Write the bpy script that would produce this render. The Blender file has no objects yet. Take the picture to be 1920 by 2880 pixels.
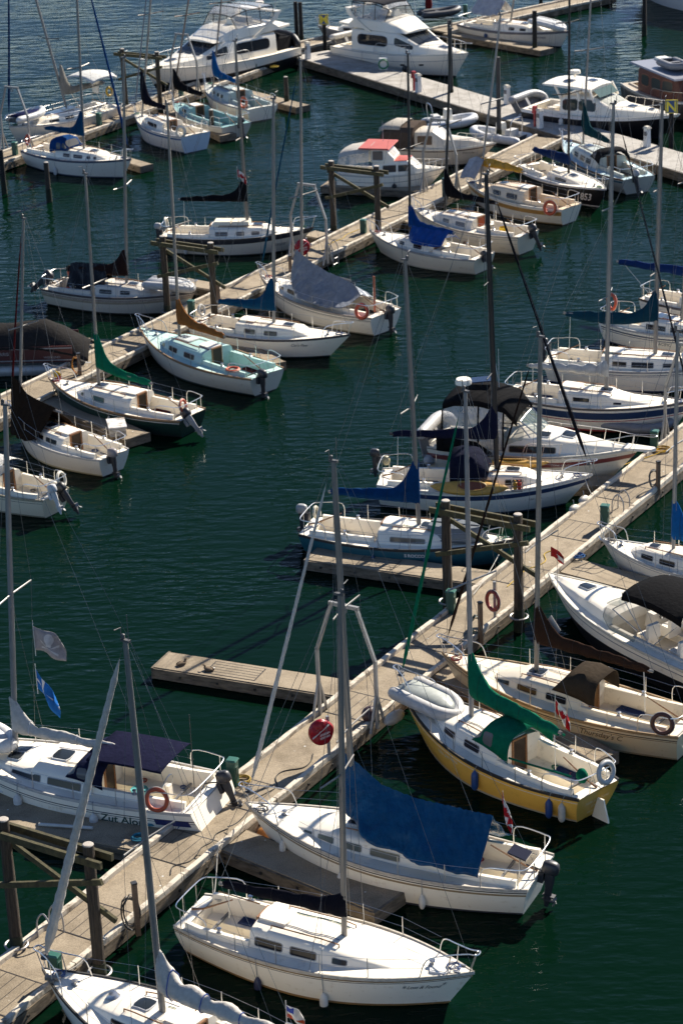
import bpy, bmesh, math, random
from mathutils import Vector, Matrix, noise
V = Vector
PI = math.pi
RAD = math.radians
sc = bpy.context.scene
col = sc.collection
rnd = random.Random(7)

# ------------------------------------------------------------------ camera, sky, sun, exposure
CAM_H = 35.0                                   # the photographer stands on a high bridge
FPX, PITCH, ROLL = 6664.0, RAD(22.6), RAD(2.47)  # focal length in pixels of the 1920 x 2880 photograph
FW = V((0, math.cos(PITCH), -math.sin(PITCH)))
DN = V((0, -math.sin(PITCH), -math.cos(PITCH)))
RT = V((1, 0, 0))
cd = bpy.data.cameras.new('camera')
cam = bpy.data.objects.new('camera', cd)
col.objects.link(cam)
cd.sensor_fit = 'VERTICAL'
cd.sensor_height = 36
cd.lens = FPX / 2880 * 36
cd.clip_start, cd.clip_end = 1, 6000
cx = RT * math.cos(ROLL) + DN * math.sin(ROLL)
cy = RT * math.sin(ROLL) - DN * math.cos(ROLL)
cz = -FW
cam.matrix_world = Matrix(((cx.x, cy.x, cz.x, 0), (cx.y, cy.y, cz.y, 0), (cx.z, cy.z, cz.z, CAM_H), (0, 0, 0, 1)))
sc.camera = cam
cd.dof.use_dof = True
cd.dof.focus_distance = 66
cd.dof.aperture_fstop = 1.5

SUN_EL, SUN_AZ = RAD(36), RAD(50)               # azimuth measured from +X towards +Y
w = bpy.data.worlds.new('World')
sc.world = w
w.use_nodes = True
nt = w.node_tree
sky = nt.nodes.new('ShaderNodeTexSky')
sky.sky_type = 'NISHITA'
sky.sun_disc = False
sky.sun_elevation = SUN_EL
sky.sun_rotation = RAD(90) - SUN_AZ             # Nishita measures clockwise from +Y
sky.air_density, sky.dust_density, sky.ozone_density = 0.5, 0.1, 2.2
nt.links.new(sky.outputs[0], nt.nodes['Background'].inputs[0])
nt.nodes['Background'].inputs[1].default_value = 0.09
sd = bpy.data.lights.new('sun', 'SUN')
sd.energy, sd.angle, sd.color = 5.0, RAD(0.5), (1, 0.92, 0.80)
sun = bpy.data.objects.new('sun', sd)
col.objects.link(sun)
sun.rotation_euler = V((math.cos(SUN_EL) * math.cos(SUN_AZ), math.cos(SUN_EL) * math.sin(SUN_AZ), math.sin(SUN_EL))).to_track_quat('Z', 'Y').to_euler()
sun.location = (60, 140, 60)
sc.view_settings.view_transform = 'Standard'
sc.view_settings.look = 'None'
sc.view_settings.exposure = 1.0
sc.view_settings.gamma = 1
sc.cycles.max_bounces = 6
sc.cycles.transparent_max_bounces = 6
sc.cycles.caustics_reflective = False
sc.cycles.caustics_refractive = False
sc.cycles.use_denoising = True


# ------------------------------------------------------------------ photograph pixel -> point at a real height
def ray(x, y):
    u, v = x - 960, y - 1440
    h = u * math.cos(ROLL) - v * math.sin(ROLL)
    d = u * math.sin(ROLL) + v * math.cos(ROLL)
    return FW * FPX + RT * h + DN * d


def gp(x, y, z=0.0):
    r = ray(x, y)
    return r * ((z - CAM_H) / r.z) + V((0, 0, CAM_H))


def proj(p):
    q = V(p) - V((0, 0, CAM_H))
    D = q.dot(FW)
    h, d = q.dot(RT) / D * FPX, q.dot(DN) / D * FPX
    return (960 + h * math.cos(ROLL) + d * math.sin(ROLL), 1440 - h * math.sin(ROLL) + d * math.cos(ROLL), D)


def height_at(base, px):
    """height and sideways lean of the point over 'base' that shows at pixel px"""
    lo, hi = -2.0, 40.0
    for _ in range(50):
        m = (lo + hi) / 2
        if proj((base.x, base.y, base.z + m))[1] > px[1]: lo = m
        else: hi = m
    q = proj((base.x, base.y, base.z + lo))
    return lo, (px[0] - q[0]) * q[2] / FPX


# ------------------------------------------------------------------ materials
MATS = {}


def node_mat(name):
    m = bpy.data.materials.new(name)
    m.use_nodes = True
    n = m.node_tree
    return m, n, n.nodes, n.links, n.nodes['Principled BSDF']


def tex_noise(N, L, scale, detail=4, vec=None, rough=.55):
    t = N.new('ShaderNodeTexNoise')
    t.inputs['Scale'].default_value = scale
    t.inputs['Detail'].default_value = detail
    t.inputs['Roughness'].default_value = rough
    if vec: L.new(vec, t.inputs['Vector'])
    return t.outputs['Fac']


def mapped(N, L, scale=(1, 1, 1), rz=0.0, kind='Object'):
    tc = N.new('ShaderNodeTexCoord')
    mp = N.new('ShaderNodeMapping')
    mp.inputs['Scale'].default_value = scale
    mp.inputs['Rotation'].default_value = (0, 0, rz)
    L.new(tc.outputs[kind], mp.inputs['Vector'])
    return mp.outputs[0]


def ramp(N, L, fac, p0, c0, p1, c1):
    r = N.new('ShaderNodeValToRGB')
    e = r.color_ramp.elements
    e[0].position, e[1].position = p0, p1
    e[0].color, e[1].color = (*c0, 1), (*c1, 1)
    L.new(fac, r.inputs[0])
    return r.outputs[0]


def bump(N, L, B, fac, strength, dist):
    b = N.new('ShaderNodeBump')
    b.inputs['Strength'].default_value = strength
    b.inputs['Distance'].default_value = dist
    L.new(fac, b.inputs['Height'])
    L.new(b.outputs[0], B.inputs['Normal'])
    return b


def mul(c, k): return tuple(x * k for x in c)


def mat(kind, c=(.8, .8, .8)):
    key = (kind, tuple(round(x, 4) for x in c))
    if key in MATS: return MATS[key]
    m, n, N, L, B = node_mat(kind)
    if kind in ('gelcoat', 'deckpaint') and max(c) - min(c) < .16 and min(c) > .2: c = (c[0], c[1] * .955, c[2] * .86)   # pale neutrals warmed in the base colour to offset blue skylight in the shade
    if kind == 'cloth': c = mul(c, .8)
    B.inputs['Base Color'].default_value = (*c, 1)
    if kind == 'gelcoat':
        f = tex_noise(N, L, 1.7, 5, mapped(N, L, (1, 1, 5)), .65)
        g = tex_noise(N, L, 9, 6, mapped(N, L, (1, 1, .25)), .7)
        mx = N.new('ShaderNodeMath'); mx.operation = 'MULTIPLY'
        L.new(f, mx.inputs[0]); L.new(g, mx.inputs[1])
        L.new(ramp(N, L, mx.outputs[0], .09, (c[0] * .74, c[1] * .68, c[2] * .58), .19, c), B.inputs['Base Color'])
        B.inputs['Roughness'].default_value = .32
    elif kind == 'deckpaint':
        f = tex_noise(N, L, 2.3, 6, mapped(N, L), .7)
        L.new(ramp(N, L, f, .29, mul((c[0], c[1] * .97, c[2] * .92), .72), .43, c), B.inputs['Base Color'])
        B.inputs['Roughness'].default_value = .55
    elif kind == 'cloth':
        f = tex_noise(N, L, 5, 6, mapped(N, L), .7)
        L.new(ramp(N, L, f, .25, mul(c, .72), .7, mul(c, 1.12)), B.inputs['Base Color'])
        bump(N, L, B, tex_noise(N, L, 7, 4, mapped(N, L, (1, 1, 1))), .5, .05)
        B.inputs['Roughness'].default_value = .9
        B.inputs['Specular IOR Level'].default_value = .03
    elif kind == 'tarp':
        f = tex_noise(N, L, 3, 6, mapped(N, L), .7)
        L.new(ramp(N, L, f, .3, mul(c, .75), .7, mul(c, 1.15)), B.inputs['Base Color'])
        bump(N, L, B, tex_noise(N, L, 2.2, 4, mapped(N, L, (1.5, 1, .7)), .55), .8, .16)
        B.inputs['Roughness'].default_value = .27
        B.inputs['Specular IOR Level'].default_value = .2
    elif kind == 'metal':
        f = tex_noise(N, L, 6, 3, mapped(N, L, (1, 1, .3)))
        L.new(ramp(N, L, f, .3, mul(c, .8), .7, c), B.inputs['Base Color'])
        B.inputs['Metallic'].default_value = .3
        B.inputs['Roughness'].default_value = .42
    elif kind == 'steel':
        B.inputs['Metallic'].default_value = .85
        B.inputs['Roughness'].default_value = .28
    elif kind == 'glass':
        B.inputs['Roughness'].default_value = .05
        B.inputs['Specular IOR Level'].default_value = .22
    elif kind == 'clear':
        f = tex_noise(N, L, 2.5, 5, mapped(N, L), .6)
        B.inputs['Alpha'].default_value = .5
        L.new(ramp(N, L, f, .3, (.25, .25, .25), .65, (.62, .62, .62)), B.inputs['Alpha'])
        bump(N, L, B, tex_noise(N, L, 5, 4, mapped(N, L)), .5, .05)
        B.inputs['Roughness'].default_value = .1
    elif kind == 'tint':                           # tinted windscreen one can see through
        B.inputs['Alpha'].default_value = .45
        B.inputs['Roughness'].default_value = .04
    elif kind == 'wood':
        f = tex_noise(N, L, 4, 6, mapped(N, L, (1, 8, 8)), .6)
        L.new(ramp(N, L, f, .3, mul(c, .55), .7, mul(c, 1.2)), B.inputs['Base Color'])
        B.inputs['Roughness'].default_value = .6
    elif kind == 'pile':
        f = tex_noise(N, L, 3, 7, mapped(N, L, (7, 7, .5)), .65)
        L.new(ramp(N, L, f, .36, mul(c, .35), .68, mul(c, 1.5)), B.inputs['Base Color'])
        bump(N, L, B, f, .9, .08)
        B.inputs['Roughness'].default_value = .9
    elif kind == 'moss':
        f = tex_noise(N, L, 4, 7, mapped(N, L), .7)
        L.new(ramp(N, L, f, .35, mul(c, .4), .66, mul(c, 1.35)), B.inputs['Base Color'])
        bump(N, L, B, f, .7, .05)
        B.inputs['Roughness'].default_value = .9
    elif kind == 'rail':
        f = tex_noise(N, L, 2.2, 8, mapped(N, L, (1, 1, 1), 0, 'Object'), .75)
        L.new(ramp(N, L, f, .36, (.20, .15, .10), .50, c), B.inputs['Base Color'])
        bump(N, L, B, f, .6, .03)
        B.inputs['Roughness'].default_value = .85
    elif kind == 'fascia':
        f = tex_noise(N, L, 1.8, 8, mapped(N, L, (1, 1, 4)), .7)
        L.new(ramp(N, L, f, .34, mul(c, .35), .66, mul(c, 1.5)), B.inputs['Base Color'])
        bump(N, L, B, f, .6, .04)
        B.inputs['Roughness'].default_value = .9
    elif kind in ('aggregate', 'plank'):
        vec = mapped(N, L)
        f = tex_noise(N, L, 26, 6, vec, .8)
        g = tex_noise(N, L, .9, 6, vec, .7)
        a = ramp(N, L, f, .34, mul(c, .58), .62, mul(c, 1.28))
        b = ramp(N, L, g, .34, (.62, .60, .57), .58, (1, 1, 1))
        mx = N.new('ShaderNodeMix'); mx.data_type = 'RGBA'; mx.blend_type = 'MULTIPLY'
        mx.inputs[0].default_value = 1
        L.new(a, mx.inputs[6]); L.new(b, mx.inputs[7])
        out = mx.outputs[2]
        # bird droppings: small pale spots of their own shape
        vo = N.new('ShaderNodeTexVoronoi'); vo.inputs['Scale'].default_value = 2.1
        L.new(vec, vo.inputs['Vector'])
        sp = ramp(N, L, vo.outputs['Distance'], .045, (1, 1, 1), .075, (0, 0, 0))
        m2 = N.new('ShaderNodeMix'); m2.data_type = 'RGBA'
        L.new(sp, m2.inputs[0]); L.new(out, m2.inputs[6]); m2.inputs[7].default_value = (.6, .6, .57, 1)
        L.new(m2.outputs[2], B.inputs['Base Color'])
        bump(N, L, B, f, .5, .02)
        B.inputs['Roughness'].default_value = .92
    elif kind == 'rubber':
        B.inputs['Roughness'].default_value = .5
        f = tex_noise(N, L, 4, 5, mapped(N, L), .7)
        L.new(ramp(N, L, f, .3, mul(c, .75), .6, c), B.inputs['Base Color'])
    elif kind == 'rope':
        B.inputs['Roughness'].default_value = .9
    else:                                          # plain paint
        f = tex_noise(N, L, 3, 5, mapped(N, L), .65)
        L.new(ramp(N, L, f, .3, mul(c, .82), .6, c), B.inputs['Base Color'])
        B.inputs['Roughness'].default_value = .45
    MATS[key] = m
    return m


WHITE = (.88, .85, .79)
CREAM = (.76, .68, .52)
ALU = (.26, .24, .215)
GAL = (.36, .36, .36)


# ------------------------------------------------------------------ mesh collector
class MB:
    def __init__(s): s.v = []; s.f = []

    def add(s, vs, fs):
        k = len(s.v)
        s.v += [tuple(p) for p in vs]
        s.f += [tuple(i + k for i in f) for f in fs]
        return s

    def loft(s, rings, closed=True, cap0=False, cap1=False):
        n = len(rings[0])
        vs = [p for r in rings for p in r]
        fs = []
        for i in range(len(rings) - 1):
            for j in range(n if closed else n - 1):
                a, b = i * n + j, i * n + (j + 1) % n
                fs.append((a, b, b + n, a + n))
        if cap0: fs.append(tuple(range(n)))
        if cap1: fs.append(tuple(range((len(rings) - 1) * n, len(rings) * n)))
        return s.add(vs, fs)

    def box(s, c, d, rz=0.0, ry=0.0, taper=1.0):
        M = Matrix.Translation(V(c)) @ Matrix.Rotation(rz, 4, 'Z') @ Matrix.Rotation(ry, 4, 'Y')
        x, y, z = d[0] / 2, d[1] / 2, d[2] / 2
        vs = [M @ V(p) for p in ((-x, -y, -z), (x, -y, -z), (x, y, -z), (-x, y, -z), (-x * taper, -y * taper, z), (x * taper, -y * taper, z), (x * taper, y * taper, z), (-x * taper, y * taper, z))]
        return s.add(vs, [(0, 3, 2, 1), (4, 5, 6, 7), (0, 1, 5, 4), (1, 2, 6, 5), (2, 3, 7, 6), (3, 0, 4, 7)])

    def bar(s, p, q, w, h, up=(0, 0, 1)):
        p, q = V(p), V(q)
        d = (q - p).normalized()
        sd_ = d.cross(V(up))
        if sd_.length < 1e-4: sd_ = V((1, 0, 0))
        sd_.normalize()
        u = sd_.cross(d)
        r = []
        for e in (p, q):
            r.append([e + sd_ * (a * w / 2) + u * (b * h / 2) for a, b in ((-1, -1), (1, -1), (1, 1), (-1, 1))])
        return s.loft(r, True, True, True)

    def tube(s, pts, r, n=6, closed=False, flat=1.0):
        pts = [V(p) for p in pts]
        k = len(pts)
        rs = r if isinstance(r, (list, tuple)) else [r] * k
        rings = []
        ref = None
        for i, p in enumerate(pts):
            if closed: d = pts[(i + 1) % k] - pts[i - 1]
            else: d = pts[min(i + 1, k - 1)] - pts[max(i - 1, 0)]
            d = d.normalized() if d.length > 1e-9 else V((0, 0, 1))
            if ref is None:
                ref = V((1, 0, 0)) if abs(d.z) > .9 else V((0, 0, 1))
            a = ref - d * ref.dot(d)
            if a.length < 1e-5: a = d.orthogonal()
            a.normalize()
            ref = a
            b = d.cross(a)
            rings.append([p + a * (rs[i] * math.cos(2 * PI * j / n)) + b * (rs[i] * flat * math.sin(2 * PI * j / n)) for j in range(n)])
        if closed:
            rings.append(rings[0])
            return s.loft(rings)
        return s.loft(rings, True, True, True)

    def lathe(s, prof, c=(0, 0, 0), n=14, M=None):
        c = V(c)
        rings = []
        for r, z in prof:
            ring = [V((r * math.cos(2 * PI * j / n), r * math.sin(2 * PI * j / n), z)) for j in range(n)]
            rings.append([(M @ p if M else p) + c for p in ring])
        return s.loft(rings, True, True, True)

    def ball(s, c, r, n=12):
        r = r if isinstance(r, (tuple, list)) else (r, r, r)
        c = V(c)
        rings = []
        for i in range(n // 2 + 1):
            a = -PI / 2 + PI * i / (n // 2)
            cr = max(math.cos(a), .02)
            rings.append([c + V((r[0] * cr * math.cos(2 * PI * j / n), r[1] * cr * math.sin(2 * PI * j / n), r[2] * math.sin(a))) for j in range(n)])
        return s.loft(rings, True, True, True)

    def torus(s, c, R, r, M=None, n=24, k=8):
        c = V(c)
        pts = [V((R * math.cos(2 * PI * i / n), R * math.sin(2 * PI * i / n), 0)) for i in range(n)]
        pts = [(M @ p if M else p) + c for p in pts]
        return s.tube(pts, r, k, closed=True)

    def prism(s, poly, z0, z1, k=1.0):
        n = len(poly)
        c = (sum(p[0] for p in poly) / n, sum(p[1] for p in poly) / n)
        return s.loft([[V((x, y, z0)) for x, y in poly], [V((c[0] + (x - c[0]) * k, c[1] + (y - c[1]) * k, z1)) for x, y in poly]], True, True, True)

    def build(s, name, m, parent=None, smooth=40, loc=None, rz=0.0):
        me = bpy.data.meshes.new(name)
        me.from_pydata(s.v, [], s.f)
        bm = bmesh.new()
        bm.from_mesh(me)
        bmesh.ops.remove_doubles(bm, verts=bm.verts, dist=1e-5)
        bmesh.ops.recalc_face_normals(bm, faces=bm.faces)
        bm.to_mesh(me)
        bm.free()
        if smooth:
            me.polygons.foreach_set('use_smooth', [True] * len(me.polygons))
            me.set_sharp_from_angle(angle=RAD(smooth))
        me.materials.append(m)
        o = bpy.data.objects.new(name, me)
        col.objects.link(o)
        if parent: o.parent = parent
        if loc is not None: o.location = loc
        o.rotation_euler.z = rz
        return o


def solid(o, t, offset=0.0):
    md = o.modifiers.new('thickness', 'SOLIDIFY')
    md.thickness = t
    md.offset = offset
    return o


def empty(name, loc, rz=0.0):
    o = bpy.data.objects.new(name, None)
    col.objects.link(o)
    o.empty_display_size = .3
    o.location = loc
    o.rotation_euler.z = rz
    return o


def tag(o, label=None, cat=None, group=None, kind=None):
    if label: o['label'] = label
    if cat: o['category'] = cat
    if group: o['group'] = group
    if kind: o['kind'] = kind
    return o


def thing(name, loc, rz, label, cat, group=None):
    return tag(empty(name, loc, rz), label, cat, group)


def copy_tree(o, parent=None):
    c = o.copy()
    col.objects.link(c)
    if parent: c.parent = parent
    for ch in o.children: copy_tree(ch, c)
    return c


def spl(pts, n=6, closed=False):
    """Catmull-Rom through pts"""
    P = [V(p) for p in pts]
    k = len(P)
    out = []
    for i in range(k if closed else k - 1):
        if closed: a, b, c, d = P[i - 1], P[i], P[(i + 1) % k], P[(i + 2) % k]
        else: a, b, c, d = P[max(i - 1, 0)], P[i], P[i + 1], P[min(i + 2, k - 1)]
        for j in range(n):
            t = j / n
            out.append(.5 * ((2 * b) + (c - a) * t + (2 * a - 5 * b + 4 * c - d) * t * t + (3 * b - a - 3 * c + d) * t ** 3))
    if not closed: out.append(P[-1])
    return out


def lerp_keys(keys, t):
    """piecewise linear rows (t, a, b, ...)"""
    if t <= keys[0][0]: return keys[0][1:]
    for k0, k1 in zip(keys, keys[1:]):
        if t <= k1[0]:
            u = (t - k0[0]) / max(k1[0] - k0[0], 1e-9)
            return tuple(a + (b - a) * u for a, b in zip(k0[1:], k1[1:]))
    return keys[-1][1:]


def patch(S, u0, u1, v0, v1, off=.008, rad=.35, nu=6, nv=8, sink=.03):
    """a thin rounded panel lying on surface S(u, v), its rim turned down into the surface"""
    eu, ev = (u1 - u0) * .01, (v1 - v0) * .01
    um, vm = (u0 + u1) / 2, (v0 + v1) / 2
    lu = (S(u1, vm) - S(u0, vm)).length
    lv = (S(um, v1) - S(um, v0)).length
    rows, low = [], []
    for j in range(nv + 1):
        vn = -1 + 2 * j / nv
        vn = math.copysign(abs(vn) ** .8, vn)
        tr = 0
        if rad > 0 and abs(vn) > 1 - rad:
            q = (abs(vn) - (1 - rad)) / rad
            tr = rad * (1 - math.sqrt(max(0, 1 - q * q))) * lv / max(lu, 1e-6)
        tr = min(tr, .95)
        v = vm + vn * (v1 - v0) / 2
        rt_, lo = [], []
        for i in range(nu + 1):
            un = -1 + 2 * i / nu
            u = um + un * (1 - tr) * (u1 - u0) / 2
            p = S(u, v)
            n = (S(u + eu, v) - S(u - eu, v)).cross(S(u, v + ev) - S(u, v - ev))
            if n.length < 1e-12: n = V((0, 0, 1))
            n.normalize()
            if n.dot(p - V((p.x, 0, p.z - .5))) < 0: n = -n
            rt_.append(p + n * off)
            lo.append(p - n * sink)
        rows.append(rt_)
        low.append(lo)
    m = MB().loft(rows, False)
    loop = [(0, i) for i in range(nu)] + [(j, nu) for j in range(nv)] + [(nv, i) for i in range(nu, 0, -1)] + [(j, 0) for j in range(nv, 0, -1)]
    m.loft([[rows[j][i] for j, i in loop], [low[j][i] for j, i in loop]], True)
    return m


def text_mesh(body, size=1.0, shear=0.0, bold=0.0):
    cu = bpy.data.curves.new('lettering', 'FONT')
    cu.body, cu.size, cu.shear, cu.offset = body, size, shear, bold
    cu.resolution_u = 3
    o = bpy.data.objects.new('lettering', cu)
    col.objects.link(o)
    bpy.context.view_layer.update()
    me = bpy.data.meshes.new_from_object(o.evaluated_get(bpy.context.evaluated_depsgraph_get()))
    bpy.data.objects.remove(o)
    bm = bmesh.new()
    bm.from_mesh(me)
    bmesh.ops.triangulate(bm, faces=bm.faces)
    bmesh.ops.subdivide_edges(bm, edges=[e for e in bm.edges if e.calc_length() > size * .25], cuts=1)
    vs = [v.co.copy() for v in bm.verts]
    bm.verts.index_update()
    fs = [tuple(v.index for v in f.verts) for f in bm.faces]
    bm.free()
    bpy.data.meshes.remove(me)
    return vs, fs


def raise_text(place, vs, fs, th=.004):
    """lettering with a little thickness: place(x, y, lift) -> point"""
    m = MB()
    m.add([place(p.x, p.y, th) for p in vs], fs)
    return m


# ------------------------------------------------------------------ hulls
class Hull:
    """x runs stern -> bow, y to port, z up from the waterline; t = 0 stern, 1 bow"""

    def __init__(s, L, B, fs=.85, fm=.8, fb=1.15, tw=.68, tm=.42, p=2.0, rake=.9, tr=.22, gs=.45, gm=.86, gb=.35, z0=-.3):
        s.L, s.B, s.fs, s.fm, s.fb, s.tw, s.tm, s.p = L, B, fs, fm, fb, tw, tm, p
        s.rake, s.tr, s.gs, s.gm, s.gb, s.z0 = rake, tr, gs, gm, gb, z0

    def b(s, t):
        if t > s.tm: return max(0, s.B / 2 * (1 - ((t - s.tm) / (1 - s.tm)) ** s.p))
        return s.B / 2 * (s.tw + (1 - s.tw) * (1 - ((s.tm - t) / s.tm) ** 2))

    def zs(s, t):
        m = .42
        return s.fs * (t - m) * (t - 1) / m + s.fm * t * (t - 1) / (m * (m - 1)) + s.fb * t * (t - m) / (1 - m)

    def P(s, t, v, sd=1):
        z = s.z0 + v * (s.zs(t) - s.z0)
        x = (t - .5) * s.L
        if t > .5: x -= s.rake * (1 - v) * ((t - .5) * 2) ** 2
        else: x += s.tr * (1 - v) * ((.5 - t) * 2) ** 2
        g = s.gm + (s.gb - s.gm) * max(0, (t - .45) / .55) ** 1.5 if t > .45 else s.gm + (s.gs - s.gm) * ((.45 - t) / .45) ** 1.5
        y = s.b(t) * (1 - (1 - g) * max(0, 1 - v) ** 1.7)
        return V((x, sd * y, z))

    def Z(s, t, z, sd=1): return s.P(t, (z - s.z0) / (s.zs(t) - s.z0), sd)

    def out(s, t, z, sd, off):
        p = s.Z(t, z, sd)
        t = min(max(t, .012), .985)
        n = (s.Z(t + .01, z, sd) - s.Z(t - .01, z, sd)).cross(s.Z(t, z + .03, sd) - s.Z(t, z - .03, sd)).normalized()
        if n.y * sd < 0: n = -n
        return p + n * off

    def deck(s, t, y, dz=0.0): return V(((t - .5) * s.L, y, s.zs(t) + dz))


def stations(n, *extra):
    ts = [1 - (1 - i / n) ** 1.25 for i in range(n + 1)] + list(extra)
    return sorted(set(round(t, 4) for t in ts))


class Trunk:
    """a cabin: rows (t, half width at foot, half width of roof, foot height above deck, roof height above deck)"""

    def __init__(s, H, keys, camber=.06, shoulder=.8, base=None):
        s.H, s.keys, s.camber, s.sh, s.base = H, keys, camber, shoulder, base

    def z(s, t): return s.H.zs(t) if s.base is None else s.base

    def row(s, t):
        w, wt, a, h = lerp_keys(s.keys, t)
        return w, wt, s.z(t) + a, s.z(t) + h

    def side(s, t, f, sd=1):
        w, wt, a, h = s.row(t)
        wi = w + (wt - w) * .7
        return V(((t - .5) * s.H.L, sd * (w + (wi - w) * f), a + (h - a) * s.sh * f))

    def top(s, t, y):
        w, wt, a, h = s.row(t)
        return V(((t - .5) * s.H.L, wt * .86 * y, h + s.camber * (1 - y * y)))

    def ring(s, t):
        w, wt, a, h = s.row(t)
        x = (t - .5) * s.H.L
        wi = w + (wt - w) * .7
        half = [(w, a), (wi, a + (h - a) * s.sh), (wi + (wt * .95 - wi) * .75, a + (h - a) * (s.sh + .68 * (1 - s.sh))), (wt * .86, h), (wt * .43, h + s.camber * .75)]
        return [V((x, y, z)) for y, z in half] + [V((x, 0, h + s.camber))] + [V((x, -y, z)) for y, z in reversed(half)]

    def mesh(s, n=3):
        ts = []
        for a, b in zip(s.keys, s.keys[1:]):
            ts += [a[0] + (b[0] - a[0]) * i / n for i in range(n)]
        ts.append(s.keys[-1][0])
        return MB().loft([s.ring(t) for t in ts], True, True, True)


class Boat:
    def __init__(s, name, label, cat, bow, stern, B=.33, group=None, **hk):
        fb, fs = hk.get('fb', 1.15), hk.get('fs', .85)
        pb, ps = gp(*bow, fb), gp(*stern, fs)
        d = (pb - ps); d.z = 0
        s.L = d.length
        s.th = math.atan2(d.y, d.x)
        c = (pb + ps) / 2
        s.M = Matrix.Translation((c.x, c.y, 0)) @ Matrix.Rotation(s.th, 4, 'Z')
        s.Mi = s.M.inverted()
        s.H = Hull(s.L, B * s.L if B < 1 else B, **hk)
        s.root = thing(name, (c.x, c.y, 0), s.th, label, cat, group)
        s.vis = -1 if math.cos(s.th) > 0 else 1     # the side the photographer sees

    def loc(s, px, z): return s.Mi @ gp(*px, z)

    def world(s, p): return s.M @ V(p)

    def t_of(s, px, z): return s.loc(px, z).x / s.L + .5

    def part(s, m, name, mt, smooth=40, parent=None): return m.build(name, mt, parent or s.root, smooth)

    # -- hull and deck
    def hull(s, hullm, deckm=None, boot=None, stripes=(), well=None, rail=None, bootz=.07, transom=None):
        H = s.H
        ts = stations(26)
        vs = [i / 9 for i in range(10)]
        rings = [[H.P(t, v, 1) for v in reversed(vs)] + [H.P(t, v, -1) for v in vs] for t in ts]
        ho = s.part(MB().loft(rings, False, True), 'hull', hullm, 50)
        if transom:
            r = [p + V((-.006, 0, 0)) for p in rings[0]]
            s.part(MB().add(r + [p + V((.02, 0, 0)) for p in rings[0]], [tuple(range(20))] + [(i, i + 1, i + 21, i + 20) for i in range(19)]), 'transom', transom, 0)
        if boot:
            s.band(-.28, bootz, boot, 'boot_stripe', absz=True)
        for d0, d1, m, *nm in stripes:
            s.band(d0, d1, m, nm[0] if nm else 'hull_stripe')
        # deck, open over the cockpit well
        ex = (well[0], well[1]) if well else ()
        ts = stations(22, *ex)
        mb = MB()
        for t0, t1 in zip(ts, ts[1:]):
            rows = []
            for t in (t0, t1):
                b = H.b(t) * .995
                w = min(well[2], .86 * b) if well else .5 * b
                rows.append([H.deck(t, b), H.deck(t, w, .012), H.deck(t, 0, .035), H.deck(t, -w, .012), H.deck(t, -b)])
            hole = well and t0 >= well[0] - 1e-6 and t1 <= well[1] + 1e-6
            for j in range(4):
                if hole and j in (1, 2): continue
                mb.add([rows[0][j], rows[0][j + 1], rows[1][j + 1], rows[1][j]], [(0, 1, 2, 3)])
        s.part(mb, 'deck', deckm or mat('deckpaint', WHITE), 30)
        if rail is not None:
            ts = stations(24)
            P = [V((H.deck(t, H.b(t)).x, H.b(t) + .004, H.zs(t))) for t in ts]
            P += [V((p.x, -p.y, p.z)) for p in reversed(P[:-1])]
            rings = []
            for p in P:
                iy = math.copysign(min(.05, abs(p.y)), p.y)
                rings.append([p + V((0, 0, -.05)), p + V((0, 0, .045)), p + V((0, -iy, .045)), p + V((0, -iy, -.05))])
            s.part(MB().loft(rings, True, True, True), 'toe_rail', rail, 40)

    def band(s, d0, d1, m, name, absz=False, t0=0.0, t1=1.0, sides=(1, -1), off=.006):
        """a painted band a few mm proud of the hull skin; d is measured down from the sheer unless absz"""
        H = s.H
        ts = [t0 + (t1 - t0) * (1 - (1 - i / 30) ** 1.25) for i in range(31)]
        pts = []
        order = [(t, sides[0]) for t in ts] + ([(t, -sides[0]) for t in reversed(ts)] if len(sides) > 1 else [])
        nz = max(1, int(abs(d1 - d0) / .08))
        rows = [[] for _ in range(nz + 3)]
        for t, sd in order:
            za, zb = (d0, d1) if absz else (H.zs(t) - d1, H.zs(t) - d0)
            lv = [(za, -.01)] + [(za + (zb - za) * i / nz, off) for i in range(nz + 1)] + [(zb, -.01)]
            for r, (z, o) in zip(rows, lv):
                p = H.out(t, z, sd, o)
                if t > .985: p.y = sd * abs(p.y); p.x += .004
                r.append(p)
        s.part(MB().loft(rows, False), name, m, 60)

    def cockpit(s, t0, t1, w, seatz=.34, floorz=.72, fw=.3, m=None, coam=.2, sole=None):
        H = s.H
        rings = []
        for i in range(9):
            t = t0 + (t1 - t0) * i / 8
            ww = min(w, .86 * H.b(t) * .995)
            x, z = (t - .5) * s.L, H.zs(t)
            f = min(fw, ww * .55)
            half = [(ww + .015, z - .01), (ww - .01, z + coam), (ww - .13, z + coam), (ww - .17, z - seatz), (f, z - seatz), (f - .03, z - floorz)]
            rings.append([V((x, y, q)) for y, q in half] + [V((x, -y, q)) for y, q in reversed(half)])
        mb = MB().loft(rings, False)
        for k in (0, -1):
            r = rings[k]
            z = r[0].z
            pl, pr = V((r[2].x, r[2].y, z)), V((r[2].x, -r[2].y, z))
            mb.add([r[0], r[1], r[2], pl], [(0, 1, 2, 3)])
            mb.add([r[-1], r[-2], r[-3], pr], [(0, 1, 2, 3)])
            mb.add([pl] + r[3:9] + [pr], [tuple(range(8))])
        s.part(mb, 'cockpit', m or mat('deckpaint', WHITE), 30)
        s.seatz, s.floorz, s.ck = seatz, floorz, (t0, t1, w)
        if sole:
            xa, xb = (t0 - .5) * s.L + .1, (t1 - .5) * s.L - .1
            z = H.zs((t0 + t1) / 2) - floorz
            s.part(MB().box(((xa + xb) / 2, 0, z + .03), (xb - xa, (fw - .06) * 2, .03)), 'cockpit_sole', sole)

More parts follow.
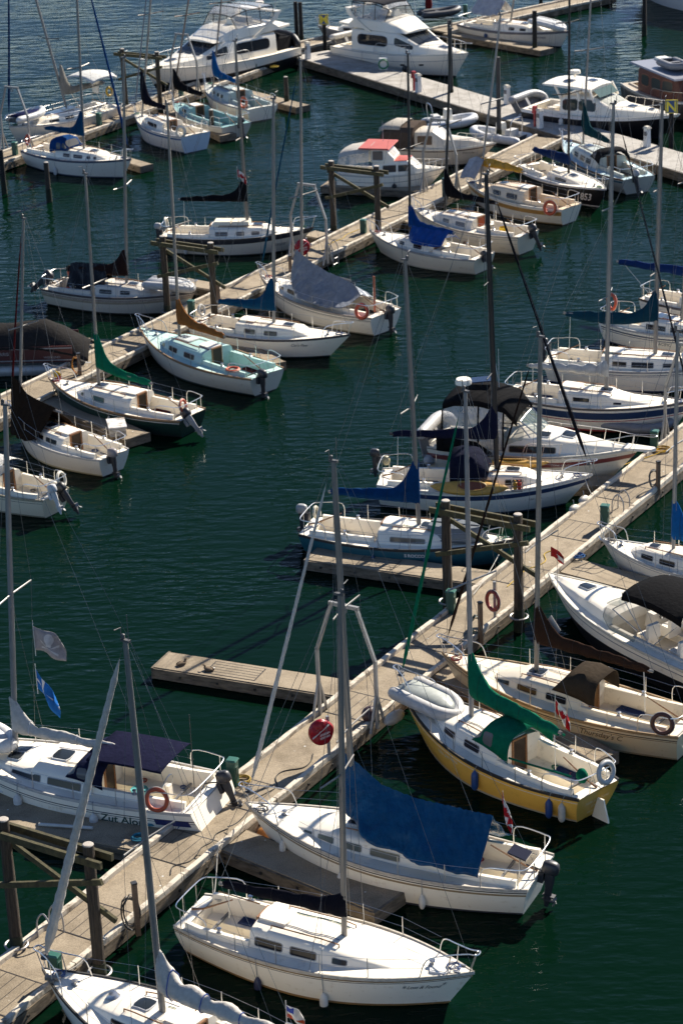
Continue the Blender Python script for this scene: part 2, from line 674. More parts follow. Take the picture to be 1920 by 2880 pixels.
    def cabin(s, tA, tF, h0, h1, kw=.66, wmax=9, front=.09, m=None, name='cabin', shoulder=.8, camber=.06, taper=.85, roofm=None):
        H = s.H
        w = lambda t: min(kw * H.b(t), wmax)
        tm = (tA + tF) / 2
        keys = [(tA, w(tA), w(tA) * taper, -.03, h0), (tm, w(tm), w(tm) * taper, -.03, (h0 + h1) / 2 + .02)]
        tq = max(tF - front, tm + .01)
        keys.append((tq, w(tq), w(tq) * taper * .97, -.03, h1))
        keys.append((tF, w(tF) * .8, w(tF) * .62, -.03, .02))
        T = Trunk(H, keys, camber, shoulder)
        o = s.part(T.mesh(5), name, m or mat('gelcoat', WHITE), 35)
        s.T = T
        if roofm:
            s.part(patch(lambda t, y: T.top(t, y), tA + .01, tq - .005, -.98, .98, .006, .12, 10, 8), 'cabin_top', roofm, 40, o)
        return T

    def windows(s, T, lst, glass=(.012, .014, .017), frame=(.3, .3, .3), f=(.3, .82), name='window', rad=.45, sides=(1, -1)):
        for it in lst:
            a, b = it[0], it[1]
            f0, f1 = (it[2], it[3]) if len(it) > 3 else f
            for sd in sides:
                S = lambda u, v, sd=sd: T.side(u, v, sd)
                o = s.part(patch(S, a, b, f0, f1, .014, rad), name, mat('glass', glass), 30)
                if frame:
                    du, dv = .025 / s.L, .06
                    s.part(patch(S, a - du, b + du, f0 - dv, f1 + dv, .008, rad), 'window_frame', mat('paint', frame), 30, o)

    def hatch(s, T, t0, t1, y0=-.4, y1=.4, glass=(.02, .025, .03), frame=(.6, .6, .6), name='deck_hatch', h=.05):
        S = (lambda u, v: T.top(u, v)) if T else (lambda u, v: s.H.deck(u, v, .035))
        o = s.part(patch(S, t0, t1, y0, y1, h, .2, 4, 4, .02), name, mat('glass', glass) if glass else mat('gelcoat', WHITE), 30)
        if frame:
            du, dv = .03 / s.L, abs(y1 - y0) * .08
            s.part(patch(S, t0 - du, t1 + du, y0 - dv, y1 + dv, h - .012, .2, 4, 4, .02), 'hatch_frame', mat('paint', frame), 30, o)

    def companionway(s, T, wdt=.5, wood=(.05, .03, .02), slide=True, low=.55, frame=(.28, .13, .05)):
        t = T.keys[0][0]
        H = s.H
        x = (t - .5) * s.L
        z1 = H.zs(t) + T.keys[0][4] + .02
        z0 = H.zs(t) - low
        o = s.part(MB().box((x - .012, 0, (z0 + z1) / 2), (.03, wdt, z1 - z0)), 'companionway', mat('glass', wood), 0)
        if frame:
            fm = mat('wood', frame)
            mb = MB()
            mb.bar((x - .02, wdt / 2 + .03, z0), (x - .02, wdt / 2 + .03, z1 + .03), .06, .06)
            mb.bar((x - .02, wdt / 2 + .06, z1 + .045), (x - .02, -wdt / 2 - .06, z1 + .045), .06, .06)
            mb.bar((x - .02, -wdt / 2 - .03, z1 + .03), (x - .02, -wdt / 2 - .03, z0), .06, .06)
            s.part(mb, 'companionway_frame', fm, 0, o)
        if slide:
            dt = .85 / s.L
            yr = (wdt / 2 + .08) / (T.row(t)[1] * .86)
            s.part(patch(lambda u, v: T.top(u, v), t + .002, t + dt, -yr, yr, .07, .12, 4, 4, .03), 'sliding_hatch', mat('gelcoat', WHITE), 30)

    def handrails(s, T, t0, t1, y=.8, m=None):
        for sd in (1, -1):
            n = 4
            mb = MB()
            pts = [T.top(t0 + (t1 - t0) * i / 12, sd * y) + V((0, 0, .075)) for i in range(13)]
            pts = [T.top(t0, sd * y) - V((0, 0, .01))] + pts + [T.top(t1, sd * y) - V((0, 0, .01))]
            mb.tube(pts, .02, 5)
            s.part(mb, 'grab_rail', m or mat('wood', (.24, .11, .04)))

    # -- rig
    def mast(s, mb_, mt=None, mpt=None, mh=None, z0=None, m=None, r=.08, spread=(.52,), slen=.95, fore=1.0, furl=None, back=True, shrouds=True, furl_r=.06, top=True, lower=True, furl_z=None, wind=True, foret=.995):
        H = s.H
        lp = s.loc(mb_, z0 if z0 is not None else 1.3)
        t = lp.x / s.L + .5
        zb = z0 if z0 is not None else 1.3
        base = s.world((lp.x, 0, zb - .25))
        px = mt or mpt
        h, dx = height_at(base, px)
        if mt is None:
            k = mh / h
            h, dx = mh, dx * k
        m = m or mat('metal', ALU)
        bl = V((lp.x, 0, zb - .25))
        tl = s.Mi @ (base + V((dx, 0, h)))
        s.mb, s.mt_, s.mtm = bl, tl, t
        s.mast_at = lambda f: bl + (tl - bl) * f
        mo = s.part(MB().tube([s.mast_at(f) for f in (0, .3, .6, .85, 1)], [r, r, r * .97, r * .85, r * .7], 10, flat=.72), 'mast', m)
        mbx = MB().box(tl + V((-.01, 0, .025)), (.25, .09, .06))
        mbx.tube([tl + V((-.1, 0, .05)), tl + V((-.1, 0, .7))], .009, 5).lathe([(.02, 0), (.045, .02), (.045, .11), (.02, .13)], tl + V((.06, 0, .05)), 8)
        if wind:
            mbx.tube([tl + V((.12, 0, .05)), tl + V((.12, 0, .32)), tl + V((.12, .22, .34))], .014, 5)
        s.part(mbx, 'masthead', mat('paint', (.11, .105, .10)), 0, mo)
        wire = mat('paint', (.12, .12, .12))
        tips = []
        for f in spread:
            c = s.mast_at(f)
            tp = {}
            for sd in (1, -1):
                tp[sd] = c + V((-.14, sd * slen * (1 if f < .6 else .8), .06))
            s.part(MB().tube([tp[1], c + V((-.02, 0, 0)), tp[-1]], .034, 6, flat=.6), 'spreader', m, parent=mo)
            tips.append(tp)
        tb = .994
        if shrouds:
            for sd in (1, -1):
                ch = H.deck(t - .005, sd * H.b(t) * .92)
                s.part(MB().tube([ch] + [tp[sd] for tp in tips] + [s.mast_at(.97)], .0065, 4), 'shroud', wire)
                if lower and tips:
                    ch = H.deck(t - .05, sd * H.b(t) * .90)
                    s.part(MB().tube([ch, s.mast_at(spread[0] - .01)], .0065, 4), 'shroud', wire)
        ftop = s.mast_at(fore * .99) + V((.08, 0, 0))
        fbot = V(((foret - .5) * s.L, 0, H.zs(foret) + .05))
        s.part(MB().tube([fbot, ftop], .0065, 4), 'forestay', wire)
        if furl:
            n = 110
            pts, rs = [], []
            a0, a1 = (furl_z or (.06, .93))
            for i in range(n + 1):
                u = i / n
                p = fbot + (ftop - fbot) * (a0 + (a1 - a0) * u)
                pts.append(p + V((0, math.sin(u * 3.1) * .05, -math.sin(PI * u) * .06)))
                rs.append(furl_r * (.25 + .75 * min(1, u * 14) * (1 - .68 * u)) * min(1, .12 + (1 - u) * 14) * (1 + .07 * math.sin(u * 150) + .05 * math.sin(u * 41)))
            s.part(MB().tube(pts, rs, 8), 'furled_jib', mat('cloth', furl))
            s.part(MB().lathe([(.02, 0), (.11, .02), (.11, .05), (.05, .06), (.05, .12), (.11, .13), (.11, .16), (.02, .18)], fbot + (ftop - fbot) * .03, 12), 'furling_drum', mat('paint', (.1, .1, .1)))
        if back:
            s.part(MB().tube([H.deck(.01, 0, .05), tl + V((-.15, 0, .03))], .0065, 4), 'backstay', wire)
        # halyards beside the mast
        s.part(MB().tube([s.mast_at(.02) + V((-.12, .09, 0)), s.mast_at(.5) + V((-.13, .06, 0)), s.mast_at(.985) + V((-.1, .02, 0))], .007, 4), 'halyard', mat('rope', (.28, .27, .24)))
        return t

    def boom(s, ln, zb, cover=None, hm=1.1, hb=.3, wd=.15, m=None, lift=0.0, kind='cloth', ties=0, seed=1, swing=0.0, boomr=.055, name='sail_cover', tail=.12, sag=.0, topping=True):
        """boom running aft from the mast at height zb, with the sail stowed on it"""
        f = (zb - s.mb.z) / (s.mt_.z - s.mb.z)
        a = s.mast_at(f) + V((-.08, 0, 0))
        d = V((-math.cos(swing), math.sin(swing), 0))
        e = a + d * ln + V((0, 0, lift))
        s.be = e
        bo = s.part(MB().tube([a, e], boomr, 8), 'boom', m or mat('metal', ALU))
        if topping:
            s.part(MB().tube([e, s.mast_at(.985) + V((-.12, 0, 0))], .007, 4), 'topping_lift', mat('rope', (.22, .22, .21)))
            t = max((e.x + .25) / s.L + .5, .03)
            tb = max(.03, t)
            z = s.H.zs(tb) + .1
            s.part(MB().tube([e + (a - e) * .08, V(((tb - .5) * s.L, 0, z))], .016, 5), 'mainsheet', mat('rope', (.6, .58, .52)))
        if not cover: return
        rg = random.Random(seed)
        n = 34
        rings = []
        side = V((-d.y, d.x, 0))
        ph = rg.random() * 9
        for i in range(n + 1):
            u = i / n
            x = -.16 + u * (ln * .97 + .16)
            c = a + (e - a) * max(0, x) / ln + d * min(0, x)
            q = max(0, x) / ln
            ht = (hm - hb) * math.exp(-(max(0, x) / .38) ** 1.6) + hb * (1 - q * .75) + .05
            lump = noise.noise(V((x * 2.6 + ph, ph, 0))) * (.075 if ties == 0 else .10)
            lo = -.10 - .05 * (1 - q) + noise.noise(V((x * 3.1, ph, 4))) * .04 - sag * math.sin(PI * q)
            hi = ht + lump
            wv = wd * (1.05 - .55 * q) * (1 + .25 * noise.noise(V((x * 3.0, 2, ph))))
            if x < .12: wv = min(wv, .15)
            if i in (0,): wv *= .35
            if i == n: wv *= .6; hi *= .7
            if ties:
                k = abs(math.sin(PI * (q * ties + .5)))
                wv *= .62 + .45 * k; hi = lo + (hi - lo) * (.72 + .3 * k)
            ring = []
            m_ = 14
            for j in range(m_):
                an = 2 * PI * j / m_
                cy_, cz_ = math.cos(an), math.sin(an)
                yy = math.copysign(abs(cy_) ** .8, cy_) * wv * (1 - .55 * max(0, cz_) ** 1.5)
                zz = (lo + hi) / 2 + (hi - lo) / 2 * cz_
                wob = noise.noise(V((x * 5, an * 1.3, ph))) * (.04 if ties == 0 else .06)
                ring.append(c + side * (yy + wob) + V((0, 0, zz)))
            rings.append(ring)
        co = s.part(MB().loft(rings, True, True, True), name, mat(kind, cover), 60)
        for k in range(0 if ties else 4):
            i = int(n * (.16 + .22 * k))
            cc = sum(rings[i], V((0, 0, 0))) / 14
            s.part(MB().tube([cc + (p - cc) * 1.03 for p in rings[i]], .009, 4, closed=True), 'lashing', mat('rope', mul(cover, .35)), parent=co)
        for k in range(ties):
            q = (k + .5) / ties
            i = max(1, min(n - 1, int(q * n)))
            cc = sum(rings[i], V((0, 0, 0))) / 14
            pts = [cc + (p - cc) * 1.08 for p in rings[i]]
            s.part(MB().tube(pts, .016, 5, closed=True), 'sail_tie', mat('rope', (.06, .1, .3) if seed % 2 else (.5, .5, .5)), parent=co)

    # -- rails
    def pulpit(s, t0=.85, h=.58, ext=.12, m=None):
        H = s.H
        m = m or mat('steel', (.62, .62, .62))
        q = lambda t, sd, z: H.deck(t, sd * max(H.b(t) - .06, .06), z)
        fr = H.deck(1, 0, h + .03) + V((ext, 0, 0))
        side = lambda sd: [q(t0, sd, .02), q(t0 + .02, sd, h * .85), q((t0 + 1) / 2, sd, h), q(.975, sd, h + .02) + V((ext * .5, sd * .05, 0))]
        pts = side(1) + [fr + V((0, .1, 0)), fr + V((0, -.1, 0))] + side(-1)[::-1]
        mb = MB().tube(spl(pts, 4), .017, 6)
        for sd in (1, -1):
            tm = (t0 + 1.02) / 2
            mb.tube([q(tm - .01, sd, .02), q(tm, sd, h - .01)], .015, 5)
        mb.tube([H.deck(.985, .05, .02), fr + V((-.05, .08, 0))], .015, 5)
        mb.tube([H.deck(.985, -.05, .02), fr + V((-.05, -.08, 0))], .015, 5)
        s.part(mb, 'pulpit', m)

    def pushpit(s, t1=.14, h=.6, m=None, gap=False):
        H = s.H
        m = m or mat('steel', (.62, .62, .62))
        q = lambda t, k, z: H.deck(t, H.b(t) * k, z) if abs(k) < .9 else H.deck(t, math.copysign(H.b(t) - .06, k), z)
        pts = [q(t1, 1, .02), q(t1 - .01, 1, h), q(.03, 1, h), q(.005, .8, h), q(0, .3, h), q(0, -.3, h), q(.005, -.8, h), q(.03, -1, h), q(t1 - .01, -1, h), q(t1, -1, .02)]
        mb = MB().tube(spl(pts, 4), .017, 6)
        for k in (1, -1):
            mb.tube([q(.03, k, .02), q(.03, k, h)], .015, 5)
            mb.tube([q(.004, .4 * k, .02), q(.004, .4 * k, h)], .015, 5)
        s.part(mb, 'pushpit', m)

    def lifelines(s, ts=(.25, .4, .55, .7), h=.6, ends=(.13, .86), m=None, wires=(.97, .5)):
        H = s.H
        m = m or mat('steel', (.55, .55, .55))
        for sd in (1, -1):
            q = lambda t, z, sd=sd: H.deck(t, sd * (H.b(t) - .06), z)
            for t in ts:
                s.part(MB().tube([q(t, .0), q(t, h)], [.016, .012], 6), 'stanchion', m)
            for k in wires:
                s.part(MB().tube([q(ends[0], h * k)] + [q(t, h * k) for t in ts] + [q(ends[1], h * k * .9)], .0065, 4), 'lifeline', mat('steel', (.5, .5, .5)))

    # -- fittings
    def winches(s, t, w):
        for sd in (1, -1):
            p = s.H.deck(t, sd * (min(w, .86 * s.H.b(t)) - .06), .2)
            s.part(MB().lathe([(.08, 0), (.08, .03), (.05, .05), (.05, .11), (.07, .14), (.03, .15)], p, 10), 'winch', mat('steel', (.5, .5, .5)))

    def clutter(s, seed):
        """lines led aft, coiled ropes, cushions and a locker lid: what lies about on a used boat"""
        rg = random.Random(seed * 13 + 5)
        H, L = s.H, s.L
        t0, t1, w_ = s.ck
        rc = [(.5, .48, .42), (.05, .09, .22), (.3, .05, .04), (.08, .2, .12), (.16, .15, .14)]
        for sd in (1, -1):
            if hasattr(s, 'T'):
                y = sd * rg.uniform(.35, .6)
                ta, tf = s.T.keys[0][0], min(s.mtm, s.T.keys[-2][0])
                if tf > ta + .05:
                    pts = [s.T.top(tf + (ta - tf) * i / 6, y * (1 + .1 * math.sin(i * 2 + seed))) + V((0, 0, .02)) for i in range(7)]
                    s.part(MB().tube(spl(pts, 3), .012, 5), 'control_line', mat('rope', rg.choice(rc)))
            for k in range(rg.choice((1, 2))):
                t = t0 + (t1 - t0) * rg.uniform(.2, .85)
                ww = min(w_, .85 * H.b(t)) - .32
                c = H.deck(t, sd * ww, -s.seatz + .02)
                pts = []
                R = rg.uniform(.08, .15)
                for q in range(30):
                    a = q * 2 * PI / 9
                    pts.append(c + V((R * math.cos(a) * rg.uniform(.8, 1.1), R * math.sin(a) * rg.uniform(.8, 1.1), .012 * (q // 9) + .01)))
                s.part(MB().tube(spl(pts, 2), .013, 5), 'coiled_line', mat('rope', rg.choice(rc)))
            if rg.random() < .5:
                t = t0 + (t1 - t0) * rg.uniform(.35, .7)
                ww = min(w_, .85 * H.b(t)) - .34
                s.part(MB().box(H.deck(t, sd * ww, -s.seatz + .04), (.9, .3, .07), rz=rg.uniform(-.1, .1), taper=.9), 'cushion', mat('cloth', rg.choice([(.04, .06, .14), (.2, .18, .15), (.12, .03, .03), (.05, .05, .055)])), 30)
        c = H.deck(.93, rg.uniform(-.15, .15), .05)
        pts = [c + V((rg.uniform(.1, .2) * math.cos(q * .8), rg.uniform(.1, .2) * math.sin(q * .8), .01 + .003 * q)) for q in range(22)]
        s.part(MB().tube(spl(pts, 2), .014, 5), 'coiled_line', mat('rope', rg.choice(rc)))
        s.part(MB().lathe([(.09, 0), (.1, .03), (.05, .06), (.05, .1), (.09, .13), (.02, .15)], H.deck(.86, 0, .03), 10), 'deck_vent', mat('steel', (.45, .45, .44)))
        s.part(MB().box(H.deck((t0 + t1) / 2 * .5 + t0 * .5, 0, -s.seatz + .1), (.06, 2 * min(w_, .8 * H.b(t0)) - .2, .06)), 'traveller', mat('metal', (.2, .2, .2)), 0)

    def cleats(s, ts=(.95, .06)):
        for t in ts:
            for sd in (1, -1):
                p = s.H.deck(t, sd * s.H.b(t) * .7, .06)
                s.part(MB().box(p, (.2, .035, .03)).box(p - V((0, 0, .03)), (.08, .03, .06)), 'cleat', mat('steel', (.5, .5, .5)), 0)

    def tiller(s, up=.5):
        t0 = s.ck[0]
        z = s.H.zs(.02)
        s.part(MB().tube([s.H.deck(.01, 0, .06), s.H.deck(.05, 0, .16), s.H.deck(t0 + .12, .05, .16 + up)], [.035, .03, .02], 6), 'tiller', mat('wood', (.25, .12, .05)))

    def rudder(s, m=None, d=.5, w=.34, top=.12):
        H = s.H
        z1 = H.fs + top
        x0 = -s.L / 2
        prof = [(.03, z1), (-.2, z1), (-.26, z1 - .25), (-w - H.tr * -.1, .1), (-w - .02, -d), (-.02 + H.tr * .7, -d), (.02 + H.tr * .55, 0)]
        rings = [[V((x0 + x, y, z)) for x, z in prof] for y in (-.025, .025)]
        s.part(MB().loft(rings, True, True, True), 'rudder', m or mat('gelcoat', WHITE), 30)

    def outboard(s, y=.35, z=None, tilt=0.0, cowl=(.03, .03, .035), leg=(.03, .03, .035), k=1.0, turn=0.0):
        """motor clamped to the transom: bracket and leg, with the cowling and propeller as its pieces"""
        z = s.H.fs - .12 if z is None else z
        M = Matrix.Translation((-s.L / 2 - .12, y, z)) @ Matrix.Rotation(turn, 4, 'Z') @ Matrix.Rotation(tilt, 4, 'Y') @ Matrix.Scale(k, 4)
        mb = MB()
        mb.box((.06, 0, -.02), (.16, .22, .34))
        mb.loft([[V((x, yy, zz)) for x, yy in ((-.28, -.07), (-.06, -.07), (-.02, 0), (-.06, .07), (-.28, .07), (-.32, 0))] for zz in (.16, -.1)] + [[V((x, yy, zz)) for x, yy in ((-.26, -.05), (-.10, -.05), (-.07, 0), (-.10, .05), (-.26, .05), (-.29, 0))] for zz in (-.35, -.72)] + [[V((x, yy, -.95)) for x, yy in ((-.2, -.015), (-.14, -.015), (-.12, 0), (-.14, .015), (-.2, .015), (-.22, 0))]], True, True, True)
        mb.box((-.22, 0, -.56), (.34, .18, .025))
        mb.tube([(-.02, 0, -.72), (-.16, 0, -.72), (-.34, 0, -.72), (-.42, 0, -.72)], [.02, .06, .05, .03], 8)
        mb.tube([(0, .05, .16), (.2, .08, .22), (.5, .1, .24)], .025, 6)
        o = s.part(mb, 'outboard_motor', mat('paint', leg))
        cw = MB()
        rr = []
        for zz, kx, ky in ((.14, .8, .8), (.18, 1, 1), (.32, 1.02, 1.04), (.44, .94, .92), (.5, .62, .6)):
            rr.append([V((-.17 + kx * .24 * math.copysign(abs(math.cos(a)) ** .7, math.cos(a)), ky * .155 * math.copysign(abs(math.sin(a)) ** .7, math.sin(a)), zz)) for a in [2 * PI * i / 14 for i in range(14)]])
        cw.loft(rr, True, True, True)
        s.part(cw, 'cowling', mat('paint', cowl), 50, o)
        pr = MB()
        for i in range(3):
            a = 2 * PI * i / 3
            c, q = math.cos(a), math.sin(a)
            pr.add([V((-.40, y1 * c - z1 * q, -.72 + y1 * q + z1 * c)) + V((dx, 0, 0)) for y1, z1, dx in ((0, .02, 0), (.06, .07, .05), (.05, .15, .03), (-.04, .15, -.03), (-.05, .07, -.04))], [(0, 1, 2, 3, 4)])
        pr.ball((-.41, 0, -.72), .03, 8)
        s.part(pr, 'propeller', mat('paint', (.2, .2, .2)), 40, o)
        for q in (o, *o.children):
            q.data.transform(M)
        return o

    def dodger(s, T, t=None, ln=.95, w=None, h=.62, m=None, win=True, col_=(.015, .018, .03)):
        """canvas hood over the companionway, open aft"""
        t = t if t is not None else T.keys[0][0]
        x0 = (t - .5) * s.L
        z = T.z(t)
        wt = T.row(t)[0]
        w = w or wt * .96
        zr = T.row(t)[3] - z
        rings = []
        for dx, hh, kz in ((.75, .03, 1), (.42, h * .80, .95), (.05, h, .8), (-.35, h + .02, .5)):
            dx *= ln
            rings.append([V((x0 + dx, w * math.copysign(abs(math.cos(a)) ** .5, math.cos(a)), z + zr * kz + hh * math.sin(a) ** .7 if math.sin(a) > .01 else z + zr * kz)) for a in [PI * i / 16 for i in range(17)]])
        o = solid(s.part(MB().loft(rings, False), 'dodger', mat('cloth', col_), 50), .02)
        if win:
            def S(u, v):
                i = min(int(u), 2)
                a, b = rings[i], rings[i + 1]
                fj = v * 16
                j = min(int(fj), 15)
                k = fj - j
                return (a[j] * (1 - k) + a[j + 1] * k) * (1 - (u - i)) + (b[j] * (1 - k) + b[j + 1] * k) * (u - i)
            for u0, u1, v0, v1 in ((.2, .85, .10, .30), (.2, .85, .36, .64), (.2, .85, .70, .90), (1.05, 1.8, .03, .2), (1.05, 1.8, .8, .97)):
                s.part(patch(S, u0, u1, v0, v1, .022, .3, 5, 6, .02), 'dodger_window', mat('glass', (.12, .12, .12)), 30, o)
        return o

    def awning(s, xa, xb, hw, z, rise=.12, m=None, name='bimini', legs=True, sag=.0, foot=None, tilt=0.0, edge=.10):
        n = 8
        rings = []
        for i in range(n + 1):
            u = i / n
            x = xa + (xb - xa) * u
            arch = 4 * u * (1 - u)
            rings.append([V((x, hw * k, z + tilt * u + rise * (1 - abs(k) ** 2.4) + rise * .6 * arch - (edge if abs(k) > .99 else 0) + noise.noise(V((x * 2, k * 2, z))) * .02)) for k in (-1, -.97, -.8, -.5, -.2, .0, .2, .5, .8, .97, 1)])
        o = solid(s.part(MB().loft(rings, False), name, m, 40), .025)
        if legs:
            st = mat('steel', (.55, .55, .55))
            fz = foot if foot is not None else s.H.zs(.2)
            for x in (xa + .05, xb - .05):
                p = lambda sd, zz, xx: V((xx, sd * hw * .98, zz))
                xm = (xa + xb) / 2
                mb = MB().tube(spl([p(1, fz, xm), p(1, z - .1, x), V((x, hw * .7, z + rise * .3)), V((x, -hw * .7, z + rise * .3)), p(-1, z - .1, x), p(-1, fz, xm)], 3), .016, 6)
                s.part(mb, name + '_frame', st, parent=o)
        return o

    def lettering(s, body, t, z, size, color=(.03, .03, .03), shear=0.0, bold=0.0, sd=None, kx=1.0, name='lettering'):
        """words painted on the side the photographer sees, lying on the hull skin"""
        sd = sd or s.vis
        vs, fs = text_mesh(body, size, shear, bold)
        wmax = max(p.x for p in vs)
        dr = 1 if sd < 0 else -1
        return s.part(raise_text(lambda x, y, l: s.H.out(t + dr * (x - wmax / 2) * kx / s.L, z + y, sd, .007 + l), vs, fs), name, mat('paint', color), 0)

    def cabin_text(s, T, body, t, f, size, color=(.05, .05, .05), sd=None, kf=1.6):
        sd = sd or s.vis
        vs, fs = text_mesh(body, size)
        wmax = max(p.x for p in vs)
        dr = 1 if sd < 0 else -1
        s.part(raise_text(lambda x, y, l: T.side(t + dr * (x - wmax / 2) / s.L, f + y * kf, sd) + V((0, sd * (.006 + l), 0)), vs, fs), 'lettering', mat('paint', color), 0)


# ------------------------------------------------------------------ things that lie on or hang from boats
def fender(boat, t, label, color=(.7, .68, .62), ln=.5, r=.11, sd=None, drop=.12, cap=None, group='fenders hung along the hulls'):
    sd = sd or boat.vis
    H = boat.H
    zt = H.zs(t)
    ztop = zt - drop
    p = H.out(t, max(ztop - ln * .5, .1), sd, r + .012)
    w_ = boat.world((p.x, p.y, ztop - ln))
    f = thing('fender', w_, boat.th, label, 'fender', group)
    prof = [(.02, 0), (.05, .01), (r * .8, .06), (r, .13), (r, ln - .13), (r * .8, ln - .06), (.05, ln - .01), (.03, ln + .03)]
    MB().lathe(prof, (0, 0, 0), 12).build('body', mat('rubber', color), f)
    e = H.deck(t, sd * (H.b(t) + .01), .05)
    d = boat.Mi @ w_
    MB().tube([(0, 0, ln + .02), V((e.x - d.x, (e.y - d.y) + sd * .012, e.z - d.z)), V((e.x - d.x, (e.y - d.y) - sd * .06, e.z - d.z))], .011, 5).build('lanyard', mat('rope', (.3, .3, .3)), f)
    return f


def life_ring(loc, normal, label, R=.3, r=.075, color=(.55, .09, .02), parent_boat=None, straps=True):
    q = V(normal).to_track_quat('Z', 'Y').to_matrix().to_4x4()
    f = thing('life_ring', loc, 0, label, 'life ring', None)
    MB().torus((0, 0, 0), R, r, q, 28, 10).build('ring', mat('rubber', color), f)
    MB().torus((0, 0, 0), R + r + .012, .012, q, 28, 5).build('grab_line', mat('rope', (.5, .48, .42)), f)
    return f


def dinghy_hard(boat, x, y, z, ln, wd, h, label, color, rz=0.0):
    """a stiff little boat lying upside down on a deck"""
    H = Hull(ln, wd, fs=h, fm=h * .95, fb=h * 1.1, tw=.75, tm=.4, p=2.2, rake=.35, tr=.05, gs=.7, gm=.72, gb=.5, z0=0)
    o = thing('dinghy', boat.world((x, y, z)), boat.th + rz, label, 'dinghy')
    ts = stations(16)
    vs = [i / 6 for i in range(7)]
    fl = lambda p: V((p.x, p.y, h * 1.12 - p.z))
    rings = [[fl(H.P(t, v, 1)) for v in reversed(vs)] + [fl(H.P(t, v, -1)) for v in vs] for t in ts]
    MB().loft(rings, True, True).build('hull', mat('gelcoat', color), o, 50)
    k = [fl(H.P(t, 0, 1)) for t in ts if t < .93]
    MB().tube([V((p.x, 0, p.z + .012)) for p in k], .025, 5).build('keel_strip', mat('paint', mul(color, .7)), o)
    P = [fl(H.P(t, 1, 1)) for t in ts]
    P += [V((p.x, -p.y, p.z)) for p in reversed(P[:-1])]
    MB().tube(P, .03, 6).build('gunwale', mat('rubber', mul(color, .6)), o)
    return o


def inflatable(loc, rz, ln, wd, label, color=(.3, .3, .31), r=.21, floor=(.22, .22, .23), motor=False, flip=False, rx=0.0, ry=0.0, seat=True, cover=None):
    o = thing('inflatable_dinghy', loc, 0, label, 'dinghy')
    o.rotation_euler = (rx, ry, rz)
    a, b = ln / 2, wd / 2 - r
    k = -1 if flip else 1
    zc = r
    pts = [(-a, b, zc), (-a * .4, b, zc), (a * .25, b, zc), (a * .62, b * .82, zc + .06 * k), (a * .88, b * .38, zc + .13 * k), (a * .95, 0, zc + .15 * k), (a * .88, -b * .38, zc + .13 * k), (a * .62, -b * .82, zc + .06 * k), (a * .25, -b, zc), (-a * .4, -b, zc), (-a, -b, zc)]
    sp = spl(pts, 5)
    n = len(sp)
    MB().tube(sp, [r * (.25 if i in (0, n - 1) else .8 if i in (1, n - 2) else 1) for i in range(n)], 12).build('tube', mat('rubber', color), o, 60)
    zf = zc - r * .55 * k
    fl = MB()
    fl.loft([[V((x, -w_, zf + dz)), V((x, 0, zf + dz - .06 * k)), V((x, w_, zf + dz))] for x, w_, dz in ((-a * .86, b, 0), (0, b, 0), (a * .4, b * .95, 0), (a * .7, b * .6, .07 * k), (a * .9, .05, .12 * k))], False)
    solid(fl.build('floor', mat('rubber', floor), o, 50), .04)
    MB().box((-a * .82, 0, zc - .02), (.05, 2 * b, r * 1.7)).build('transom', mat('paint', (.1, .1, .1)), o, 0)
    if seat and not flip:
        MB().box((-a * .1, 0, zc + .12), (.24, 2 * b + .1, .05)).build('seat', mat('rubber', mul(color, .8)), o, 0)
    if cover:
        solid(MB().loft([[V((x, -w_, zc + r * .7)), V((x, -w_ * .5, zc + r * .95)), V((x, 0, zc + r * 1.05)), V((x, w_ * .5, zc + r * .95)), V((x, w_, zc + r * .7))] for x, w_ in ((-a * .9, b), (0, b), (a * .5, b * .85), (a * .82, b * .3))], False).build('cover', mat('cloth', cover), o, 50), .02)
    return o


def tarp(boat, keys, label, color, name='tarp', n=130, mrows=34, wr=.06, seed=3, kind='tarp', power=.9):
    """cloth hung over a ridge; rows (x, ridge z, eave z, half width) in the boat's own frame"""
    keys = sorted(keys)
    x0, x1 = keys[0][0], keys[-1][0]
    rings = []
    for i in range(n + 1):
        x = x0 + (x1 - x0) * i / n
        rz_, ez, hw = lerp_keys(keys, x)
        row = []
        for j in range(mrows + 1):
            v = -1 + 2 * j / mrows
            av = abs(v)
            y = hw * v
            z = rz_ - (rz_ - ez) * av ** power
            amp = wr * (.45 + av)
            q = V((x * 1.1 + seed, y * 1.2, z * .8))
            dx = noise.noise(q * 1.5) * amp * 2 + abs(noise.noise(V((x * 3.1 + seed, v * .7 + z * .5, 1)))) * amp * 1.6
            dx += .05 * av * abs(math.sin(x * 2.1 + .9 * z + 1.5 * noise.noise(V((x * .8, seed, z * .6)))) ) ** .6
            dx += .03 * av * math.sin(x * 8.5 + seed + 2.2 * noise.noise(V((x * 1.3, seed, z))) + z * 1.5)
            z2 = z - abs(math.sin(x * 2.6 + seed)) * .07 * av ** 4 - .06 * (1 - abs(2 * (i / n) - 1)) * (1 - av)
            gath = .035 * noise.noise(V((x * 9, v * 2, seed))) * max(0, 1 - av * 3.5)     # gathers along the ridge line
            row.append(V((x, y + math.copysign(dx, v) * min(1, av * 3), z2 + gath + noise.noise(q * 2.3) * amp * .7)))
        rings.append(row)
    c = boat.world((0, 0, 0))
    o = MB().loft(rings, False).build(name, mat(kind, color), None, 70, c, boat.th)
    solid(o, .012)
    return tag(o, label, 'tarp')


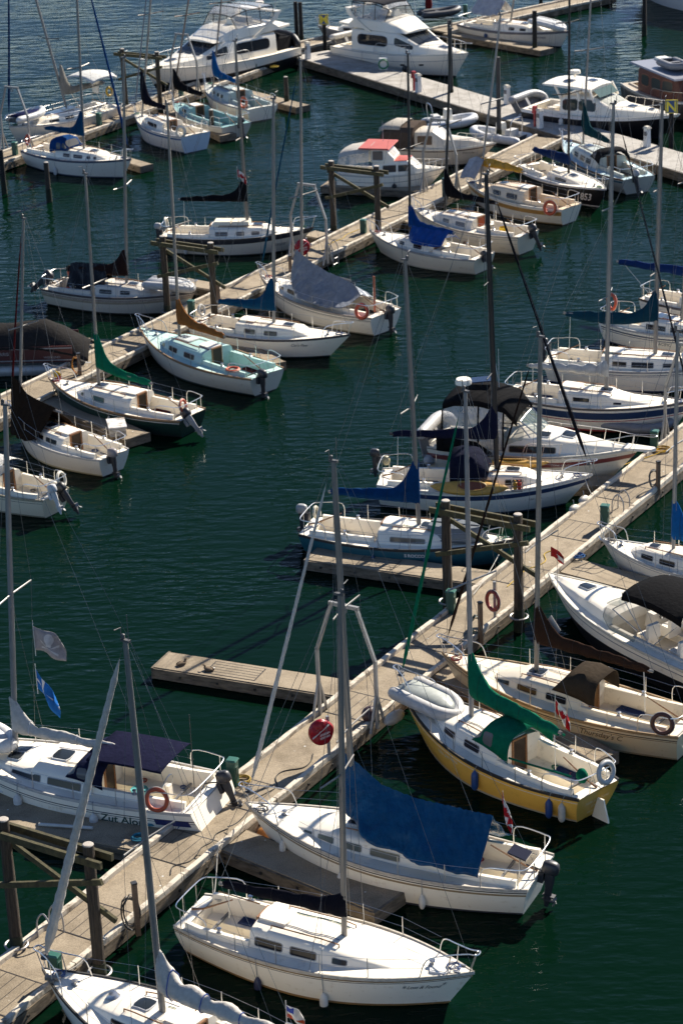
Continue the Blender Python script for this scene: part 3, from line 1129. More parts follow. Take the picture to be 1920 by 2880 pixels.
def flag(loc, hd, wd, ht, label, paint, droop=.35, name='flag'):
    """waving cloth on a short staff or halyard; paint(u, v) -> material key colour"""
    o = thing(name, loc, hd, label, 'flag')
    nu, nv = 14, 8
    def S(u, v):
        x = u * wd * .9
        return V((x, math.sin(u * 8 + v * 2.5) * .10 * (.3 + u) * wd + math.sin(v * 6 + u * 5) * .07 * u * wd, v * ht - droop * u * wd + math.sin(u * 5) * .03))
    solid(MB().loft([[S(i / nu, j / nv) for j in range(nv + 1)] for i in range(nu + 1)], False).build('cloth', mat('cloth', paint[0]), o, 60), .006)
    for nm, colr, polys in paint[1:]:
        for pl in polys:
            for sgn in (1, -1):
                mb = MB()
                c = (sum(p[0] for p in pl) / len(pl), sum(p[1] for p in pl) / len(pl))
                k = 4
                rr = []
                for q in range(k + 1):
                    row = []
                    for p in pl:
                        u, v = c[0] + (p[0] - c[0]) * q / k, c[1] + (p[1] - c[1]) * q / k
                        nrm = (S(u + .01, v) - S(u - .01, v)).cross(S(u, v + .01) - S(u, v - .01)).normalized()
                        row.append(S(u, v) + nrm * sgn * .007)
                    rr.append(row)
                mb.loft(rr, True)
                mb.build(nm, mat('cloth', colr), o, 60)
    return o


# ------------------------------------------------------------------ water
def water():
    m, n, N, L, B = node_mat('sea_water')
    B.inputs['Base Color'].default_value = (.0010, .0062, .0032, 1)
    B.inputs['Roughness'].default_value = .05
    B.inputs['IOR'].default_value = 1.333
    B.inputs['Specular IOR Level'].default_value = .15
    v1 = mapped(N, L, (1.0, 2.3, 1), RAD(12))
    v2 = mapped(N, L, (1.0, 1.9, 1), RAD(-24))
    f1 = tex_noise(N, L, 1.05, 2, v1, .45)
    f2 = tex_noise(N, L, 2.9, 2, v2, .5)
    f4 = tex_noise(N, L, .42, 2, mapped(N, L, (1.0, 2.6, 1), RAD(20)), .5)
    f3 = tex_noise(N, L, .12, 3, mapped(N, L), .5)          # calm and ruffled patches
    # the water is sheltered between the docks and wind-ruffled beyond them
    sx = N.new('ShaderNodeSeparateXYZ')
    L.new(mapped(N, L), sx.inputs[0])
    op = N.new('ShaderNodeMapRange'); op.interpolation_type = 'SMOOTHSTEP'
    L.new(sx.outputs['Y'], op.inputs[0])
    for i, q in ((1, 95), (2, 165), (3, .25), (4, 1.9)): op.inputs[i].default_value = q
    def mad(x, k, y):
        a = N.new('ShaderNodeMath'); a.operation = 'MULTIPLY_ADD'
        L.new(x, a.inputs[0])
        if isinstance(k, float): a.inputs[1].default_value = k
        else: L.new(k, a.inputs[1])
        L.new(y, a.inputs[2])
        return a.outputs[0]
    hgt = mad(f4, op.outputs[0], mad(f2, .17, f1))
    r = N.new('ShaderNodeMapRange')
    L.new(f3, r.inputs[0])
    r.inputs[1].default_value, r.inputs[2].default_value = .36, .62
    r.inputs[3].default_value, r.inputs[4].default_value = .11, .48
    b = bump(N, L, B, hgt, .5, .22)
    L.new(r.outputs[0], b.inputs['Strength'])
    # part of the surface glare is lost, as through a polarising filter: the dark body of the water mixed in
    out = [q for q in N if q.type == 'OUTPUT_MATERIAL'][0]
    df = N.new('ShaderNodeBsdfDiffuse')
    df.inputs['Color'].default_value = (.0013, .0135, .0062, 1)
    mx = N.new('ShaderNodeMixShader')
    mx.inputs[0].default_value = .45
    L.new(B.outputs[0], mx.inputs[1]); L.new(df.outputs[0], mx.inputs[2])
    L.new(mx.outputs[0], out.inputs['Surface'])
    mb = MB()
    xs = [-3000, -300, -60, -30, 0, 30, 60, 300, 3000]
    ys = [-500, 0, 40, 80, 120, 160, 200, 400, 5000]
    mb.loft([[V((x, y, 0)) for x in xs] for y in ys], False)
    tag(mb.build('water', m, None, 0), 'dark green rippled harbour water', None, None, 'structure')


water()

# ------------------------------------------------------------------ floating docks
CONC = (.31, .25, .172)
GREYC = (.40, .375, .335)
RAILW = (.58, .52, .42)


def dock(name, p0, p1, wd, label, group=None, top=.45, color=CONC, rails=True, panels=(), endrail=True, cat='dock', bolts=True, extra0=0.0, extra1=0.0, fh=.36, railm=None):
    """p0, p1: ends of the centre line on the deck (metres); local x runs p0 -> p1"""
    p0, p1 = V((*p0[:2], 0)), V((*p1[:2], 0))
    d = p1 - p0
    ln = d.length
    th = math.atan2(d.y, d.x)
    o = thing(name, p0, th, label, cat, group)
    rg = random.Random(int(ln * 977 + p0.x * 31))
    xa, xb = -extra0, ln + extra1
    MB().box(((xa + xb) / 2, 0, top - .06), (xb - xa, wd - .10, .12)).build('deck_slab', mat('aggregate', color), o, 0)
    for sd in (1, -1):
        mb = MB().box(((xa + xb) / 2, sd * (wd / 2 - .02), top - fh / 2 - .03), (xb - xa, .09, fh))
        f = mb.build('side_timber', mat('fascia', (.16, .125, .085)), o, 0)
        if bolts:
            bb = MB()
            x = xa + .7
            k = 0
            while x < xb - .3 and k < 60:
                bb.box((x, sd * (wd / 2 + .04), top - .2), (.07, .05, .07))
                x += 1.35
                k += 1
            tag(bb.build('bolt_heads', mat('paint', (.03, .028, .026)), f, 0), None, None, None, 'stuff')
        if rails:
            x = xa
            while x < xb - .05:
                e = min(xb, x + 4.6 + rg.random() * 1.6)
                rings = []
                n = max(2, int((e - x) / .45))
                for i in range(n + 1):
                    xx = x + .012 + (e - x - .024) * i / n
                    jy, jz = rg.uniform(-.012, .012), rg.uniform(-.012, .012)
                    y, w_, h = sd * (wd / 2 - .085) + jy, .085, .15 + jz
                    rings.append([V((xx, y - w_, top - .02)), V((xx, y - w_, top + h - .02)), V((xx, y - w_ + .02, top + h)), V((xx, y + w_ - .02, top + h)), V((xx, y + w_, top + h - .02)), V((xx, y + w_, top - .02))])
                MB().loft(rings, True, True, True).build('edge_rail', mat('rail', railm or RAILW), o, 25)
                x = e
    if endrail:
        MB().box((xb + .04, 0, top - fh / 2 - .02), (.08, wd + .06, fh + .04)).build('end_timber', mat('fascia', (.15, .12, .085)), o, 0)
    # dark floats under the deck, with gaps between them
    x = xa + .15
    while x < xb - .2:
        e = min(x + 2.5, xb - .1)
        MB().box(((x + e) / 2, 0, -.08), (e - x - .25, wd - .22, .42)).build('float', mat('paint', (.016, .017, .015)), o, 0)
        x = e
    for a, b in panels:
        pm = MB().box(((a + b) / 2, 0, top + .004), (b - a, wd - .36, .008))
        p = pm.build('plank_panel', mat('plank', mul(color, .93)), o, 0)
        k = 5
        for i in range(k + 1):
            y = -(wd - .38) / 2 + (wd - .38) * i / k
            MB().box(((a + b) / 2, y, top + .0095), (b - a, .02, .004)).build('joint', mat('paint', (.035, .03, .025)), p, 0)
        for x in (a, b):
            MB().box((x, 0, top + .011), (.035, wd - .36, .004)).build('joint', mat('paint', (.035, .03, .025)), p, 0)
    return o


DT = .45
def mid(a, b): return (gp(*a, DT) + gp(*b, DT)) / 2


# long walkways, each along the edges read off the photograph
A0, A1 = mid((9, 2713), (45, 2843)), mid((1920, 1207), (1920, 1306))
ANG = V((A1.x - A0.x, A1.y - A0.y, 0)).normalized()
PERP = V((ANG.y, -ANG.x, 0))                    # to the right of the walkway, towards the lower right of the photo
A0 = A0 - ANG * 8
A1 = A1 + ANG * 6
def on_line(P, px): return (gp(*px, DT) - P).dot(ANG)
pa = sorted(on_line(A0, p) for p in ((505, 2385), (280, 2595), (30, 2800), (700, 2235), (1020, 1990), (1240, 1800), (1445, 1615), (1610, 1490), (1745, 1385), (1870, 1285)))
DW = 2.0
dock('main_walkway', A0, A1, DW, 'long concrete walkway with pale timber edges, lowest and nearest of the three', 'long parallel walkways', panels=[(q - .8, q + .8) for q in pa])
B0, B1 = mid((0, 1116), (0, 1180)), mid((1506, 384), (1577, 402))
B0 = gp(70, 1118, DT)
B1 = gp(1545, 388, DT)
dB = (B1 - B0); dB.z = 0; dB.normalize()
B0 = B0 - dB * 7
lb = (B1 - B0).length
dock('main_walkway', B0, B1, DW, 'long concrete walkway crossing the middle of the photo, between the other two', 'long parallel walkways', panels=[(3 + 6.1 * i, 4.4 + 6.1 * i) for i in range(int(lb / 6.1))])
C0, C1 = gp(8, 446, DT), gp(830, 148, DT)
dC = (C1 - C0); dC.z = 0; dC.normalize()
dock('main_walkway', C0 - dC * 6, C1, DW, 'long concrete walkway at upper left, farthest of the three', 'long parallel walkways', panels=[(4 + 6.5 * i, 5.2 + 6.5 * i) for i in range(4)])
# wide pale float across the top, and the walkway behind it
k0, k1 = gp(823, 158, .6), gp(1920, 487, .6)
u0, u1 = gp(915, 143, .6), gp(1920, 420, .6)
dK = (k1 - k0); dK.z = 0; dK.normalize()
nK = V((-dK.y, dK.x, 0))
wK = 3.0
dock('wide_float', k0 + nK * wK / 2, k1 + nK * wK / 2 + dK * 8, wK, 'wide pale concrete float running across under the white flybridge yacht', None, .6, GREYC, rails=False, bolts=False, fh=.5)
M0, M1 = gp(800, 142, DT), gp(985, 96, DT)
dock('connecting_walkway', M0, M1, 1.9, 'short walkway past the M sign towards the white yacht stern', None, panels=[])
T0, T1 = gp(1240, 88, DT), gp(1700, -12, DT)
dock('back_walkway', T0, T1, 2.2, 'walkway along the top edge behind the sloop with the grey cover')


def finger(px0, px1, wd, label, ext=0.0, panels=(), top=.42, color=CONC, rails=False, **k):
    a, b = gp(*px0, top), gp(*px1, top)
    return dock('finger_dock', a, b, wd, label, 'finger docks', top, color, rails=rails, panels=panels, extra0=ext, **k)


finger((985, 1938), (456, 1855), 1.25, 'empty sunlit finger dock with two ducks resting on it', .3, [(3.2, 5.0)])
finger((1335, 1620), (880, 1556), 1.3, 'finger dock below the teal hulled sloop', .4, [(3.0, 4.4)])
finger((440, 2350), (-60, 2262), 1.9, 'shaded finger dock below the white sloop with the life ring', .6, [])
finger((655, 2360), (1090, 2535), 1.3, 'shaded finger dock between the blue tarp sloop and the white sloop below it', .4)
finger((1265, 1892), (1690, 2130), 1.2, 'finger dock mostly hidden between the cream and yellow sloops', .4)
finger((1735, 1352), (1330, 1350), 1.2, 'finger dock behind the bow of the sloop carrying a kayak', .4)
finger((1560, 1580), (1990, 1690), 1.4, 'finger dock at right edge above the speedboat with black bimini', .4)
finger((330, 970), (-20, 935), 1.2, 'finger dock under the canvas covered pontoon boat', .4)
finger((655, 815), (515, 790), 1.1, 'finger dock at the bow of the sloop with brown cover', .3)
finger((150, 1120), (385, 1225), 1.2, 'finger dock between the brown tarp sloop and the dark green sloop', .4)
finger((560, 905), (770, 1022), 1.1, 'finger dock between the aqua sloop and the long white sloop', .3)
finger((955, 672), (870, 655), 1.1, 'finger dock behind the bow of the cream sloop with black sail cover', .3)
finger((1235, 532), (915, 516), 1.3, 'finger dock under the red roofed cabin cruiser', .3)
finger((1420, 440), (1290, 425), 1.2, 'finger dock beside the beige cabin cruiser', .3)
finger((1105, 600), (1330, 672), 1.1, 'finger dock between two white sloops on the middle walkway', .3)
finger((470, 300), (640, 378), 1.1, 'finger dock beside the open turquoise boat', .3)
finger((640, 245), (850, 298), 1.1, 'finger dock beside the small white sloop with a blue cover', .3)
finger((205, 405), (411, 464), .9, 'finger dock by the bow of the white sloop with blue dodger', .3)
finger((1270, 92), (1535, 138), 1.3, 'finger dock below the white sloop with the grey cover', .3)


# ------------------------------------------------------------------ timber pile frames over the walkways
def pile_mesh(h, r, seed, depth=.6):
    rg = random.Random(seed)
    rings = []
    n = 12
    off = [rg.uniform(.9, 1.1) for _ in range(n)]
    for i in range(10):
        z = -depth + (h + depth) * i / 9
        k = 1.05 - .12 * i / 9
        rings.append([V((r * k * off[j] * math.cos(2 * PI * j / n) + rg.uniform(-.006, .006), r * k * off[j] * math.sin(2 * PI * j / n), z)) for j in range(n)])
    return MB().loft(rings, True, True, True)


def pile(px, h, label, r=.17, color=(.06, .046, .032), cap=True, seed=1, z=0.0, name='mooring_pile', group='single timber piles'):
    p = gp(*px, z)
    o = thing(name, (p.x, p.y, 0), 0, label, 'pile', group)
    pile_mesh(h, r, seed).build('shaft', mat('pile', color), o, 50)
    if cap:
        MB().lathe([(r * .88, 0), (r * .9, .025), (r * .7, .045), (.02, .05)], (0, 0, h - .01), 12).build('cap', mat('rail', (.4, .37, .33)), o)
    MB().lathe([(r * 1.1, -.3), (r * 1.17, .1), (r * 1.14, .45), (r * 1.08, .8)], (0, 0, 0), 14).build('weed_band', mat('moss', (.022, .026, .012)), o)
    return o


MOSS = (.07, .06, .024)


def pile_frame(px, h, label, seed, span=2.75, out=.75):
    """two piles either side of a walkway, twin cross beams on top and a diagonal brace between"""
    p = gp(*px, DT)
    o = thing('pile_frame', (p.x, p.y, 0), math.atan2(PERP.y, PERP.x), label, 'pile frame', 'timber pile frames straddling the walkways')
    for x in (-.25, span - .25):
        f = pile_mesh(h, .16, seed + int(x)).build('pile', mat('pile', (.062, .046, .030)), o, 50, (x, 0, 0))
        MB().lathe([(.145, 0), (.15, .02), (.13, .04), (.07, .045), (.02, .045)], (0, 0, h - .01), 11).build('cap', mat('rail', (.42, .38, .33)), f)
        MB().lathe([(.175, -.3), (.19, .1), (.185, .5), (.176, .85)], (0, 0, 0), 14).build('weed_band', mat('moss', (.022, .026, .012)), f)
    mm = mat('moss', MOSS)
    for y in (-.24, .24):
        MB().bar((-out, y, h - .32), (span - .25 + out * .75, y, h - .34), .1, .2).build('cross_beam', mm, o, 0)
    MB().bar((-.55, .12, h - .55), (span + .35, .12, h - 2.15), .09, .16).build('brace', mm, o, 0)
    MB().bar((-.6, -.13, h - 2.0), (span + .2, -.13, h - .9), .09, .16).build('brace', mm, o, 0)
    for x in (-.25, span - .25):
        MB().torus((x, 0, DT + .1), .3, .035, None, 20, 6).build('pile_hoop', mat('metal', (.3, .28, .26)), o)
    return o


pile_frame((69, 2672), 4.35, 'mossy timber frame at lower left beside the shaded finger dock', 11)
pile_frame((1277, 1702), 4.3, 'mossy timber frame by the teal hulled sloop bow', 12)
pile_frame((484, 882), 4.25, 'mossy timber frame over the bow of the sloop with brown cover', 13)
pile_frame((950, 655), 4.3, 'mossy timber frame in front of the red roofed cruiser', 14)
pile_frame((364, 299), 4.2, 'dark timber frame at upper left, in front of the dark hulled flybridge yacht bow', 15)

BLK = (.02, .018, .016)
pile((140, 568), 2.3, 'lone timber pile in open water at left, below the sloop with blue dodger', .15, seed=21)
pile((598, 385), 1.7, 'short timber pile at the end of the finger beside the turquoise boat', .15, seed=22)
pile((807, 302), 2.0, 'timber pile at the finger end beside the small sloop with blue cover', .15, seed=23)
pile((836, 128), 3.2, 'left of two black piles standing together by the walkway corner', .16, BLK, False, 24)
pile((849, 130), 3.2, 'right of two black piles standing together by the walkway corner', .16, BLK, False, 25)
pile((1503, 150), 3.0, 'dark pile at the finger end below the sloop with the grey cover', .16, (.03, .026, .022), True, 26)
pile((1810, 100), 3.6, 'black pile standing in open water at upper right', .16, BLK, True, 27)
pile((1520, 20), 4.0, 'thin dark pile at top edge behind the back walkway', .13, BLK, False, 30)
pile((1403, 400), 5.2, 'grey steel pile through the pale float', .15, (.075, .072, .07), False, 31)
pile((1268, 285), 5.3, 'dark steel pile by the white flybridge yacht bow', .16, (.04, .04, .042), False, 32)
pile((14, 545), 2.6, 'dark pile at left edge below the upper walkway', .15, BLK, False, 33)


def signpost(px, h, letter, label, size=.62):
    p = gp(*px, 0)
    o = thing('letter_signpost', (p.x, p.y, 0), -RAD(8), label, 'sign')
    pile_mesh(h, .15, 41).build('post', mat('pile', BLK), o, 50)
    z = h - .28
    MB().box((0, -.2, z), (size * 1.05, .04, size * 1.15)).build('board', mat('paint', (.75, .58, .04)), o, 0)
    MB().box((0, -.224, z), (size * .92, .01, size * 1.02)).build('panel', mat('paint', (.02, .07, .20)), o, 0)
    vs, fs = text_mesh(letter, size * 1.2, 0, .02)
    xs = [q.x for q in vs]; ys = [q.y for q in vs]
    c, d = (min(xs) + max(xs)) / 2, (min(ys) + max(ys)) / 2
    raise_text(lambda x, y, l: V((x - c, -.23 - l, z + y - d)), vs, fs).build('letter', mat('paint', (.80, .64, .05)), o, 0)
    return o


signpost((915, 150), 2.75, 'M', 'yellow letter M sign on a dark post at the walkway corner')
signpost((1885, 425), 3.0, 'N', 'yellow letter N sign on a dark post at right edge', .7)


# ------------------------------------------------------------------ fittings on the docks
def goalpost(px, label, span=2.1, h=4.0, axis=None, lean=.6):
    """galvanised arch: each leg splits into three feet on the walkway edge"""
    p = gp(*px, DT)
    a = axis or PERP
    o = thing('gantry_arch', (p.x, p.y, DT), math.atan2(a.y, a.x), label, 'gantry', 'grey steel gantry arches over the walkways')
    m = mat('metal', (.34, .33, .31))
    for x, s_ in ((0, 1), (span, -1)):
        leg = MB().bar((x, 0, .02), (x, 0, 2.35), .1, .1).bar((x, 0, 2.3), (x + s_ * lean, 0, h), .1, .1)
        leg.bar((x, .42, .02), (x, .03, 1.15), .07, .07, (1, 0, 0)).bar((x, -.42, .02), (x, -.03, 1.15), .07, .07, (1, 0, 0))
        leg.build('leg', m, o, 0)
    MB().bar((lean - .08, 0, h), (span - lean + .08, 0, h), .1, .12).build('top_bar', m, o, 0)
    MB().torus((span / 2, 0, h - .16), .09, .025, Matrix.Rotation(PI / 2, 4, 'X'), 12, 6).build('lifting_eye', mat('metal', (.2, .2, .2)), o)
    return o


goalpost((900, 2010), 'grey steel arch above the empty sunlit finger dock')
goalpost((823, 728), 'grey steel arch beside the round red life ring cover on the middle walkway')
goalpost((1192, 540), 'grey steel arch right of the red roofed cruiser', 2.1, 4.2)
goalpost((1868, 1240), 'grey steel arch at right edge of the photo', 2.1, 4.2)
goalpost((12, 424), 'grey steel arch at upper left edge', 2.1, 4.0)
goalpost((486, 262), 'grey steel arch over the upper walkway behind the turquoise boat', 2.1, 4.0)


def power_box(px, label, h=.85, color=(.016, .075, .055), turn=.2, w_=.26):
    p = gp(*px, DT)
    o = thing('power_box', (p.x, p.y, DT), math.atan2(ANG.y, ANG.x) + turn, label, 'power box', 'green power boxes on the walkways')
    MB().box((0, 0, h / 2), (w_, w_ * 1.1, h)).build('case', mat('paint', color), o, 0)
    MB().box((0, 0, h + .02), (w_ + .06, w_ * 1.1 + .06, .05), taper=.8).build('lid', mat('paint', mul(color, 1.6)), o, 0)
    MB().box((0, -w_ * .55 - .008, h * .62), (w_ * .6, .016, h * .3)).build('door', mat('paint', mul(color, .6)), o, 0)
    return o


power_box((1699, 1482), 'green power box casting a shadow at the right side of the near walkway')
power_box((1838, 1262), 'green power box near the yellow hose at right edge', .75)
power_box((1268, 1722), 'green power box on the walkway edge left of the timber frame', .8)
power_box((657, 2208), 'green power box at the stern of the white sloop with the life ring', .85)
power_box((160, 2758), 'green power box by the bow of the nearest sloop, lower left', .8)
power_box((193, 1022), 'green power box by the canvas covered pontoon boat', .8)
power_box((540, 892), 'green power box by the stern of the long white sloop', .8)
power_box((1022, 655), 'dark green power box beside the middle walkway timber frame', .7)
power_box((44, 435), 'green power box beside the upper left arch', .75)
power_box((280, 352), 'green power box near the stern of the sloop with white bimini', .75)
power_box((510, 272), 'green power box right of the arch on the upper walkway', .7)
power_box((718, 200), 'green power box on the upper walkway below the flybridge yacht', .75)
power_box((1252, 560), 'tall dark green power box at the arch right of the red roofed cruiser', 1.15, (.02, .05, .045))
power_box((1308, 48), 'green power box on the back walkway near the top edge', .9)


def pedestal(px, label, red=True, h=1.1):
    p = gp(*px, .6)
    o = thing('power_pedestal', (p.x, p.y, .6), math.atan2(dK.y, dK.x), label, 'power pedestal', 'white power pedestals on the pale float')
    MB().box((0, 0, h / 2), (.34, .3, h), taper=.86).build('body', mat('paint', (.78, .77, .74)), o, 0)
    MB().box((0, 0, h + .05), (.42, .38, .12), taper=.6).build('roof', mat('paint', (.7, .62, .48)), o, 0)
    MB().box((.03, -.16, h * .72), (.2, .06, .24)).build('socket_panel', mat('paint', (.12, .12, .13)), o, 0)
    if red:
        q = thing('fire_cabinet', (p.x - dK.x * .5, p.y - dK.y * .5, .6), math.atan2(dK.y, dK.x), 'red fire extinguisher cabinet beside ' + label, 'fire cabinet', 'red fire cabinets on the pale float')
        MB().box((0, 0, .45), (.12, .12, .9)).build('post', mat('paint', (.35, .03, .03)), q, 0)
        MB().box((0, 0, 1.05), (.3, .26, .45), taper=.8).build('box', mat('paint', (.42, .03, .03)), q, 0)


pedestal((1176, 258), 'the white pedestal beside the white flybridge yacht')
pedestal((1517, 360), 'the white pedestal left of the black hulled yacht')
pedestal((1425, 292), 'white pedestal with a coiled cable by the grey steel pile', False)
pedestal((1818, 412), 'white pedestal at right, below the black hulled yacht bow', False)
pedestal((866, 165), 'white pedestal at the walkway corner beside a dark post', False)
hr = thing('hose_reel', gp(1078, 196, .6), 0, 'white locker with a coiled green hose beside the flybridge yacht', 'hose reel')
MB().box((0, .1, .4), (.55, .4, .8)).build('locker', mat('paint', (.75, .74, .7)), hr, 0)
for i in range(5):
    MB().torus((0, -.14 - .03 * i, .42), .32 - .03 * (i % 2), .03, Matrix.Rotation(PI / 2, 4, 'X'), 20, 6).build('hose_turn', mat('rubber', (.01, .2, .08)), hr)


def wood_post(px, label, h=1.35, hose=None, z=DT, r=.3):
    p = gp(*px, z)
    o = thing('wooden_post', (p.x, p.y, z - .2), .4, label, 'post', 'square wooden posts on the walkway edges')
    MB().box((0, 0, (h + .2) / 2), (.13, .13, h + .2)).build('post', mat('wood', (.20, .125, .075)), o, 0)
    MB().box((0, 0, h + .22), (.15, .15, .05)).build('cap', mat('paint', (.03, .03, .03)), o, 0)
    if hose:
        c = thing('hose_coil', (p.x - .16, p.y + .06, z + .55), 0, 'coiled ' + hose[1] + ' hose hanging on the ' + hose[2], 'hose', 'hoses hung on posts')
        rg = random.Random(int(px[0]))
        pts = []
        for k in range(6):
            rr = r * rg.uniform(.75, 1.15)
            for i in range(14):
                a = 2 * PI * i / 14
                pts.append(V((rr * .55 * math.sin(a) + rg.uniform(-.02, .02), -.02 + k * .025, rr * math.cos(a) * 1.15 + rg.uniform(-.02, .02) - .1)))
        MB().tube(pts, .016, 5).build('coil', mat('rubber', hose[0]), c)
    return o


wood_post((388, 2612), 'brown post with dark hose on the near walkway, lower left', 1.4, ((.02, .02, .022), 'black', 'brown post at lower left'), r=.42)
wood_post((1849, 1378), 'brown post on the near walkway below the yellow hose', 1.15, ((.12, .12, .12), 'grey', 'brown post at right edge'), r=.35)
wood_post((1351, 1795), 'brown post with green hose beside the hanging life ring', 1.3, ((.015, .05, .045), 'dark green', 'brown post beside the hanging life ring'))
wood_post((226, 1055), 'brown post with orange hose by the green cover sloop bow', 1.0, ((.42, .17, .02), 'orange', 'brown post by the green cover sloop'), r=.36)
wood_post((616, 855), 'brown post with orange hose above the long white sloop', 1.0, ((.42, .19, .03), 'orange', 'brown post above the long white sloop'), r=.36)
wood_post((817, 770), 'short rust coloured post at the bow of the grey tarp sloop', .9)
wood_post((1368, 505), 'brown post on the middle walkway behind the sloop with yellow tarp', .9)


def hanging_ring_post(px, label, lab2, color=(.30, .035, .02), h=1.45):
    p = gp(*px, DT)
    o = thing('ring_post', (p.x, p.y, DT), 0, label, 'post')
    MB().box((0, 0, h / 2), (.1, .1, h)).build('post', mat('metal', (.3, .3, .3)), o, 0)
    life_ring((p.x - .07, p.y - .13, DT + h * .55), (-.75, -.55, .12), lab2, .31, .065, color)


hanging_ring_post((1391, 1745), 'grey steel post carrying a life ring beside the timber frame', 'dull red life ring on the grey post beside the timber frame')


def ring_cover(px, label, face):
    p = gp(*px, DT)
    o = thing('covered_life_ring', (p.x, p.y, DT), math.atan2(face.y, face.x), label, 'life ring', 'red covered life rings on the walkways')
    MB().bar((-.12, .25, 0), (-.12, .25, 1.45), .09, .09).build('post', mat('metal', (.33, .33, .33)), o, 0)
    rings = []
    for k, x in ((.05, .16), (.55, .17), (.92, .12), (1, .03), (.94, -.06), (.4, -.1), (.05, -.1)):
        rings.append([V((x + .02 * math.sin(5 * a), .40 * k * math.cos(a) * (1 + .03 * math.sin(3 * a)), 1.02 + .43 * k * math.sin(a) * (1 + .04 * math.cos(4 * a)))) for a in [2 * PI * i / 24 for i in range(24)]])
    c = MB().loft(rings, True, True, True).build('cover', mat('tarp', (.27, .012, .02)), o, 50)
    MB().torus((.17, 0, 1.02), .2, .012, Matrix.Rotation(PI / 2, 4, 'Y'), 20, 5).build('hem', mat('paint', (.25, .02, .02)), c)
    MB().bar((.182, -.3, .92), (.15, .22, 1.3), .012, .07, (1, 0, 0)).build('strap', mat('paint', (.7, .68, .62)), c, 0)
    pt = MB()                                      # small pale print, too blurred to read in the photo
    rg = random.Random(5)
    for r_ in range(2):
        for i in range(7):
            pt.box((.186, -.05 + i * .045, .99 - r_ * .11 + i * .012), (.012, .028, .05 + rg.random() * .03))
    tag(pt.build('print', mat('paint', (.55, .42, .42)), c, 0), None, None, None, 'stuff')
    return o


def dock_ladder(px, label, axis=None):
    p = gp(*px, DT)
    a = axis or PERP
    o = thing('dock_ladder', (p.x, p.y, DT), math.atan2(a.y, a.x), label, 'ladder', 'grey metal dock ladders')
    m = mat('metal', (.42, .41, .4))
    for y in (-.26, .26):
        MB().tube(spl([(-.35, y, 0), (-.33, y, .5), (-.12, y, .78), (.1, y, .5), (.12, y, 0), (.12, y, -.7)], 5), .025, 6).build('hoop', m, o)
    for z in (-.05, -.35):
        MB().tube([(.12, -.26, z), (.12, .26, z)], .02, 6).build('rung', m, o)
    return o


ring_cover((906, 2142), 'round red life ring cover on a post, on the near walkway', V((.25, -1, 0)))
ring_cover((852, 750), 'round red life ring cover by the grey tarp sloop mast', V((.2, -1, 0)))
dock_ladder((1752, 1440), 'metal ladder right of the green box on the near walkway')
dock_ladder((938, 722), 'metal ladder on the middle walkway right of the red cover')
dock_ladder((135, 2625), 'metal ladder on the left edge of the near walkway', PERP * -1)


def coil(px, label, color, R=.3, z=DT + .02, r=.018, turns=5, tail=None, rzv=DT):
    p = gp(*px, rzv)
    rg = random.Random(int(px[0] + px[1]))
    pts = []
    for k in range(turns):
        rr = R * rg.uniform(.6, 1.05)
        ox, oy = rg.uniform(-.06, .06), rg.uniform(-.06, .06)
        for i in range(16):
            a = 2 * PI * i / 16
            pts.append(V((rr * math.cos(a) + ox, rr * math.sin(a) * .9 + oy, .018 + k * .02 + rg.uniform(-.006, .006))))
    if tail: pts += [V((tail[0] * u + .15 * math.sin(u * 5), tail[1] * u, .018)) for u in (.4, .6, .8, 1)]
    tag(MB().tube(spl(pts, 2), r, 5).build('rope_coil', mat('rope', color), None, 60, (p.x, p.y, z)), label, 'rope', 'coils of rope and hose on the docks')


coil((1858, 1268), 'coiled yellow hose with its tail along the near walkway', (.55, .33, .02), .4, tail=(-1.6, -1.5))
coil((430, 2315), 'turquoise rope coil on the shaded finger dock, nearer the sloop', (.02, .22, .30), .22)
coil((388, 2362), 'turquoise rope coil on the outer edge of the shaded finger dock', (.02, .18, .26), .2)
coil((683, 2198), 'yellow and grey cable coil by the bow of the blue tarp sloop', (.45, .3, .06), .28)
coil((1545, 2070), 'grey rope heap on the finger between the cream and yellow sloops', (.3, .28, .25), .25)
coil((770, 190), 'yellow cable loop on the upper walkway edge', (.5, .36, .05), .35)
coil((1625, 1568), 'blue rope coil on the finger above the speedboat', (.03, .12, .3), .25)


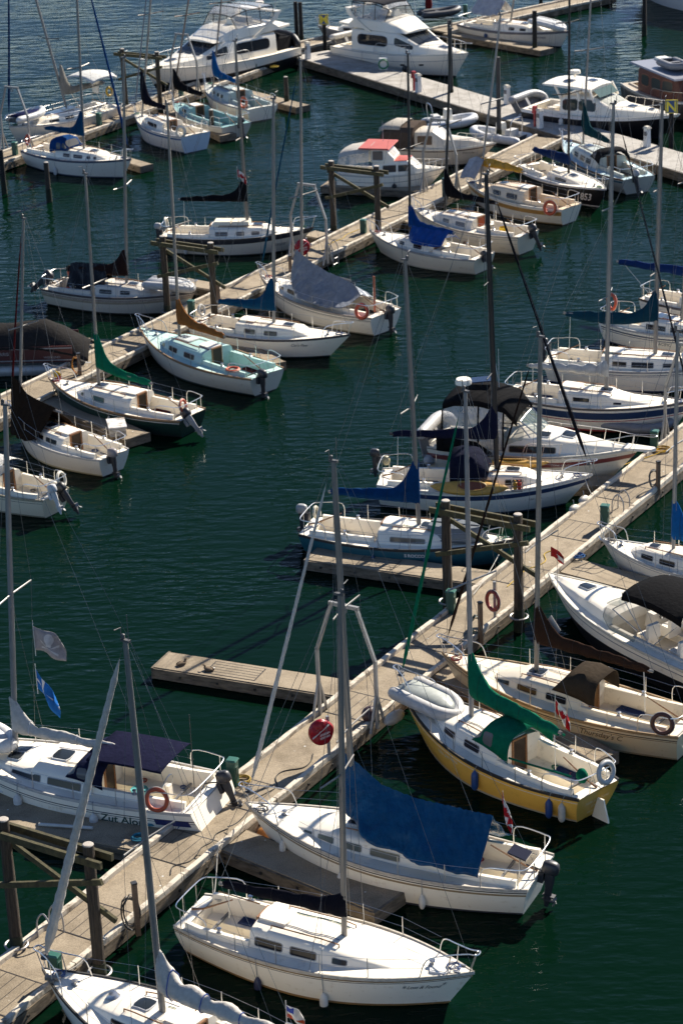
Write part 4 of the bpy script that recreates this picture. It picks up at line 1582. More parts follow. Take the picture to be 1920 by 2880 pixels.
def duck(px, hd, label, k=1.0, seed=0):
    p = gp(*px, .42)
    o = thing('duck', (p.x, p.y, .42), hd, label, 'duck', 'ducks resting on the empty finger dock')
    prof = [(-.27, .10, .012, .01), (-.22, .10, .04, .02), (-.15, .11, .085, .06), (-.05, .115, .115, .095), (.06, .12, .115, .10), (.14, .135, .085, .085), (.175, .17, .05, .055), (.17, .215, .038, .04), (.165, .25, .036, .036), (.185, .285, .045, .042), (.215, .30, .046, .042), (.25, .295, .03, .03), (.27, .285, .012, .012)]
    rings = []
    for i, (x, z, ry, rz_) in enumerate(prof):
        a = prof[max(i - 1, 0)]; b = prof[min(i + 1, len(prof) - 1)]
        d = V((b[0] - a[0], 0, b[1] - a[1])).normalized()
        up = V((-d.z, 0, d.x))
        rings.append([V((x, 0, z)) + V((0, ry * math.cos(q), 0)) + up * rz_ * math.sin(q) for q in [2 * PI * j / 12 for j in range(12)]])
    MB().loft(rings, True, True, True).build('body', mat('fascia', (.16, .11, .065)), o, 60)
    MB().loft([[V((x, y * w_, .283 + z * h)) for y, z in ((-1, -.5), (1, -.5), (.7, .5), (-.7, .5))] for x, w_, h in ((.255, .018, .03), (.29, .022, .016), (.325, .02, .008))], True, True, True).build('bill', mat('paint', (.3, .22, .06)), o)
    for sd in (1, -1):
        MB().loft([[V((x, sd * (y + t), z)) for z, t in ((.07, .0), (.12, .022), (.175, .0))] for x, y in ((-.25, .03), (-.16, .09), (-.02, .118), (.09, .105), (.13, .08))], False).build('wing', mat('fascia', (.11, .08, .05)), o, 60)
        MB().ball((.225, sd * .04, .308), .007, 6).build('eye', mat('glass', (.005, .005, .005)), o)
    for q in o.children: q.data.transform(Matrix.Translation((0, 0, -.02)) @ Matrix.Diagonal((k, k * 1.15, k * .82, 1)))


duck((512, 1870), RAD(35), 'pale brown duck, nearer the tip of the empty finger dock', .82)
duck((587, 1886), RAD(150), 'darker duck, farther from the tip of the empty finger dock', .8)


def mooring(a, b, label, color=(.25, .24, .22), sag=.15, r=.016):
    a, b = V(a), V(b)
    pts = [a + (b - a) * (i / 10) - V((0, 0, sag * 4 * (i / 10) * (1 - i / 10))) for i in range(11)]
    c = pts[0].copy()
    tag(MB().tube([p - c for p in pts], r, 5).build('mooring_line', mat('rope', color), None, 60, c), label, 'rope', 'mooring lines from boats to the docks')


def shore_cable(a, b, label, color, seed):
    rg = random.Random(seed)
    a, b = gp(*a, DT + .02), gp(*b, DT + .02)
    pts = [a + (b - a) * (i / 7) + PERP * (rg.uniform(-.22, .22) if 0 < i < 7 else 0) for i in range(8)]
    tag(MB().tube(spl([p - a for p in pts], 6), .017, 5).build('power_cable', mat('rope', color), None, 60, a), label, 'cable', 'power cables lying on the walkways')


shore_cable((1560, 1545), (1425, 1650), 'yellow cable lying along the near walkway above the timber frame', (.5, .33, .03), 1)
shore_cable((880, 2120), (720, 2245), 'black cable lying along the near walkway left of the round red cover', (.03, .03, .03), 2)
shore_cable((640, 2330), (480, 2460), 'black cable lying along the near walkway above the brown post', (.035, .035, .035), 3)
shore_cable((1010, 645), (905, 705), 'yellow cable lying along the middle walkway', (.5, .33, .03), 4)
shore_cable((300, 1000), (190, 1065), 'black cable lying along the middle walkway at left', (.03, .03, .03), 5)


# ------------------------------------------------------------------ sailing boats
BLUE, NAVY, GREEN, BROWN, BLACK, ORANGE = (.006, .048, .15), (.012, .022, .075), (.007, .15, .082), (.035, .02, .014), (.010, .010, .012), (.33, .11, .025)
TEAL = (.01, .10, .20)
OFFW = (.66, .63, .58)
ALUM = mat('metal', ALU)


def sloop(name, label, bow, stern, mb_, mt=None, mpt=None, mh=None, hull=WHITE, deck=WHITE, cab=None, boot=(.02, .02, .025), stripes=(), B=.32, fbs=(.82, .78, 1.1), ck=(.05, .36, .8), cabx=(.36, .74, .42, .34), kw=.66, wins=((.42, .52), (.55, .65)), win_kw=None, mast=None, boom=None, lines=True, pul=True, push=True, hand=True, wood=(.05, .035, .025), rail=(.10, .07, .05), hatch=True, till=True, group='moored sailing boats', slide=True, grp=True, front=.09, roofm=None, hullkw=None, comp=True, transom=None, shoulder=.8, cwin=True):
    b = Boat(name, label, 'sailboat', bow, stern, B, group if grp else None, fs=fbs[0], fm=fbs[1], fb=fbs[2], **(hullkw or {}))
    b.hull(mat('gelcoat', hull), mat('deckpaint', deck), mat('paint', boot) if boot else None, [(s_[0], s_[1], mat('paint', s_[2])) for s_ in stripes], ck, mat('wood', rail) if rail else None, transom=mat('gelcoat', transom) if transom else None)
    b.cockpit(*ck, m=mat('deckpaint', cab or deck))
    T = b.cabin(cabx[0], cabx[1], cabx[2], cabx[3], kw, m=mat('gelcoat', cab or deck), front=front, roofm=roofm, shoulder=shoulder)
    b.windows(T, wins, **(win_kw or {}))
    if comp: b.companionway(T, wood=wood, slide=slide)
    if hand: b.handrails(T, cabx[0] + .06, cabx[1] - front - .02)
    if hatch: b.hatch(T, cabx[1] - front - .09, cabx[1] - front - .03, -.35, .35)
    b.mast(mb_, mt, mpt, mh, m=mat(*mast['m']) if mast and 'm' in mast else None, **{k: v for k, v in (mast or {}).items() if k != 'm'})
    if boom: b.boom(**boom)
    if pul: b.pulpit()
    if push: b.pushpit()
    if lines: b.lifelines()
    b.winches(ck[0] + (ck[1] - ck[0]) * .55, ck[2])
    b.cleats()
    if till: b.tiller()
    b.clutter(int(bow[0] * 7 + bow[1]))
    return b


LK = {}
# --- nearest row, lower right half
b = LK['lost'] = sloop('sailboat', 'white sloop with rolled black sail and bow pointing right, lowest right in the photo', (1334, 2736), (533, 2560), (1000, 2592), (955, 1675),
    B=.335, fbs=(.92, .86, 1.1), cabx=(.275, .75, .50, .32), kw=.66, hatch=False, ck=(.04, .275, .92), stripes=((.05, .09, (.24, .15, .06)), (.12, .135, (.10, .07, .05))), boot=(.30, .17, .06), front=.16,
    wins=((.295, .39), (.42, .51), (.565, .61, .35, .8)), rail=(.55, .5, .42), mast=dict(r=.085, spread=(.5,)), hullkw=dict(tw=.62, tm=.44, p=2.1, rake=.95, tr=.2),
    boom=dict(ln=3.6, zb=2.0, cover=(.012, .012, .018), hm=.5, hb=.26, wd=.15, lift=-.02, seed=4))
b.lettering('Lost & Found', .875, .66, .155, (.05, .04, .03), .3)
b.lettering('*', .815, .60, .24, (.05, .04, .03), name='rose_mark'); b.lettering('*', .932, .68, .24, (.05, .04, .03), name='rose_mark')
b.hatch(None, .865, .925, -.3, .3, glass=None, frame=(.7, .7, .7))
fender(b, .56, 'grey white fender near the waterline of the lowest right white sloop', drop=.55)
fender(b, .33, 'dark navy fender at the middle of the lowest right white sloop', (.02, .025, .07), .5, .1, drop=.55)
MB().tube([b.H.deck(.06, .75, .3), b.H.deck(.22, .62, .34)], .02, 5).build('boathook', mat('wood', (.3, .16, .06)), b.root)

b = LK['blue'] = sloop('sailboat', 'white sloop under a big blue tarp with a black outboard, near walkway', (690, 2258), (1520, 2455), (1010, 2305), (937, 1298),
    B=.33, fbs=(1.0, .92, 1.3), cabx=(.36, .80, .48, .36), ck=(.04, .36, .95), kw=.66, stripes=((.07, .10, (.04, .03, .03)), (.14, .20, (.30, .21, .11))), boot=(.05, .05, .06), front=.14,
    wins=((.42, .52), (.55, .62), (.65, .71), (.735, .765, .4, .8)), win_kw=dict(glass=(.10, .12, .11), frame=(.62, .6, .56)), rail=(.5, .45, .38), hullkw=dict(tr=.35, rake=1.1),
    mast=dict(r=.10, spread=(.3, .62), slen=1.05, furl=(.62, .60, .56), furl_r=.075, furl_z=(.07, .95), m=('metal', (0.245, 0.231, 0.211))), boom=dict(ln=3.6, zb=2.35, cover=None))
b.outboard(.1, 1.0, -.12)
b.lettering('42', .955, .98, .12, (.1, .1, .1)); 
tarp(b, [(b.mb.x + .25, 3.6, 2.3, .3), (b.mb.x - .15, 3.35, 2.0, .55), (b.mb.x - .9, 2.8, 1.6, .98), (b.mb.x - 1.9, 2.62, 1.45, 1.1), (b.mb.x - 3.1, 2.55, 1.3, 1.12), (b.mb.x - 4.2, 2.48, 1.2, 1.1)], 'large bright blue tarp hung over the boom of the white sloop with black outboard', (.003, .055, .135), seed=8, power=.88)
for t in (.86, .6, .32): fender(b, t, {.86: 'white fender at the bow of the blue tarp sloop', .6: 'white fender amidships on the blue tarp sloop', .32: 'white fender aft on the blue tarp sloop'}[t], drop=.45, ln=.42, r=.095)
b.solar = MB().box(b.H.deck(.045, .5, .85), (.55, .5, .04), ry=-.25).build('solar_panel', mat('glass', (.02, .02, .03)), b.root, 0)
MB().tube([b.H.deck(.045, .5, .84), b.H.deck(.045, .55, .1)], .02, 6).build('panel_post', mat('steel', (.5, .5, .5)), b.root)

b = LK['yellow'] = sloop('sailboat', 'yellow hulled sloop with green sail cover and green hood', (1120, 1925), (1683, 2222), (1318, 2028), (1308, 1102),
    hull=(.80, .46, .085), transom=(.6, .35, .07), B=.335, fbs=(.95, .86, 1.35), cabx=(.38, .76, .52, .40), ck=(.04, .38, .95), kw=.7, boot=(.45, .40, .32), stripes=((.13, .148, (.75, .72, .65)),), front=.12,  # transom is the hull yellow made darker, its shade put into the colour
    wins=((.47, .545), (.60, .665)), win_kw=dict(frame=(.6, .55, .5), glass=(.03, .03, .035)), rail=(.02, .018, .018), hullkw=dict(tr=.42, rake=1.2, gs=.5, tw=.6), hatch=False,
    mast=dict(r=.09, spread=(.45,), slen=1.0, furl=GREEN, furl_r=.065, m=('metal', (0.272, 0.272, 0.279))), boom=dict(ln=3.7, zb=2.25, cover=GREEN, hm=1.35, hb=.4, wd=.2, seed=5, sag=.08))
b.rudder(d=.5, w=.42, top=-.25)
b.dodger(b.T, ln=1.35, h=.82, m=1, col_=GREEN)
b.lettering('hale pau hana', .585, .60, .19, (.85, .8, .65), .1)
for i, (tx, q) in enumerate((('hale pau hana', .18), ('BNYC', .15), ('vancouver', .15))):
    vs, fs = text_mesh(tx, q)
    wm = max(p.x for p in vs)
    raise_text(lambda x, y, l: V((-b.L / 2 + b.H.tr * (1 - (.66 - .19 * i + y + .3) / 1.25) - .012 - l, -(x - wm / 2), .58 - .19 * i + y)), vs, fs).build('lettering', mat('paint', (.72, .62, .38)), b.root, 0)
fender(b, .42, 'blue fender amidships on the yellow sloop', (.012, .06, .22), .62, .11, drop=.1)
fender(b, .10, 'blue fender at the stern quarter of the yellow sloop', (.012, .05, .20), .6, .11, drop=.2)
fender(b, .05, 'grey white fender at the stern corner of the yellow sloop', (.5, .48, .43), .6, .11, drop=.25)
inf = inflatable(b.world(b.H.deck(.83, .05, .06)), b.th + PI, 2.5, 1.45, 'grey inflatable dinghy lying upside down on the yellow sloop foredeck', (.47, .46, .44), .21, (.33, .35, .32), flip=True)
life_ring(b.world(b.H.deck(-.005, -.25, .5)), b.M.to_3x3() @ V((-1, 0, .2)), 'pale grey horseshoe ring on the yellow sloop stern rail', .3, .07, (.5, .5, .48))
MB().tube(spl([b.H.deck(.045, .75, .62), b.H.deck(.2, 1.0, .64), b.H.deck(.3, 1.1, .6)], 4), .035, 6).build('rail_padding', mat('cloth', GREEN), b.root)
MB().tube(spl([b.H.deck(.3, -1.25, .45), b.H.deck(.42, -1.35, .55)], 4), .035, 6).build('rail_padding', mat('cloth', GREEN), b.root)
MB().ball(b.H.deck(.04, .35, .5), (.2, .16, .24), 10).build('motor_cover', mat('cloth', GREEN), b.root)

b = LK['thu'] = sloop('sailboat', 'cream sloop with dark brown sail cover and brown canvas hood', (1242, 1836), (1945, 2040), (1529, 1880), (1518, 949),
    hull=(.60, .50, .33), deck=(.76, .71, .61), cab=(.74, .69, .60), B=.31, fbs=(.95, .88, 1.2), cabx=(.38, .76, .50, .38), kw=.6, ck=(.05, .38, .86), boot=(.35, .26, .15), stripes=((.12, .15, (.05, .03, .02)), (.19, .205, (.18, .10, .05))), rail=(.30, .2, .1),
    wins=((.44, .52), (.56, .64), (.68, .735)), win_kw=dict(frame=(.5, .46, .38)), wood=(.16, .075, .025), slide=False, front=.10,
    mast=dict(r=.085, spread=(.42,), slen=1.0, furl=(.03, .018, .014), furl_r=.055), boom=dict(ln=4.0, zb=2.55, cover=(.045, .024, .016), hm=1.2, hb=.30, wd=.15, seed=6, lift=-.12))
b.dodger(b.T, ln=1.35, h=.75, m=1, col_=(.055, .042, .030), win=False)
b.lettering("Thursday's C", .27, .48, .27, (.06, .04, .02), .35)
life_ring(b.world(b.H.deck(.055, 1.0, .40)), b.M.to_3x3() @ V((-.3, 1, .15)), 'dark brown life ring on the cream sloop stern rail', .3, .065, (.09, .03, .02))
S_ = MB()
p0 = b.mast_at((2.85 - b.mb.z) / (b.mt_.z - b.mb.z)) + V((-.42, -.17, .1))
for k, (w_, c_, lf) in enumerate(((.34, (.62, .55, .48), 0), (.27, (.05, .02, .018), .006))):
    MB().loft([[p0 + V((x * w_, -l - lf, z * w_ * 1.3)) for x, z in ((-1, 0), (0, -1), (1, 0), (0, 1))] for l in (0, .012)], True, True, True).build('emblem', mat('paint', c_), b.root, 0)
vs, fs = text_mesh('C', .3)
raise_text(lambda x, y, l: p0 + V((x - .1, -.024 - l, y - .1)), vs, fs).build('emblem_letter', mat('paint', (.62, .55, .48)), b.root, 0)
fender(b, .52, 'cream fender amidships on the cream sloop', (.55, .5, .4), .42, .09, drop=.4)
fender(b, .82, 'cream fender near the bow of the cream sloop', (.55, .5, .4), .42, .09, drop=.5)
MB().box(b.H.deck(.83, .45, .15), (.34, .24, .28), taper=.9).build('water_jug', mat('rubber', (.5, .55, .55)), b.root, 30)

b = LK['zut'] = sloop('sailboat', 'white sloop at left edge with navy awning and loosely furled white sail', (-175, 2075), (592, 2235), (100, 2060), (15, 1143),
    B=.335, fbs=(1.0, .95, 1.25), cabx=(.36, .80, .46, .30), kw=.74, ck=(.035, .36, 1.0), boot=(.02, .022, .03), stripes=((.22, .245, (.03, .03, .05)), (.30, .315, (.05, .05, .06))), rail=(.5, .48, .45), hand=False,
    wins=((.40, .52, .25, .75), (.55, .665, .25, .75)), win_kw=dict(frame=(.25, .25, .27), rad=.25), hullkw=dict(tr=-.55, tw=.82, gs=.62, rake=.8), front=.22,
    mast=dict(r=.095, spread=(.48,), slen=.95, m=('metal', (0.299, 0.286, 0.272)), back=True), boom=dict(ln=4.4, zb=2.05, cover=(.60, .57, .52), hm=.95, hb=.24, wd=.15, ties=3, seed=8, lift=-.1), till=False)
b.lettering('Zut Alors', .235, .42, .36, (.01, .06, .05), .25, .006)
b.band(.24, .42, mat('paint', (.02, .03, .12)), 'quarter_stripe', t0=.02, t1=.13, sides=(b.vis,))
b.dodger(b.T, ln=1.1, h=.62, m=1, col_=(.016, .02, .05))
b.awning(b.be.x - .95, b.be.x + 1.5, .95, 2.02, .06, mat('cloth', (.012, .013, .036)), 'awning', legs=False, edge=.04)
b.hatch(b.T, .66, .71, -.65, -.05); b.hatch(b.T, .66, .71, .1, .7)
b.outboard(-.55, 1.0, .35, k=.95)
life_ring(b.world(b.H.deck(.11, b.vis * 1.36, .40)), b.M.to_3x3() @ V((-.1, b.vis, .25)), 'rusty red life ring on the rail of the white sloop with navy awning', .31, .062, (.36, .06, .02))
fender(b, .33, 'white fender beside the lettering on the left edge white sloop', (.62, .61, .58), .55, .13, drop=.3)
fender(b, .61, 'white fender farther forward on the left edge white sloop', (.62, .61, .58), .55, .13, drop=.3)
MB().lathe([(.03, .2), (.25, .2), (.27, .24), (.2, .02), (.03, .0)], b.H.deck(.26, -.1 * b.vis, -.5), 12).build('basin', mat('rubber', (.1, .4, .42)), b.root)
MB().torus(b.H.deck(.15, 0, .12), .32, .018, Matrix.Rotation(RAD(80), 4, 'Y'), 20, 6).build('steering_wheel', mat('steel', (.5, .5, .5)), b.root)
MB().box(b.H.deck(.15, 0, -.28), (.22, .26, .8), taper=.8).build('binnacle', mat('gelcoat', WHITE), b.root, 30)
MB().tube([b.H.deck(.02, .6, .3), b.H.deck(.02, .6, 2.9)], .012, 5).build('whip_aerial', mat('paint', (.05, .05, .05)), b.root)
inflatable(b.world(b.H.deck(.86, .1, .35)), b.th + PI, 2.9, 1.5, 'white dinghy stowed on the foredeck of the left edge white sloop', (.66, .65, .62), .22, (.5, .5, .5), flip=True)

b = LK['near'] = sloop('sailboat', 'white sloop cut off by the bottom edge, white sail heaped on its boom', (118, 2724), (830, 3035), (446, 2862), (353, 1803),
    B=.34, fbs=(.95, .9, 1.2), cabx=(.36, .78, .45, .30), kw=.62, rail=(.02, .02, .02), boot=(.03, .03, .03), wins=((.42, .52), (.55, .64)), front=.15,
    mast=dict(r=.10, spread=(.5,), furl=(.62, .58, .52), furl_r=.14, furl_z=(.05, .96), m=('metal', (0.231, 0.224, 0.211)), wind=True), boom=dict(ln=4.2, zb=2.05, cover=(.62, .58, .52), hm=1.1, hb=.42, wd=.26, ties=4, seed=3))
b.H.T = None
MB().lathe([(.16, 0), (.18, .02), (.14, .06), (.12, .1), (.03, .11)], b.T.top(.70, .0), 14).build('ventilator', mat('steel', (.5, .5, .5)), b.root)
MB().box(b.H.deck(.93, .2, .09), (.4, .12, .1), rz=.5).box(b.H.deck(.93, .1, .06), (.1, .5, .06), rz=.3).build('anchor', mat('metal', (.3, .25, .2)), b.root, 0)

# --- middle of the photo, right of the open water
b = LK['rocco'] = sloop('sailboat', 'teal hulled sloop with blue sail cover and grey dinghy on its foredeck', (1450, 1518), (862, 1478), (1187, 1462), (1139, 731),
    hull=(.022, .105, .135), B=.335, fbs=(.80, .74, 1.05), cabx=(.38, .74, .50, .38), kw=.66, boot=(.03, .03, .035), wins=((.44, .60, .35, .75),), win_kw=dict(glass=(.10, .10, .09), frame=(.35, .33, .3)), rail=(.02, .02, .02),
    mast=dict(r=.085, spread=(.47,), slen=1.0, m=('metal', (0.245, 0.231, 0.211))), boom=dict(ln=3.35, zb=2.25, cover=BLUE, hm=1.55, hb=.40, wd=.17, seed=11))
b.lettering('S ROCCO', .57, .52, .17, (.72, .72, .7), 0, .006)
b.outboard(.3, 1.05, 0, cowl=(.3, .3, .3), k=.9)
dinghy_hard(b, b.mb.x + 1.55, 0, b.H.zs(.75) + .05, 2.3, 1.25, .48, 'grey hard dinghy upside down on the teal sloop foredeck', (.16, .17, .17))
fender(b, .38, 'small blue fender on the teal sloop nearer its stern', (.01, .04, .12), .3, .1, drop=.25)
fender(b, .62, 'small blue fender on the teal sloop below its name', (.01, .04, .12), .3, .1, drop=.25)
MB().torus(b.H.deck(.04, .2, .5), .2, .06, Matrix.Rotation(RAD(80), 4, 'Y'), 16, 7).build('horseshoe_buoy', mat('rubber', (.6, .55, .42)), b.root)

b = LK['kay'] = sloop('sailboat', 'white sloop with navy stripe, tall black mast and a kayak on deck', (1666, 1335), (1068, 1342), (1405, 1297), (1366, 490),
    hull=(.74, .75, .75), B=.32, fbs=(.95, .88, 1.25), cabx=(.40, .78, .46, .34), kw=.58, boot=(.02, .03, .06), stripes=((.12, .30, (.014, .035, .10)),), rail=(.55, .54, .52), wins=((.46, .55), (.6, .68)), hullkw=dict(rake=1.3, tr=.1),
    mast=dict(r=.10, spread=(.36, .66), slen=1.05, m=('paint', BLACK), furl=(.012, .012, .016), furl_r=.075), boom=dict(ln=4.0, zb=2.75, cover=(.012, .014, .035), hm=1.25, hb=.3, wd=.15, seed=12, m=mat('paint', BLACK)))
b.lettering('VAN 32806', .755, .50, .12, (.05, .06, .12))
b.dodger(b.T, ln=1.3, h=.95, w=.95, m=1, col_=(.012, .014, .03), win=False)
b.outboard(.55, 1.5, 0, k=.8)
MB().ball(b.H.deck(.015, b.vis * -.9, .35), (.17, .17, .2), 10).build('barbecue', mat('rubber', (.5, .45, .28)), b.root)


def kayak(boat, t, y, z, ln, label, color, rz=0.0, ry=0.0):
    o = thing('kayak', boat.world(boat.H.deck(t, y, z)), boat.th + rz, label, 'kayak', 'yellow kayaks on the sloop with the tall black mast')
    o.rotation_euler.x = ry
    rings = []
    for i in range(21):
        u = -1 + 2 * i / 20
        k = max(1 - abs(u) ** 2.2, .012)
        rings.append([V((u * ln / 2, .31 * k ** .7 * math.cos(a), .17 + (.17 if math.sin(a) > 0 else .2) * k ** .55 * math.sin(a) + .10 * abs(u) ** 3)) for a in [2 * PI * j / 16 for j in range(16)]])
    MB().loft(rings, True, True, True).build('hull', mat('rubber', color), o, 60)
    el = [V((.55 * math.cos(a) + .1, .21 * math.sin(a), .35)) for a in [2 * PI * j / 22 for j in range(22)]]
    MB().tube(el, .028, 6, closed=True).build('cockpit_rim', mat('rubber', mul(color, .8)), o)
    MB().loft([[V((.1 + (p.x - .1) * k, p.y * k, .356 - d)) for p in el] for k, d in ((.98, 0), (.9, .004), (.4, .004), (.02, .004))], True).build('cockpit_well', mat('rubber', (.18, .05, .02)), o)
    for x in (-1.25, 1.2):
        MB().lathe([(.12, 0), (.12, .02), (.02, .03)], (x, 0, .33 - .04 * abs(x)), 12).build('hatch_cover', mat('rubber', mul(color, .75)), o)
    return o


kayak(b, .44, b.vis * 1.05, .03, 3.0, 'yellow kayak on the side deck facing the photographer', (.50, .29, .06), 0, RAD(38))
kayak(b, .60, b.vis * -1.12, .05, 3.0, 'yellow kayak on the far side deck', (.50, .28, .05), 0, RAD(-25))
gp_ = MB()
for z in (0, .2, .4):
    gp_.tube([(-.2, -.2, z), (.2, -.2, z), (.2, .2, z), (-.2, .2, z)], .014, 5, closed=True)
for x, y in ((-.2, -.2), (.2, -.2), (.2, .2), (-.2, .2)): gp_.tube([(x, y, 0), (x, y, .4)], .014, 5)
crab = thing('fuel_rack', b.world(b.H.deck(.66, b.vis * 1.05, .03)), b.th, 'small metal crate of yellow and red cans on the kayak sloop side deck', 'crate')
gp_.build('rack', mat('metal', (.2, .18, .16)), crab)
for x, c_ in ((-.08, (.5, .28, .03)), (.08, (.5, .05, .03))): MB().lathe([(.07, 0), (.075, .02), (.075, .26), (.03, .31), (.03, .36)], (x, 0, .02), 10).build('can', mat('rubber', c_), crab)

# --- right edge, behind
b = LK['navy'] = sloop('sailboat', 'white sloop with broad navy and red hull stripes at right edge', (1945, 1130), (1432, 1098), (1722, 1085), (1724, 294),
    B=.32, fbs=(1.0, .95, 1.3), cabx=(.30, .80, .52, .30), kw=.62, ck=(.04, .30, .9), boot=(.3, .03, .03), stripes=((.14, .44, (.014, .04, .11)), (.50, .535, (.4, .03, .05))), rail=(.1, .09, .09), front=.2,
    wins=((.38, .47, .4, .8), (.60, .64, .4, .75)), win_kw=dict(frame=None, rad=.15), mast=dict(r=.09, spread=(.36, .66), m=('metal', (0.306, 0.292, 0.272)), furl=(.02, .02, .025), furl_r=.05),
    boom=dict(ln=3.4, zb=2.2, cover=(.62, .6, .56), hm=.5, hb=.30, wd=.17, ties=5, seed=14))
b.lettering('Le Hi', .955, .98, .2, (.06, .1, .16), .3)
inflatable(gp(1790, 1205, .05), b.th, 2.9, 1.5, 'grey inflatable dinghy afloat beside the sloop with navy stripe', (.22, .23, .25), .21)

b = LK['r34'] = sloop('sailboat', 'white sloop at right edge with torn teal sail cover', (2080, 1022), (1540, 1003), (1847, 990), (1861, 294),
    B=.31, fbs=(.95, .9, 1.2), cabx=(.30, .78, .48, .34), ck=(.04, .30, .85), boot=(.03, .04, .1), stripes=((.12, .15, (.03, .04, .1)), (.2, .21, (.03, .04, .1))), rail=(.3, .3, .3), wins=((.36, .43, .35, .8), (.46, .57, .3, .85), (.62, .68, .35, .8)), win_kw=dict(rad=.2),
    mast=dict(r=.09, spread=(.36, .68), m=('metal', (0.272, 0.245, 0.218))), boom=dict(ln=4.0, zb=3.0, cover=(.010, .05, .08), hm=1.2, hb=.18, wd=.16, seed=15, sag=.25))
inflatable(b.world(b.H.deck(.85, 0, .3)), b.th, 2.4, 1.4, 'white inflatable upside down on the foredeck of the torn teal cover sloop', (.66, .65, .62), .2, (.5, .5, .5), flip=True)
b.outboard(.3, 1.3, 0, k=.8)

b = LK['r35'] = sloop('sailboat', 'white sloop at right edge with orange life ring on its stern', (2080, 940), (1705, 892), (1960, 880), None, (1955, 300), 13,
    B=.34, fbs=(.95, .9, 1.2), cabx=(.32, .78, .5, .34), boot=(.03, .04, .1), stripes=((.14, .20, (.02, .03, .08)), (.26, .29, (.02, .03, .08))), rail=(.4, .4, .4), wins=((.36, .50, .3, .8), (.54, .64, .3, .8)), win_kw=dict(rad=.15))
b.lettering('PACIFIC', .52, .45, .2, (.05, .05, .06))
life_ring(b.world(b.H.deck(.03, b.vis * -.1, .75)), b.M.to_3x3() @ V((-.5, b.vis, .1)), 'bright orange life ring on a white stern rail at right edge', .33, .08, (.62, .09, .03))
b.band(.10, .5, mat('paint', (.7, .7, .7)), 'rubbing_band', t0=.0, t1=.02, sides=(b.vis,))

b = LK['r36'] = sloop('sailboat', 'white sloop mostly cut off at right edge with navy sail cover and a black flag', (2130, 870), (1815, 830), (1990, 828), None, (1985, 300), 12,
    B=.34, fbs=(.9, .85, 1.15), boot=(.03, .04, .1), boom=dict(ln=4.6, zb=2.3, cover=(.012, .035, .13), hm=.5, hb=.3, wd=.2, seed=16))

b = LK['r37'] = sloop('sailboat', 'white sloop at right edge with bright blue sail cover, above the speedboat', (1690, 1515), (2110, 1625), (1897, 1535), (1904, 930),
    B=.33, fbs=(.8, .75, 1.0), cabx=(.36, .78, .4, .3), boot=(.05, .05, .05), rail=(.5, .5, .48), stripes=((.1, .12, (.3, .3, .3)),), wins=((.45, .55), (.6, .68)), mast=dict(r=.075, spread=(.5,), m=('metal', (0.313, 0.306, 0.292))), boom=dict(ln=2.6, zb=1.75, cover=(.012, .12, .36), hm=1.25, hb=.3, wd=.14, seed=17))

# --- left column
b = LK['dgreen'] = sloop('sailboat', 'dark green hulled sloop with bright green sail cover', (136, 1062), (542, 1168), (296, 1075), (240, 490),
    hull=(.012, .035, .030), B=.33, fbs=(.82, .78, 1.15), cabx=(.34, .76, .50, .38), kw=.68, boot=(.02, .02, .022), stripes=((.09, .115, (.7, .68, .62)),), rail=(.24, .15, .08), wins=((.52, .60, .3, .8), (.68, .70, .4, .8)), win_kw=dict(glass=(.06, .12, .11), frame=(.35, .3, .22)), wood=(.02, .014, .01),
    mast=dict(r=.08, spread=(.5,), slen=.8), boom=dict(ln=2.9, zb=2.2, cover=GREEN, hm=1.45, hb=.22, wd=.12, seed=21, lift=-.35, sag=.1))
b.outboard(.5, .75, .75, cowl=(.02, .02, .025), leg=(.3, .3, .3))
fender(b, .43, 'white fender amidships on the dark green sloop', (.6, .58, .52), .4, .09, drop=.2)
life_ring(b.world(b.H.deck(.015, .45, .55)), b.M.to_3x3() @ V((-1, -.2, .2)), 'small orange life ring on the dark green sloop stern', .25, .055, (.5, .1, .05))

b = LK['btarp'] = sloop('sailboat', 'small white sloop under a dark brown tarp, left edge', (30, 1168), (322, 1280), (127, 1135), (67, 618),
    B=.36, fbs=(.8, .74, 1.05), cabx=(.36, .74, .4, .3), boot=(.5, .42, .25), rail=(.5, .48, .45), hull=(.76, .70, .60), mast=dict(r=.075, spread=(.47,), slen=.8, furl=(.09, .012, .014), furl_r=.05), boom=dict(ln=2.6, zb=1.9, cover=None))
tarp(b, [(b.mb.x + .25, 2.9, 1.1, .25), (b.mb.x - .1, 2.75, .95, .55), (b.mb.x - .6, 2.35, .85, .98), (b.mb.x - 1.6, 2.15, .82, 1.1), (b.mb.x - 2.35, 2.05, .95, .98)], 'dark brown tarp hung over the boom of a small white sloop', (.030, .019, .012), seed=5, kind='cloth')
b.outboard(.3, .75, .1, cowl=(.25, .22, .21), k=.95)

